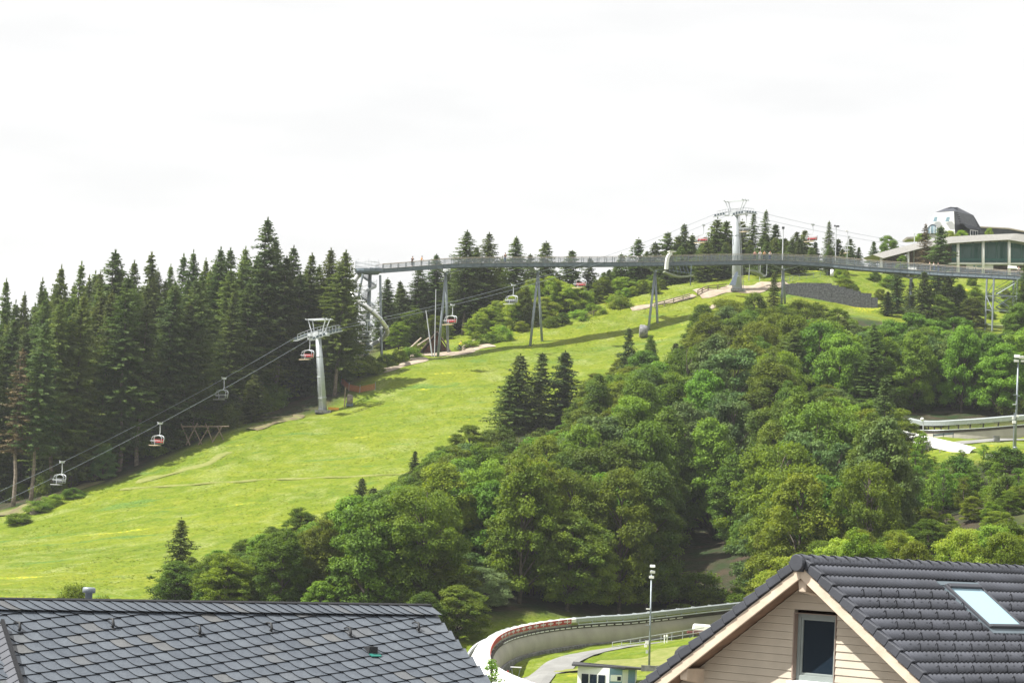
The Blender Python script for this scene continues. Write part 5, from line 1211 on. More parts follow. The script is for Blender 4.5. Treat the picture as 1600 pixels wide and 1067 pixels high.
def verge_u(s_): return s_ * vdir.dot(ru) / vdir.dot(sdn)
V_, F_, MI, TN = [], [], [], []
TH = .018
def slate(ox, oy, A, B, kk, tone, Wd=1.97):
    # outline in local (x along A, y down B), rounded lower-left corner; lower-left lifted
    out = []; shp = [(Wd, -.12), (Wd, 1.0)]
    nseg = 9
    for j in range(nseg + 1):
        q = 1 - j / nseg; shp.append((.95 * q, 1 - (1 - q) ** 2.0))
    shp.append((0.0, -.12))
    o = len(V_)
    for lay in (0, 1):
        for (x, y) in shp:
            u = ox + A.x * x + B.x * y; s_ = oy + A.y * x + B.y * y
            h = kk + .012 - .015 * x + .030 * y + (TH if lay else 0)
            V_.append(tuple(SL(u, s_, h)))
    n = len(shp); F_.append(tuple(range(o + n, o + 2 * n))[::-1]); MI.append(0); TN.append(tone)
    for j in range(n):
        k2 = (j + 1) % n; F_.append((o + j, o + k2, o + n + k2, o + n + j)[::-1]); MI.append(1); TN.append(0)  # side faces near-black: dark edges plus painted gap shadow between slates
rr = random.Random(3)
TOPR = us(300, 958)[1] - us(300, 942)[1]; TOPR = max(.12, TOPR)
for jb in range(-60, 80):
    for ia in range(-80, 90):
        ox = c0[0] + av.x * ia + bv_.x * jb; oy = c0[1] + av.y * ia + bv_.y * jb
        cx, cy = ox + av.x * .5 + bv_.x * .6, oy + av.y * .5 + bv_.y * .6
        if cy < TOPR * .72 or cy > 3.9 or cx < UL - .3: continue
        if ox + av.x * 1.0 + bv_.x * .5 > verge_u(cy) + .03: continue
        slate(ox, oy, av, bv_, 0, rr.random() * .8, 1.97 if ox + av.x * 2.0 + bv_.x * .5 < verge_u(cy) else max(1.05, (verge_u(cy) + .03 - ox) / av.x))
# eave-like ridge course
u = UL; kx = 0; Aw = Vector((.205, 0)); Bw = Vector((.05, TOPR * 1.02))
while u < verge_u(.1) - .2:
    slate(u, .0, Aw, Bw, .035, rr.random() * .8, min(1.97, (verge_u(TOPR) - u) / Aw.x)); u += Aw.x
me = bpy.data.meshes.new('slates'); me.from_pydata(V_, [], F_); me.materials.append(M['slate']); me.materials.append(M['edge_and_shadow']); me.polygons.foreach_set('material_index', MI)
at_ = me.attributes.new('tone', 'FLOAT', 'FACE'); at_.data.foreach_set('value', TN); me.update()
so = bpy.data.objects.new('slates', me); COL.objects.link(so); so.parent = shouse; so.matrix_parent_inverse = parent_inv(shouse)
m = MB(); S3 = 4.2
m.hexa([SL(UL - 1, 0, -.25), SL(0, 0, -.25), SL(verge_u(S3) - .02, S3, -.25), SL(UL - 1, S3, -.25), SL(UL - 1, 0, -.005), SL(-.03, 0, -.005), SL(verge_u(S3) - .05, S3, -.005), SL(UL - 1, S3, -.005)]); m.build('roof_deck', M['edge_and_shadow'], shouse)
m = MB(); m.hexa([SL(UL - 1, -.05, -.02), SL(.0, -.05, -.02), SL(.0, .03, .05), SL(UL - 1, .03, .05), SL(UL - 1, -.05, .06), SL(.0, -.05, .06), SL(.0, .02, .075), SL(UL - 1, .02, .075)]); m.build('ridge_cap', M['edge_and_shadow'], shouse)
m = MB(); bk_ = -dn * math.cos(SP_) - UPV * math.sin(SP_); q = [kL, kR, kR + bk_ * 4.2, kL + bk_ * 4.2]; m.hexa([x - UPV * .2 for x in q] + [x - UPV * .02 for x in q]); m.build('rear_roof_slope', M['slate_far'] if 'slate_far' in M else M['slate_roof_far'], shouse)
m = MB(); 
e0 = SL(UL - .5, 3.4, -.3); e1 = SL(verge_u(3.4) - .9, 3.4, -.3); b0 = kL + bk_ * 3.4; b1 = kR + bk_ * 3.4 - hz * .8
for (x, y) in ((e0, e1), (b0, b1), (e1, b1), (e0, b0)):
    dx = (y - x); dx.z = 0; nrm = Vector((dx.y, -dx.x, 0)).normalized() * .12
    m.hexa([Vector((x.x, x.y, -9)) - nrm, Vector((y.x, y.y, -9)) - nrm, Vector((y.x, y.y, -9)) + nrm, Vector((x.x, x.y, -9)) + nrm, x - nrm, y - nrm, y + nrm, x + nrm])
gt = kR - hz * .8 - UPV * .3; m.add([e1, b1, gt, e1 + hz * .02, b1 + hz * .02, gt + hz * .02], [(0, 1, 2), (3, 5, 4)])
m.build('wall', M['white_dull'], shouse)
for (px, py) in ((26, 983), (172, 978), (308, 989), (420, 985), (544, 993), (651, 985)):
    u, s_ = us(px, py); m = MB(); m.tube([SL(u, s_ + .04, .03), SL(u + .01, s_ + .02, .08), SL(u + .015, s_ - .05, .13), SL(u, s_ - .13, .09), SL(u - .005, s_ - .19, .03)], [.022, .024, .020, .014, .010], 8); m.box(SL(u, s_ + .05, .035), (.05, .1, .012), (ru, sdn, snr)); m.build('snow_hook', M['black'], shouse, True)
u, s_ = us(580, 1020); m = MB(); m.hexa([SL(u - .09, s_ + .06, .02), SL(u + .09, s_ + .06, .02), SL(u + .10, s_ - .16, .03), SL(u - .10, s_ - .16, .03), SL(u - .08, s_ + .0, .14), SL(u + .08, s_ + .0, .14), SL(u + .10, s_ - .14, .05), SL(u - .10, s_ - .14, .05)]); m.build('vent_hood', M['black'], shouse)
M['copper_green'] = mat('green_patina', (.02, .16, .13), .6); m = MB(); m.hexa([SL(u - .10, s_ + .07, .04), SL(u + .12, s_ + .07, .04), SL(u + .12, s_ + .14, .04), SL(u - .08, s_ + .14, .04), SL(u - .10, s_ + .07, .052), SL(u + .12, s_ + .07, .052), SL(u + .12, s_ + .14, .052), SL(u - .08, s_ + .14, .052)]); m.build('vent_flashing', M['copper_green'], shouse)
# vent pipe behind the ridge
vp = P(138, 940, d0 + 1.6); m = MB(); m.lathe(vp, [(.06, -.8), (.06, .14), (.105, .15), (.105, .22), (.09, .235), (0, .235)], 18); o = m.build('vent_pipe', M['steel'], shouse, True)
# dark cross gable at far left
q0 = plane_hit(1, 984, kR, snr); q1 = plane_hit(27, 1067, kR, snr); dv = (q1 - q0); q1 = q0 + dv * 1.6; tw = -hz * 3 - dn * .2 - UPV * 1.8
V_, F_ = [], []
m = MB(); m.hexa([q0 + snr * .0, q1 + snr * .0, q1 + tw, q0 + tw, q0 + snr * .12, q1 + snr * .12, q1 + tw + snr * .12, q0 + tw + snr * .12])
for k in range(14):
    f0 = k / 14; a = q0.lerp(q1, f0) + snr * (.125); b_ = a + tw; m.bar(a, b_, .012, .012, up=snr)
m.build('cross_gable_roof', M['slate_roof_far'], shouse)
m = MB(); m.bar(q0 - dv * .05 + snr * .13, q1 + snr * .13, .05, .06, up=snr); m.build('cross_gable_verge', M['edge_and_shadow'], shouse)
# ------------------------------------------------------------------ lower bob track bend
M['cover_white'] = mat('white_track_roof', (.80, .80, .77), .5, var=.03, scale=.5)
M['rail_roof'] = mat('silver_track_roof', (.42, .46, .47), .4, .3, var=.08)
M['rim'] = mat('dark_brown_rim', (.045, .035, .035), .7, var=.2)
def smooth(pts, n=6):
    out = []; k = len(pts)
    for i in range(k - 1):
        p0, p1, p2, p3 = pts[max(i - 1, 0)], pts[i], pts[i + 1], pts[min(i + 2, k - 1)]
        for j in range(n):
            u = j / n; out.append(.5 * ((2 * p1) + (p2 - p0) * u + (2 * p0 - 5 * p1 + 4 * p2 - p3) * u * u + (3 * p1 - p0 - 3 * p2 + p3) * u ** 3))
    out.append(pts[-1]); return out
def normals(path, flip=1):
    r = []
    for i in range(len(path)):
        d = path[min(i + 1, len(path) - 1)] - path[max(i - 1, 0)]; d.z = 0; d.normalize(); r.append(Vector((d.y, -d.x, 0)) * flip)
    return r
key = [(1260,973,290),(1120,990,284),(1000,1005,274),(950,1009,270),(900,1014,265),(850,1022,257.5),(812,1032,249.5),(792,1042,242.5),(781,1053,237.5),(775,1068,232.5),(777,1085,227),(790,1099,221.5),(814,1113,216),(850,1128,210),(910,1150,202),(1010,1190,192)]
kp = [P(*k) for k in key]
tp = smooth(kp, 7); no = normals(tp, 1)
if (no[0].y < 0): no = [-v for v in no]           # outward = away from the viewer on the far leg
track = thing('bob_track_bend', 'beige concrete bobsleigh track bend with white roof and red banner, below the wood', 'bobsleigh track', tp[30])
m = MB(); m.sweep(tp, [(-.1, -1.2), (-.1, .35), (.1, .42)], no); m.build('footing', M['concrete_rough'], track)
m = MB(); m.sweep(tp, [(.1, .42), (.02, .8), (.10, 1.3), (.28, 1.75), (.5, 2.05)], no); m.build('banked_wall', M['concrete'], track, True)
m = MB(); m.sweep(tp, [(.5, 2.05), (.44, 2.07), (.44, 2.38), (.6, 2.40), (1.2, 1.6), (1.4, -1.2)], no); m.build('rim_beam', M['rim'], track)
def lenpath(path):
    L_ = [0]
    for a, b_ in zip(path[:-1], path[1:]): L_.append(L_[-1] + (b_ - a).length)
    return L_
TL = lenpath(tp)
def at_len(path, nv, TLn, s_):
    i = int(np.searchsorted(TLn, s_)) - 1; i = max(0, min(len(path) - 2, i)); u = (s_ - TLn[i]) / max(1e-6, TLn[i + 1] - TLn[i]); return path[i].lerp(path[i + 1], u), nv[i].lerp(nv[i + 1], u).normalized(), (path[i + 1] - path[i]).normalized()
def len_at_px(path, TLn, px, near=False):
    for i in range(len(path) - 1):
        a, b_ = proj(path[i])[0], proj(path[i + 1])[0]
        if (a - px) * (b_ - px) <= 0: return TLn[i] + (TLn[i + 1] - TLn[i]) * (px - a) / (b_ - a)
m = MB(); s0 = len_at_px(tp, TL, 1070); s1 = len_at_px(tp, TL, 792); k = 0; s_ = s0
while s_ < s1:
    p, nv, d = at_len(tp, no, TL, s_); p2, nv2, d2 = at_len(tp, no, TL, min(s_ + 1.0, s1)); m.hexa([p + nv * .40 + UPV * 2.15, p2 + nv2 * .40 + UPV * 2.15, p2 + nv2 * .435 + UPV * 2.15, p + nv * .435 + UPV * 2.15, p + nv * .40 + UPV * 2.25, p2 + nv2 * .40 + UPV * 2.25, p2 + nv2 * .435 + UPV * 2.25, p + nv * .435 + UPV * 2.25]); s_ += 1.35
m.build('light_slots', M['white_dull'], track)
# roof: a convex white shell leaning outward from the inner edge
m = MB(); m.sweep(tp, [(.72, 2.62), (.66, 2.72), (.66, 3.02), (.8, 3.12), (1.2, 3.1), (1.7, 2.9), (2.2, 2.5), (2.4, 2.1), (2.35, 2.0), (2.1, 2.35), (1.6, 2.7), (1.1, 2.85), (.85, 2.8)], no, closed=True)
m.build('track_roof', M['cover_white'], track, False)
m = MB(); sq = len_at_px(tp, TL, 900); i1 = int(np.searchsorted(TL, sq)); m.sweep(tp[:i1], [(.64, 2.68), (.64, 3.04), (.78, 3.16), (.84, 3.13)], no[:i1]); m.sweep(tp[:i1], [(.40, 2.40), (.36, 2.46), (.40, 2.52)], no[:i1]); m.build('silver_edge', M['rail_roof'], track)
s_ = 2
while s_ < TL[-1] - 1:
    m = MB(); p, nv, d = at_len(tp, no, TL, s_); m.bar(p + nv * .55 + UPV * 2.3, p + nv * .8 + UPV * 2.8, .12); m.bar(p + nv * .8 + UPV * 3.125, p + nv * 1.35 + UPV * 3.14, .05, .04); m.bar(p + nv * 1.35 + UPV * 3.14, p + nv * 1.7 + UPV * 2.92, .05, .04); m.bar(p + nv * 1.7 + UPV * 2.92, p + nv * 2.35 + UPV * 2.27, .05, .04); s_ += 2.6
    m.build('roof_bracket', M['rail_roof'], track)
# outer service walkway parapet
m = MB(); a_i = int(np.searchsorted(TL, len_at_px(tp, TL, 840))); m.sweep(tp[a_i:], [(2.7, 1.2), (2.7, 2.2), (2.85, 2.2), (2.85, 1.2)], no[a_i:], closed=True); m.build('outer_parapet', M['steel_light'], track)
# red banner with white lettering
bn0 = len_at_px(tp, TL, 899); 
i_tip = min(range(len(tp)), key=lambda i: proj(tp[i])[0]); bn1 = TL[i_tip] + 1.5
path = []; nvs = []; s_ = bn0
while s_ < bn1: p, nv, d = at_len(tp, no, TL, s_); path.append(p); nvs.append(nv); s_ += .4
m = MB(); m.sweep(path, [(.60, 2.60), (.60, 3.08), (.63, 3.08), (.63, 2.60)], nvs, closed=True); ban = m.build('banner', M['banner'], track)
m = MB(); m.sweep(path, [(.655, 2.40), (.655, 2.6), (.70, 2.6), (.70, 2.4)], nvs, closed=True); m.build('banner_backing', M['concrete'], track)
def text_mesh(body, size, depth=.004):
    cu = bpy.data.curves.new('t', 'FONT'); cu.body = body; cu.size = size; cu.extrude = depth; cu.align_x = 'CENTER'; cu.align_y = 'CENTER'; cu.offset = .012 * size
    o = bpy.data.objects.new('t', cu); COL.objects.link(o); dg = bpy.context.evaluated_depsgraph_get(); dg.update(); me = bpy.data.meshes.new_from_object(o.evaluated_get(dg)); bpy.data.objects.remove(o); return me
M['lettering'] = mat('white_lettering', (.8, .8, .8), .6)
tm = text_mesh('VIESMANN'.replace('VIES', 'VIESS'), .30); tm.materials.clear(); tm.materials.append(M['lettering'])
vs = [v.co.copy() for v in tm.vertices]; xs = [v.x for v in vs]; tw_ = max(xs) - min(xs)
s_ = bn0 + 1.0; k = 0
while s_ + .9 < bn1 and k < 12:
    V2 = []; hs = 1.0
    for v in vs:
        ss = s_ - (-v.x) * (1.45 / tw_) * 1.0; p, nv, d = at_len(tp, no, TL, ss); V2.append(p + nv * (.585 - v.z) + UPV * (2.84 + v.y * .85))
    me2 = tm.copy(); 
    for i, v in enumerate(V2): me2.vertices[i].co = v
    me2.update(); o = bpy.data.objects.new('lettering', me2); COL.objects.link(o); o.parent = ban; o.matrix_parent_inverse = parent_inv(ban)
    em = MB(); q0_, nv, d = at_len(tp, no, TL, s_); 
    for sg in (-1, 1): em.add([q0_ + nv * .575 + UPV * 2.84, q0_ + nv * .575 + d * .13 + UPV * (2.84 + sg * .2), q0_ + nv * .575 - d * .13 + UPV * (2.84 + sg * .2)], [(0, 1, 2)])
    eo = em.build('emblem', M['lettering'], ban)
    k += 1; s_ += 2.05
# mid rail fence inside, trolley, sign post
fp = [P(*q) for q in ((957,1003,262),(1000,996,266),(1050,988,270),(1100,980,276))]
fen = thing('service_fence', 'low grey rail fence inside the lower track bend, above the road', 'fence', fp[0]); m = MB()
for a, b_ in zip(fp[:-1], fp[1:]):
    for dz in (0, -.45): m.bar(a + UPV * dz, b_ + UPV * dz, .07)
    for u in (0, .33, .66): q = a.lerp(b_, u); m.bar(q, Vector((q.x, q.y, ground(q.x, q.y) - .2)), .07)
m.build('rails', M['steel_light'], fen)
for i, (px, py) in enumerate(((1038, 1002), (1042, 1001))):
    g = P(px, py + 3, 256); g.z = ground(g.x, g.y); m = MB(); m.tube([g, g + UPV * .8], .05, 6); m.tube([g + UPV * .6, g + UPV * .82], .09, 8); o = m.build('marker_post', M['white'], None); tag(o, ('left' if i == 0 else 'right') + ' one of the two short white posts on the grass bank by the track', 'post', 'short white posts')
g = P(1106, 988, 277); tr_ = thing('covered_sled_cart', 'white covered sled on a dark red platform beside the lower track', 'sled cart', g)
m = MB(); m.hexa([g + Vector(v) for v in ((-1.7, -.6, .1), (2.4, -.6, .1), (2.4, .6, .1), (-1.7, .6, .1), (-1.6, -.5, .9), (1.9, -.5, .8), (1.9, .5, .8), (-1.6, .5, .9))]); o = m.build('cover', M['cover_white'], tr_); o.modifiers.new('b', 'BEVEL').width = .15
m = MB(); m.box(g + Vector((.4, 0, -.05)), (5.2, 1.6, .25)); m.build('platform', mat('dark_red_boards', (.14, .03, .03), .7), tr_); 
m = MB()
for dx in (-1.9, -.4, 1.2, 2.8):
    m.bar(g + Vector((dx, -.6, -.2)), g + Vector((dx, -.6, -1.4)), .12); m.bar(g + Vector((dx, .6, -.2)), g + Vector((dx, .6, -1.4)), .12)
m.build('legs', M['steel_dark'], tr_)
# red post and bench at left of the bend
g = P(794, 1042, 232); g.z = ground(g.x, g.y); m = MB(); m.tube([g - UPV * .3, g + UPV * 1.3], .07, 8); m.box(g + UPV * .2, (.35, .2, .35)); o = m.build('red_post', M['banner']); tag(o, 'short red post standing on the inside of the lower track bend', 'post')
g = P(806, 1048, 230); bn2 = thing('small_bench', 'small pale topped steel frame table inside the lower track bend', 'table', g); m = MB(); m.box(g + UPV * .35, (1.0, .5, .06)); m.build('top', M['white_dull'], bn2); m = MB()
for sx in (-.4, .4): m.bar(g + Vector((sx, 0, .33)), g + Vector((sx * .3, 0, -1.2)), .05)
m.build('legs', M['steel'], bn2)
# white and blue hut
hg = P(945, 1067, 224); hut = thing('track_hut', 'small white and blue flat roofed hut beside the track road', 'hut', Vector((hg.x, hg.y, ground(hg.x, hg.y))))
x0 = P(903, 1040, 222); x1 = P(953, 1041, 221); x2 = P(973, 1043, 221.5); x3 = P(993, 1044, 224); zt = x0.z + .0; zb = hg.z - 2.2
def wallseg(m, a, b_, z0, z1, th=.1): 
    d = (b_ - a); d.z = 0; n_ = Vector((d.y, -d.x, 0)).normalized() * th; m.hexa([Vector((a.x, a.y, z0)) + n_ * 0, Vector((b_.x, b_.y, z0)), Vector((b_.x, b_.y, z0)) - n_, Vector((a.x, a.y, z0)) - n_, Vector((a.x, a.y, z1)), Vector((b_.x, b_.y, z1)), Vector((b_.x, b_.y, z1)) - n_, Vector((a.x, a.y, z1)) - n_])
m = MB(); wallseg(m, x0, x1, zb, zt); wallseg(m, x2, x2.lerp(x3, .45), zb, zt - .1); bkp = x0 + Vector((.3, 3.2, 0)); wallseg(m, bkp, x0, zb, zt); wallseg(m, x3, x3 + Vector((.2, 1.4, 0)), zb, zt - .2); wallseg(m, x3 + Vector((.2, 1.4, 0)), bkp, zb, zt - .1); m.build('wall', M['white_dull'], hut)
m = MB(); wallseg(m, x1, x2, zb, zt - .02); wallseg(m, x2.lerp(x3, .45), x3, zb, zt - .15); m.build('blue_panel', M['blue_paint'], hut)
m = MB(); ov = .5; m.hexa([x0 + Vector((-.55, -.5, .02)), x2 + Vector((.2, -.5, -.06)), x3 + Vector((.45, -.2, -.1)), x0 + Vector((-.3, 3.6, .05)), x0 + Vector((-.55, -.5, .16)), x2 + Vector((.2, -.5, .10)), x3 + Vector((.45, -.2, .06)), x0 + Vector((-.3, 3.6, .2))]); m.hexa([x3 + Vector((.45, -.2, -.1)), x3 + Vector((.6, 1.8, -.1)), x0 + Vector((-.3, 3.6, .05)), x0 + Vector((1, 2, .05)), x3 + Vector((.45, -.2, .06)), x3 + Vector((.6, 1.8, .06)), x0 + Vector((-.3, 3.6, .2)), x0 + Vector((1, 2, .2))]); m.build('roof', M['dark_trim'], hut)
for i in range(3):
    a = x0.lerp(x1, .13 + i * .26); b_ = x0.lerp(x1, .13 + i * .26 + .21); m = MB(); off = Vector((0, -.05, 0)); wallseg(m, a + off, b_ + off, zt - 1.75, zt - .62, .05); m.build('window', M['win_glass'], hut)
a = x1.lerp(x2, .1); b_ = x1.lerp(x2, .95); m = MB(); wallseg(m, a + Vector((0, -.04, 0)), b_ + Vector((0, -.04, 0)), zt - 1.1, zt - .55, .04); m.build('shutter', M['white'], hut); m = MB(); wallseg(m, x1.lerp(x2, .62) + Vector((0, -.07, 0)), x1.lerp(x2, .9) + Vector((0, -.07, 0)), zt - 1.03, zt - .68, .03); m.build('window', M['win_glass'], hut)
g = P(1076, 1022, 236); m = MB(); m.lathe(g - UPV * .3, [(1.35, -.9), (1.35, .1), (1.25, .55), (.9, .95), (.45, 1.15), (0, 1.2)], 20); o = m.build('dark_mound', M['black'], None, True); tag(o, 'dark rounded object on the grass just behind the left roof edge of the timber house', 'covered heap')
g = P(1030, 1062, 236); m = MB(); m.box(Vector((g.x, g.y, ground(g.x, g.y) + .1)), (3.4, .3, .7)); o = m.build('low_wall', M['concrete_rough']); tag(o, 'low dark grey wall at the foot of the floodlight mast', 'wall')

# ------------------------------------------------------------------ masts
def mast(px0, py0, px1, py1, Y, lab, heads, boxes, r=.11):
    b_ = P(px0, py0, Y); b_.z = min(b_.z, ground(b_.x, b_.y) + .3); tp_2 = P(px1, py1, Y)
    t = thing('floodlight_mast', lab, 'floodlight mast', b_, 'floodlight masts at the tracks'); m = MB(); m.tube([b_ - UPV * .4, tp_2], [r, r * .6], 12); m.box(b_ + UPV * .05, (.5, .5, .2)); m.build('pole', M['steel'], t, True)
    for (dx, dz, s_, tilt) in heads:
        m = MB(); c = tp_2 + Vector((dx, -.15, dz)); ax = (Vector((1, 0, 0)), Vector((0, math.cos(tilt), math.sin(tilt))), Vector((0, -math.sin(tilt), math.cos(tilt))))
        m.hexa([c + ax[0] * (x * s_) + ax[1] * (y * s_) + ax[2] * (z * s_) for x, y, z in ((-.42, -.3, -.22), (.42, -.3, -.22), (.28, .25, -.18), (-.28, .25, -.18), (-.42, -.3, .22), (.42, -.3, .22), (.28, .25, .18), (-.28, .25, .18))]); o = m.build('floodlight', M['steel_light'], t); o.modifiers.new('b', 'BEVEL').width = .04
        m = MB(); m.box(c - ax[1] * (.31 * s_), (.74 * s_, .03, .36 * s_), ax); m.build('lens', M['white'], o)
        m = MB(); m.bar(c, tp_2 + UPV * dz, .06); m.build('bracket', M['steel'], o)
    for (dz, dx, w_, h_, mm) in boxes:
        m = MB(); c = b_.lerp(tp_2, dz) + Vector((dx, -.12, 0)); m.box(c, (w_, .22, h_)); m.bar(c, b_.lerp(tp_2, dz), .05); m.build('mounted_box', mm, t)
    return t
mast(1014, 1056, 1018, 897, 240, 'tall grey floodlight mast with three lamp heads standing by the lower track', [(.05, .75, .62, -.2), (.08, .25, .6, .15), (0, -.25, .6, .0)], [(.33, -.28, .3, .35, M['white']), (.30, -.38, .25, .3, M['white']), (.24, -.25, .2, .3, M['steel_light']), (.66, -.25, .35, .12, M['white']), (.5, -.2, .4, .05, M['steel'])])
mast(1586, 700, 1591, 564, 327, 'tall grey floodlight mast at the right picture edge by the upper track', [(-.25, .55, .95, -.1), (.35, .5, .85, .2), (-.3, .0, .8, .1), (.5, .0, .6, 0)], [(.37, .15, .3, .3, M['white']), (.345, -.35, .35, .4, M['white']), (.50, -.3, .4, .15, M['steel_light']), (.61, -.3, .45, .08, M['steel']), (.60, .2, .3, .1, M['steel'])], .16)
b_ = P(1583, 702, 322); tp_2 = P(1585, 645, 322); t = thing('camera_pole', 'thin short pole with a white box left of the right edge floodlight mast', 'pole', b_); m = MB(); m.tube([b_ - UPV * .5, tp_2], .06, 8); m.build('pole', M['steel'], t); m = MB(); m.box(b_.lerp(tp_2, .75), (.4, .3, .35)); m.build('box', M['white'], t)
b_ = P(1443, 690, 352); tp_2 = P(1442.5, 654, 352); t = thing('camera_pole', 'slim pole with white camera dome at the left end of the upper track', 'pole', b_); m = MB(); m.tube([b_ - UPV * 1, tp_2], .07, 8); m.build('pole', M['steel_light'], t); m = MB(); m.lathe(tp_2 + Vector((-.15, -.1, -.1)), [(0, -.25), (.2, -.15), (.26, .05), (.16, .22), (0, .25)], 12); m.build('camera', M['white'], t, True)

# ------------------------------------------------------------------ upper track
kp2 = [P(*q) for q in ((1640,680,362),(1600,682,360),(1540,687,357),(1490,690,356),(1455,691,357),(1430,690,360),(1412,686,366))]
tp2 = smooth(kp2, 5); no2 = normals(tp2, 1)
if no2[0].y < 0: no2 = [-v for v in no2]
ut = thing('upper_bob_track', 'upper straight of the bobsleigh track with grey roof strip below the dark trees', 'bobsleigh track', tp2[8])
m = MB(); m.sweep(tp2, [(-.1, -2), (-.1, .3), (.05, .8), (.2, 1.3)], no2); m.build('banked_wall', M['concrete'], ut)
m = MB(); m.sweep(tp2, [(.14, 1.3), (.14, 1.62), (.3, 1.65), (1.2, 1.2), (1.4, -2)], no2); m.build('rim_beam', M['rim'], ut)
m = MB(); m.sweep(tp2, [(.1, 1.62), (.06, 1.68), (.1, 1.74), (.3, 1.74), (.3, 1.64)], no2); m.build('rim_rail', M['rail_roof'], ut)
m = MB(); m.sweep(tp2, [(.5, 2.35), (.45, 2.95), (.9, 3.1), (2.6, 2.3), (2.6, 2.2), (.9, 2.9), (.6, 2.4)], no2, closed=True); m.build('track_roof', M['rail_roof'], ut)
for i in range(2, len(tp2) - 1, 2): m = MB(); m.bar(tp2[i] + no2[i] * .9 + UPV * 1.3, tp2[i] + no2[i] * .6 + UPV * 2.5, .16); m.bar(tp2[i] + no2[i] * .7 + UPV * 2.35, tp2[i] + no2[i] * 1.7 + UPV * 2.3, .12); m.build('roof_post', M['rim'], ut)
# white canvas roofed track leg
wl = [P(*q) for q in ((1402,681,350),(1425,687,344),(1455,694,338),(1490,702,332),(1520,710,327))]; wl = smooth(wl, 4); wn2 = normals(wl, 1)
if wn2[0].y < 0: wn2 = [-v for v in wn2]
wt = thing('covered_track_leg', 'sloping track section under a bright white sheet roof left of the upper straight', 'covered track', wl[8])
m = MB(); m.sweep(wl, [(-.65, -.3), (-.58, .1), (-.3, .5), (.1, .8), (.45, .88), (.5, .82), (.1, .73), (-.25, .43), (-.5, .05), (-.58, -.3)], wn2, closed=True); m.build('white_roof', M['cover_white'], wt, False)
m = MB()
for i in range(1, len(wl), 2): m.bar(wl[i] - wn2[i] * 1.2 - UPV * .3, Vector((wl[i].x, wl[i].y, ground(wl[i].x, wl[i].y) - .5)) - wn2[i] * 1.2, .14)
m.build('post', M['wood_rail'], wt)
m = MB(); m.sweep([p - UPV * 1.6 for p in wl[:13]], [(-1.0, -.4), (-.75, .0), (-.65, -.05), (-.9, -.5)], wn2[:13], closed=True); m.build('lower_white_skirt', M['cover_white'], wt)
fn = thing('dark_rail_fence', 'short dark rail fence below the upper track wall', 'fence', P(1462, 684, 350)); m = MB()
for (a, b_) in (((1458,680,351),(1490,677,351)),((1490,692,340),(1508,692,340)),((1534,697,336),(1560,700,333)),((1560,700,333),(1600,706,328))):
    A_, B_ = P(*a), P(*b_); m = MB(); m.bar(A_, B_, .1, .28); 
    for u in (0.02, .5, .98): q = A_.lerp(B_, u); m.bar(q + UPV * .2, Vector((q.x, q.y, ground(q.x, q.y) - .2)), .1)
    m.build('rail', M['steel_dark'], fn)
g = P(1557, 689, 338); m = MB(); m.box(Vector((g.x, g.y, ground(g.x, g.y) + .35)), (.75, .6, .7)); m.box(Vector((g.x, g.y, ground(g.x, g.y) + .74)), (.9, .75, .1)); o = m.build('utility_box', M['cover_grey']); tag(o, 'small grey concrete utility box on the grass by the upper track road', 'utility box')
g = P(1547, 716, 322); bx_ = thing('small_shelter', 'little white box with brown roof at the lower end of the white roofed track', 'shelter', g); m = MB(); m.box(g, (1.0, 1.0, 1.1)); m.build('wall', M['white'], bx_); m = MB(); m.box(g + Vector((.4, 0, .62)), (1.9, 1.3, .12)); m.build('roof', M['dark_trim'], bx_)

# ------------------------------------------------------------------ canopy building on the hill
bd = thing('canopy_building', 'modern hilltop building with sweeping pale canopy roof, green glazing and white columns', 'building', GP(1500, 512))
YB = 500
def prism(m, poly, Y0, Y1):          # polygon seen at Y0 extruded back to Y1
    f_ = [P(x, y, Y0) for x, y in poly]; dy = Vector((0, Y1 - Y0, 0)); n = len(f_); m.add(f_ + [p + dy for p in f_], [tuple(range(n)), tuple(range(2 * n - 1, n - 1, -1))] + [(i, n + i, n + (i + 1) % n, (i + 1) % n) for i in range(n)])
m = MB()
def canopy(topl, botl, Y0, dep):
    A_ = [P(x, y, Y0) for x, y in topl]; B_ = [P(x, y, Y0) for x, y in botl]; n = len(A_); dy = Vector((0, dep, .5)); o = len(m.v)
    for a, b_ in zip(A_, B_): m.v += [tuple(a + Vector((0, .5, 0))), tuple(b_), tuple(b_ + dy), tuple(a + dy + UPV * .4)]
    for i in range(n - 1):
        for j in range(4): m.f.append((o + i * 4 + j, o + i * 4 + (j + 1) % 4, o + (i + 1) * 4 + (j + 1) % 4, o + (i + 1) * 4 + j)); m.m.append(0)
    m.f.append((o, o + 1, o + 2, o + 3)); m.m.append(0)
canopy([(1364,397.5),(1400,387.5),(1450,375.5),(1487,369.3),(1530,366.8),(1588,364.5),(1640,370)], [(1380,403.5),(1405,397),(1441,387.5),(1487,380),(1530,377),(1576,374.6),(1640,385)], YB, 15)
m.build('canopy_roof', mat('pale_canopy_render', (.36, .35, .335), .8, var=.08), bd)
for px, y0, y1 in ((1418.5, 392, 425), (1496.8, 378.5, 428), (1536, 376, 431), (1576.7, 375, 431), (1377, 402, 432)):
    a, b_ = P(px, y0, YB + 1.2), P(px + .5, y1, YB + 1.2); b_.z = ground(b_.x, b_.y) - .5; m = MB(); m.tube([b_, a], .30, 14); m.build('column', M['white'], bd, True)
m = MB(); prism(m, [(1487,378),(1640,374),(1640,411),(1487,410)], YB + 5, YB + 5.3); m.build('glazing', M['green_glass'], bd)
m = MB()
for px in range(1492, 1640, 13): a, b_ = P(px, 377, YB + 4.9), P(px, 411, YB + 4.9); m.bar(a, b_, .09)
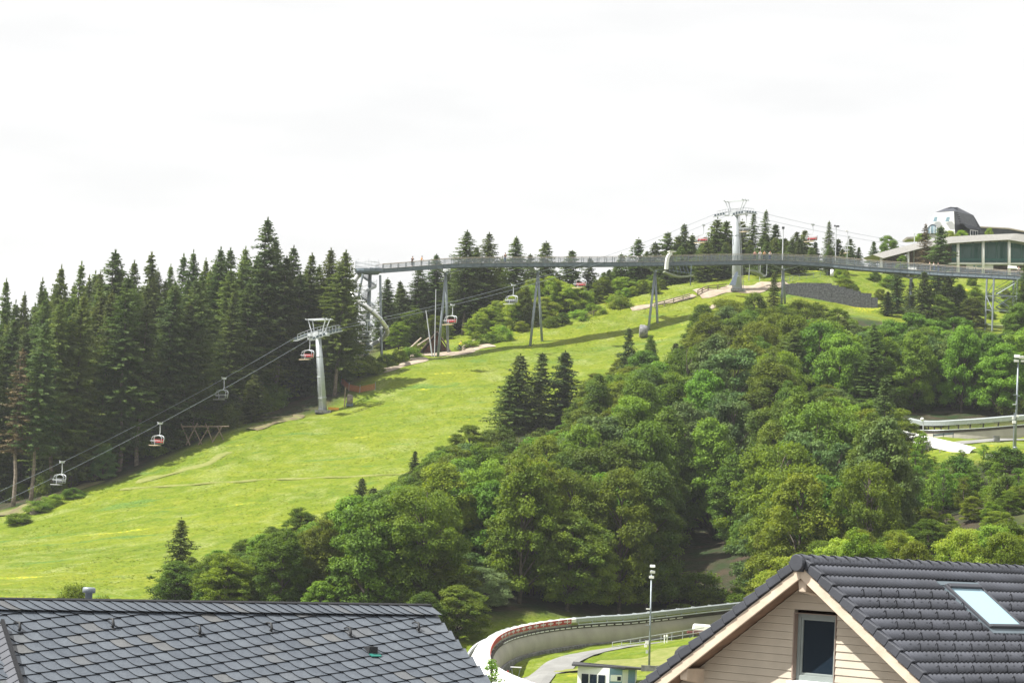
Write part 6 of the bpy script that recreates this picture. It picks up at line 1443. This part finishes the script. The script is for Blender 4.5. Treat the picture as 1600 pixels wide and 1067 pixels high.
a, b_ = P(1487, 405.5, YB + 4.85), P(1640, 406, YB + 4.85); m.bar(a, b_, .1, .5); m.build('glazing_bar', mat('green_frame', (.02, .16, .12), .5), bd)
m = MB(); prism(m, [(1420,391),(1487,378),(1487,412),(1420,412)], YB + 6, YB + 6.4); m.build('stone_wall', M['stone_brown'], bd)
m = MB(); prism(m, [(1483,410.3),(1640,411),(1640,413.5),(1483,413)], YB + 2.5, YB + 5); m.build('terrace_band', M['white'], bd)
m = MB(); prism(m, [(1510,413.5),(1552,413.5),(1552,421),(1510,421)], YB + 3.2, YB + 3.4); pn_ = m.build('sign_panel', M['white'], bd)
m = MB(); prism(m, [(1521,414.6),(1523.5,414.6),(1522.6,417.6),(1521.6,417.2)], YB + 3.12, YB + 3.18); prism(m, [(1527,415.6),(1536,415.7),(1536,417),(1527,416.9)], YB + 3.12, YB + 3.18); m.build('sign_mark', mat('teal_print', (.08, .3, .38), .6), pn_)
m = MB(); prism(m, [(1385,398),(1640,411),(1640,440),(1385,428)], YB + 9, YB + 14); m.build('rear_wall', M['stone_brown'], bd)
m = MB()
for px in (1397, 1424, 1507, 1520, 1547, 1562, 1590): a = P(px, interp(px, [(1397,399.5),(1440,388.6),(1487,381),(1590,376)]), YB + 2); m.box(a - UPV * .0, (.5, .4, .1))
m.build('ceiling_lamps', M['black'], bd)
for i, (x0, x1, dz) in enumerate(((1418, 1432, 0), (1574, 1590, 1))):
    g = P((x0 + x1) / 2, 424 - dz * 2, YB - 1.5); ft = thing('terrace_seat', ['white garden seats on the terrace below the canopy left part', 'pale garden seats on the terrace at the right edge'][i], 'garden seat', g, 'terrace seats')
    m = MB(); m.box(g + UPV * .3, (1.8, .6, .1)); m.box(g + Vector((0, .3, .6)), (1.8, .08, .6)); m.build('seat', M['white'], ft); m = MB()
    for sx in (-.8, .8): m.bar(g + Vector((sx, 0, .3)), g + Vector((sx, 0, -.4)), .06)
    m.build('legs', M['steel'], ft)
# mansard roofed house behind
YM = 524
mh = thing('mansard_house', 'tall house with dark mansard roof, left slope whitened as sun glare, behind the canopy building', 'house', GP(1490, YM))
def q3(m, pts_, mi=0): m.add([P(*p) for p in pts_], [tuple(range(len(pts_)))], mi)
Yf, Yr = YM, YM + 14
m = MB(); q3(m, [(1460.5,332.5,Yf),(1490.5,330.5,Yf),(1492.5,372,Yf-1),(1443,372,Yf-1),(1447,356,Yf-.6)]); 
q3(m, [(1460.5,332.5,Yf),(1447,356,Yf-.6),(1443,372,Yf-1),(1441,372,Yr)]); m.build('glare_white_slope', M['cover_white'], mh)  # slate face coloured white: sun glare painted into the material
m = MB(); q3(m, [(1490.5,330.5,Yf),(1521,336.5,Yr),(1532.5,356,Yr+1),(1534,372,Yr+1),(1492.5,372,Yf-1)]); m.build('mansard_slope', M['slate_roof_far'], mh)
m = MB(); q3(m, [(1460.5,332.5,Yf),(1475,326.5,Yf+3),(1485.5,323.5,Yf+5),(1497,324.5,Yf+7),(1490.5,330.5,Yf)]); q3(m, [(1490.5,330.5,Yf),(1497,324.5,Yf+7),(1521,336.5,Yr)]); q3(m, [(1460.5,332.5,Yf),(1521,336.5,Yr),(1485.5,323.5,Yf+5)]); m.build('cap_roof', M['slate_roof_far'], mh)
m = MB(); prism(m, [(1491.5,324),(1496.3,324),(1496.3,330),(1491.5,330)], Yf + 4, Yf + 5.2); m.build('chimney', M['slate_roof_far'], mh)
m = MB()
for f0 in (0, .16, .32, .48, .64, .8): a = P(1495 + 8 * f0, 332 + 22 * f0, Yf + 1.0); m.box(a, (.5, .5, .12))
m.build('roof_step', M['black'], mh)
for i, (x0, x1) in enumerate(((1458, 1464.5), (1477, 1484))):
    m = MB(); q = [(x0 + 2.5, 339), (x1 + .5, 339), (x1 - 1, 346), (x0, 346)]; prism(m, q, Yf - .9, Yf - .5); m.build('skylight', M['sky_glass'], mh)
dm = bpy.data.objects.new('arched_dormer', None); COL.objects.link(dm); dm.parent = mh; dm.matrix_parent_inverse = parent_inv(mh)
arc = [(1457.5 + 9.0 * math.cos(a), 364.5 - 14.5 * math.sin(a)) for a in [math.pi * k / 12 for k in range(13)]]; m = MB(); prism(m, arc, Yf - 2.2, Yf); m.build('arch', M['steel_dark'], dm)
arc = [(1457.5 + 7.0 * math.cos(a), 364.5 - 11.6 * math.sin(a)) for a in [math.pi * k / 12 for k in range(13)]]; m = MB(); prism(m, arc, Yf - 2.3, Yf - 2.21); m.build('pane', M['sky_glass'], dm)
m = MB()
for px in (1454, 1459.5, 1463): a, b_ = P(px, 354, Yf - 2.35), P(px, 365, Yf - 2.35); m.bar(a, b_, .12)
m.build('mullion', M['white'], dm)
m = MB(); prism(m, [(1514,357),(1530,359),(1530,370),(1514,370)], Yf + 1, Yf + 8); d2 = m.build('dormer', M['slate_roof_far'], mh); m = MB(); prism(m, [(1516,359),(1528,360.5),(1528,369),(1516,369)], Yf + .8, Yf + .96); m.build('window', M['white'], d2)
m = MB()
for k in range(3): prism(m, [(1517 + k * 3.8, 360.3 + k * .4), (1519.8 + k * 3.8, 360.6 + k * .4), (1519.8 + k * 3.8, 367.5), (1517 + k * 3.8, 367.5)], Yf + .7, Yf + .78)
m.build('panes', M['win_glass'], d2)
m = MB(); prism(m, [(1503,348.5),(1531,356.5),(1530,359.5),(1512,357)], Yf + .6, Yf + 8); m.build('dormer_roof', M['slate_roof_far'], mh)
m = MB(); prism(m, [(1500,363),(1530,355),(1576,357.5),(1602,362),(1640,370),(1640,380),(1500,380)], Yr + 2, Yr + 10); m.build('low_wing', M['slate_roof_far'], mh)
m = MB(); a, b_, c_ = P(1530, 354.8, Yr + 1.8), P(1576, 357.2, Yr + 1.8), P(1640, 369.5, Yr + 1.8); m.bar(a, b_, .3, .25); m.bar(b_, c_, .3, .25); m.build('eaves_edge', M['wood_rail'], mh)
m = MB(); prism(m, [(1417,370.5),(1450,369),(1450,372.5),(1418,373.5)], Yf - 4, Yf + 2); o = m.build('side_roof', M['concrete'], mh)
# roof plants
for px, py, wpx in ((1440, 371, 30), (1484, 367, 26), (1502, 366, 22), (1546, 362.5, 15)):
    b_ = P(px, py + 4, YB + 6); tree('bush', b_, 1.3, wpx * YB / F, 'low green bush growing on the roof %s' % ({1440: 'left of the arched dormer', 1484: 'behind the big spruce', 1502: 'below the dark mansard slope', 1546: 'right of the white framed dormer window'}[px]), 'bushes on the canopy roof', vi=1)

# ------------------------------------------------------------------ retaining wall, fences, posts, small things
topw = [(1226,443.5),(1245,441.5),(1283,442),(1300,445.5),(1322,451),(1345,457.5),(1362,464.5),(1372,470)]; botw = [(1226,456),(1260,466),(1300,474),(1330,480),(1352,485),(1372,490)]
m = MB(); YW = 481
for i in range(len(topw) - 1):
    x0, y0 = topw[i]; x1, y1 = topw[i + 1]; k = max(1, int((x1 - x0) / 9))
    for j in range(k):
        xa, xb = x0 + (x1 - x0) * j / k, x0 + (x1 - x0) * (j + 1) / k; ya = y0 + (y1 - y0) * (j + .0) / k
        A_, B_ = P(xa, ya, YW), P(xb - .0, ya, YW); zb_ = min(ground(A_.x, A_.y), A_.z) - 4.5; m.hexa([Vector((A_.x, YW, zb_)), Vector((B_.x - .02, YW, zb_)), Vector((B_.x - .02, YW + 1.5, zb_)), Vector((A_.x, YW + 1.5, zb_)), A_, B_ + Vector((-.02, 0, A_.z - B_.z)), B_ + Vector((-.02, 1.5, A_.z - B_.z)), A_ + Vector((0, 1.5, 0))])
o = m.build('retaining_wall', M['gabion']); tag(o, 'stepped dark grey stone retaining wall below the bridge right of the fourth pylon', 'retaining wall')
def fence(name, lab, pts_, posts, mm, h=1.0, w_=.12, rails=2, cat='fence'):
    t = thing(name, lab, cat, pts_[0]); m = MB()
    for a, b_ in zip(pts_[:-1], pts_[1:]):
        for r_ in range(rails): dz = h * (1 - .45 * r_); m.bar(a + UPV * dz, b_ + UPV * dz, w_)
    m.build('rail', mm, t)
    L_ = lenpath(pts_); s_ = 0
    while s_ <= L_[-1]: m = MB(); p, _, _2 = at_len(pts_, [Vector((0, 1, 0))] * len(pts_), L_, s_); m.bar(p - UPV * .3, p + UPV * (h + .06), w_ * 1.2); s_ += posts; m.build('post', mm, t)
    return t
fence('log_fence', 'curved weathered log rail fence beside the upper bare gravel yard', [G(x, y) for x, y in ((1090,463),(1096,459),(1105,456),(1118,454),(1135,453))], 2, M['wood_log'], 1.0, .16)
fence('log_fence', 'pale log rail fence climbing the path right of the third pylon', [G(x, y) for x, y in ((1022,482),(1040,478),(1052,474),(1066,471),(1078,467))], 2.2, M['wood_rail'], .9, .18)
fence('log_fence', 'low dark rail fence between bushes below the second and third pylons', [G(x, y) for x, y in ((915,497),(930,492),(946,487))], 2, M['wood_log'], .8, .12)
fence('log_fence', 'pale rail beside the path where the cyclist rides', [G(x, y) for x, y in ((722,550),(732,543),(742,538))], 2, M['wood_rail'], .8, .12)
fence('mesh_fence', 'low grey mesh fence along the top of the stone retaining wall', [P(1228, 441, 486), P(1240, 437, 489), P(1262, 434.5, 490), P(1290, 433, 492), P(1314, 431, 493)], 1.6, M['steel'], .9, .05, 3)
# orange safety net
A = [G(x, y) for x, y in ((533,600),(545,612),(562,615),(586,610))]
net = thing('orange_net_fence', 'sagging orange safety net fence in tree shade beside the lower lift tower', 'net fence', A[0]); m = MB()
for a, b_ in zip(A[:-1], A[1:]):
    for k in range(8):
        dz = .12 + k * .13; m.bar(a + UPV * dz, b_ + UPV * dz, .05)
    for k in range(24): q = a.lerp(b_, k / 24); m.bar(q + UPV * .1, q + UPV * 1.1, .04)
m.build('net', M['orange'], net)
for a in A: m = MB(); m.tube([a - UPV * .2, a + UPV * 1.4], .05, 6); m.build('post', M['steel'], net)
# covered round drums (snow gun covers)
def drum(g, lab, mm, r=.85, ln=1.2):
    t = thing('covered_drum', lab, 'covered drum', g); m = MB(); c = g + UPV * 1.05; ax = (Vector((0, 1, 0)), UPV, Vector((1, 0, 0))); m.lathe(c - Vector((ln / 2, 0, 0)), [(0, 0), (r * .8, .02), (r, .15), (r * .95, ln * .6), (r * .82, ln), (0, ln + .05)], 18, ax=ax); m.build('cover', mm, t, True)
    m = MB()
    for s_ in (-.4, .4): m.bar(c + Vector((s_, 0, -.4)), Vector((c.x + s_ * 1.2, c.y, g.z - .3)), .12)
    m.box(g + UPV * .3, (1.1, 1.1, .5)); m.build('stand', M['steel_dark'], t); return t
drum(G(546, 636), 'grey brown tarpaulin covered drum next to a post by the lower lift tower', mat('grey_brown_cover', (.20, .17, .14), .85, var=.4, scale=2, bump=.5), .95, .9)
g = G(538, 637); m = MB(); m.tube([g - UPV * .3, g + UPV * 3.3], .09, 8); m.box(g + UPV * 3.2 + Vector((.2, 0, 0)), (.6, .12, .12)); o = m.build('wooden_post', M['wood_log']); tag(o, 'upright grey post just left of the covered drum near the lower lift tower', 'post')
drum(G(1005, 527), 'grey covered drum at the left foot of the third bridge pylon', M['cover_grey'], 1.2, 1.5)
g = G(521, 641); m = MB(); m.box(g + UPV * .25, (1.7, .35, .4)); o = m.build('orange_beam', mat('orange_yellow_board', (.75, .35, .04), .7)); tag(o, 'short orange yellow board lying at the foot of the lower lift tower', 'board')
# log trestle
g = G(320, 694); tr2 = thing('log_trestle', 'rough crossed log trestle standing at the forest edge above the shaded meadow', 'log trestle', g)
for i in range(7):
    x = -3.1 + i * .95; m = MB(); s_ = 1 if i % 2 else -1; m.tube([g + Vector((x - .8 * s_, .2 * i % .5, -.3)), g + Vector((x + .8 * s_, .1, 2.9 + .3 * math.sin(i * 2)))], [.11, .08], 7); m.build('log', M['wood_log'], tr2)
m = MB(); m.tube([g + Vector((-3.8, .3, 2.5)), g + Vector((3.6, .3, 2.9))], .1, 7); m.build('log', M['wood_log'], tr2)
# log hut with steep roof
g = G(680, 557) + Vector((0, 6, 0)); g.z = ground(g.x, g.y); lh = thing('log_hut', 'brown log hut with steep plank roof between the young trees by the bridge', 'hut', g)
m = MB(); w_ = 2.4
for s_ in (-1, 1): m.hexa([g + Vector(v) for v in ((s_ * 3.0, -2.6, -.6), (s_ * 3.0, 4, -.6), (s_ * .0, 4, 3.4), (s_ * .0, -2.6, 3.4), (s_ * 3.2, -2.6, -.6), (s_ * 3.2, 4, -.6), (s_ * .05, 4, 3.6), (s_ * .05, -2.6, 3.6))])
m.build('roof', M['wood_log'], lh)
m = MB(); m.add([g + Vector(v) for v in ((-2.7, -.4, -.6), (2.7, -.4, -.6), (0, -.4, 3.0), (-2.7, 3.5, -.6), (2.7, 3.5, -.6), (0, 3.5, 3.0))], [(0, 1, 2), (5, 4, 3), (0, 3, 4, 1)]); m.build('wall', mat('red_brown_boards', (.20, .09, .05), .8, var=.3, scale=4), lh)
m = MB(); m.box(g + Vector((.3, -.46, .3)), (1.0, .1, 1.7)); m.build('door', M['rim'], lh)
for i, (x0, y0, x1, y1) in enumerate(((636,548,658,528),(652,540,672,527))): m = MB(); m.tube([P(x0, y0, g.y - 4), P(x1, y1, g.y - 2)], .13, 7); m.build('leaning_log', M['wood_rail'], lh)
# boulder & stones
def boulder(g, r, lab, seed):
    b = bmesh.new(); bmesh.ops.create_icosphere(b, subdivisions=3, radius=r); rg = random.Random(seed); ph = [rg.uniform(0, 6) for _ in range(6)]
    for v in b.verts: c = v.co; v.co *= 1 + .14 * math.sin(c.x * 3 / r + ph[0]) + .12 * math.sin(c.y * 4 / r + ph[1]) + .1 * math.sin(c.z * 5 / r + ph[2]); v.co.z *= .8
    me = bpy.data.meshes.new('boulder'); b.to_mesh(me); b.free(); me.materials.append(M['rock']); o = bpy.data.objects.new('boulder', me); COL.objects.link(o); o.location = g + UPV * r * .4; tag(o, lab, 'boulder')
boulder(G(52, 803), .75, 'brown boulder at the lower left meadow edge below the bushes', 1); boulder(G(467, 829), .4, 'small pale stone at the lower meadow edge by the lone dark tree', 2)
# ridge lamp posts and trail poles
def post(px, pb, pt, Y, lab, head, r=.10, name='lamp_post', cat='lamp post'):
    b_ = P(px, pb, Y); tp_2 = P(px + (pb - pt) * .02, pt, Y); b_.z = min(b_.z, ground(b_.x, b_.y)) - .4; t = thing(name, lab, cat, b_); m = MB(); m.tube([b_, tp_2], [r, r * .7], 8); m.build('pole', M['steel_light'], t)
    m = MB()
    if head == 'box': m.box(tp_2 + UPV * .1, (.45, .45, .4)); m.build('lamp_head', M['black'], t)
    elif head == 'flag': m.box(tp_2 + Vector((-.25, 0, 0)), (.45, .2, .22)); m.build('lamp_head', M['white'], t)
    elif head == 'two': m.box(tp_2 + Vector((.3, 0, .05)), (.6, .3, .3)); m.box(tp_2 + Vector((-.25, 0, .1)), (.3, .3, .3)); m.build('lamp_head', M['black'], t)
    return t
post(1222, 446, 357, 483, 'pale lamp post with black box head on the ridge right of the upper lift tower', 'box', .14)
post(1305, 430, 354, 496, 'pale lamp post on the ridge before the tall slender spruce', 'two', .12)
post(1188, 420, 387, 490, 'small white headed lamp behind the four people on the bridge', 'flag', .06)
post(1324, 400, 361, 500, 'thin ridge pole under the rightmost small chair', 'flag', .07)
post(1429, 372, 364.5, 505, 'short white lamp standing on the side roof of the canopy building', 'flag', .12)
post(676, 556, 484, 451, 'pale leaning wooden pole left of the first pylon', None, .13, 'wooden_pole', 'pole').rotation_euler = (0, R(-9), 0)
post(679, 560, 452, 450, 'upright pale thin pole left of the first pylon', None, .1, 'wooden_pole', 'pole')
g = P(1147, 441, 478); m = MB(); m.hexa([g + Vector(v) for v in ((-.9, -.3, -.6), (.3, -.3, -.6), (.3, .4, -.6), (-.9, .4, -.6), (.3, -.2, 2.0), (.7, -.2, 2.0), (.7, .3, 2.0), (.3, .3, 2.0))]); o = m.build('folded_tarp', mat('blue_grey_tarp', (.22, .26, .36), .7, var=.2)); tag(o, 'blue grey folded tarp leaning on the foot of the upper lift tower', 'tarp')
g = P(1300, 427, 489); m = MB(); m.tube([g - UPV * .6, g + UPV * .7], .32, 12); o = m.build('white_cylinder', M['white'], None, True); tag(o, 'short white cylinder standing behind the bridge railing at the ridge lamp post', 'bin')
# labels of the massed trees: tell them apart by their place between things one can find
byl = {}
for o in COL.objects:
    if o.parent is None and 'label' in o and 'category' in o: byl.setdefault(o['label'], []).append(o)
for lb, l in byl.items():
    if len(l) < 2: continue
    q = [(proj(o.location + UPV * 8)[0], proj(o.location + UPV * 8)[1], o.scale.z, o) for o in l]
    q.sort(key=lambda t: t[0]); n = len(q)
    def ordn(i, n):
        w_ = ['leftmost', 'second from left', 'third from left', 'fourth from left', 'fifth from left']; e_ = ['rightmost', 'second from right', 'third from right', 'fourth from right', 'fifth from right']
        if i < 5 and i <= n / 2: return w_[i]
        if n - 1 - i < 5: return e_[n - 1 - i]
        return None
    if n <= 10:
        for i, t in enumerate(q): t[3]['label'] = (ordn(i, n) or 'central') + ' ' + lb
    else:
        ys = sorted(q, key=lambda t: t[1]); nb = min(6, (n + 9) // 10)
        tiers = {2: ['upper', 'lower'], 3: ['upper', 'middle', 'lower'], 4: ['top', 'second', 'third', 'lowest'], 5: ['top', 'second', 'third', 'fourth', 'lowest'], 6: ['top', 'second', 'third', 'fourth', 'fifth', 'lowest']}[nb]
        for b_i in range(nb):
            part_ = sorted(ys[b_i * n // nb:(b_i + 1) * n // nb], key=lambda t: t[0])
            for i, t in enumerate(part_): t[3]['label'] = tiers[b_i] + ' row ' + (ordn(i, len(part_)) or 'central') + ' ' + lb
for o in COL.objects:
    if 'label' in o and len(o['label'].split()) > 16: print('LONG', o.name, o['label'])
# ------------------------------------------------------------------ light summer haze
hm_ = bpy.data.materials.new('haze'); hm_.use_nodes = True; n = hm_.node_tree; n.nodes.clear()
o_ = n.nodes.new('ShaderNodeOutputMaterial'); pv = n.nodes.new('ShaderNodeVolumePrincipled'); pv.inputs['Color'].default_value = (.93, .96, 1, 1); pv.inputs['Density'].default_value = HAZE; pv.inputs['Anisotropy'].default_value = .3
n.links.new(pv.outputs[0], o_.inputs['Volume'])
m = MB(); m.box((0, 3000, 40), (16500, 16500, 160)); hz_ = m.build('haze', hm_); hz_['kind'] = 'stuff'; hz_['label'] = 'thin pale summer haze in the air over the hill'; hz_['category'] = 'haze'
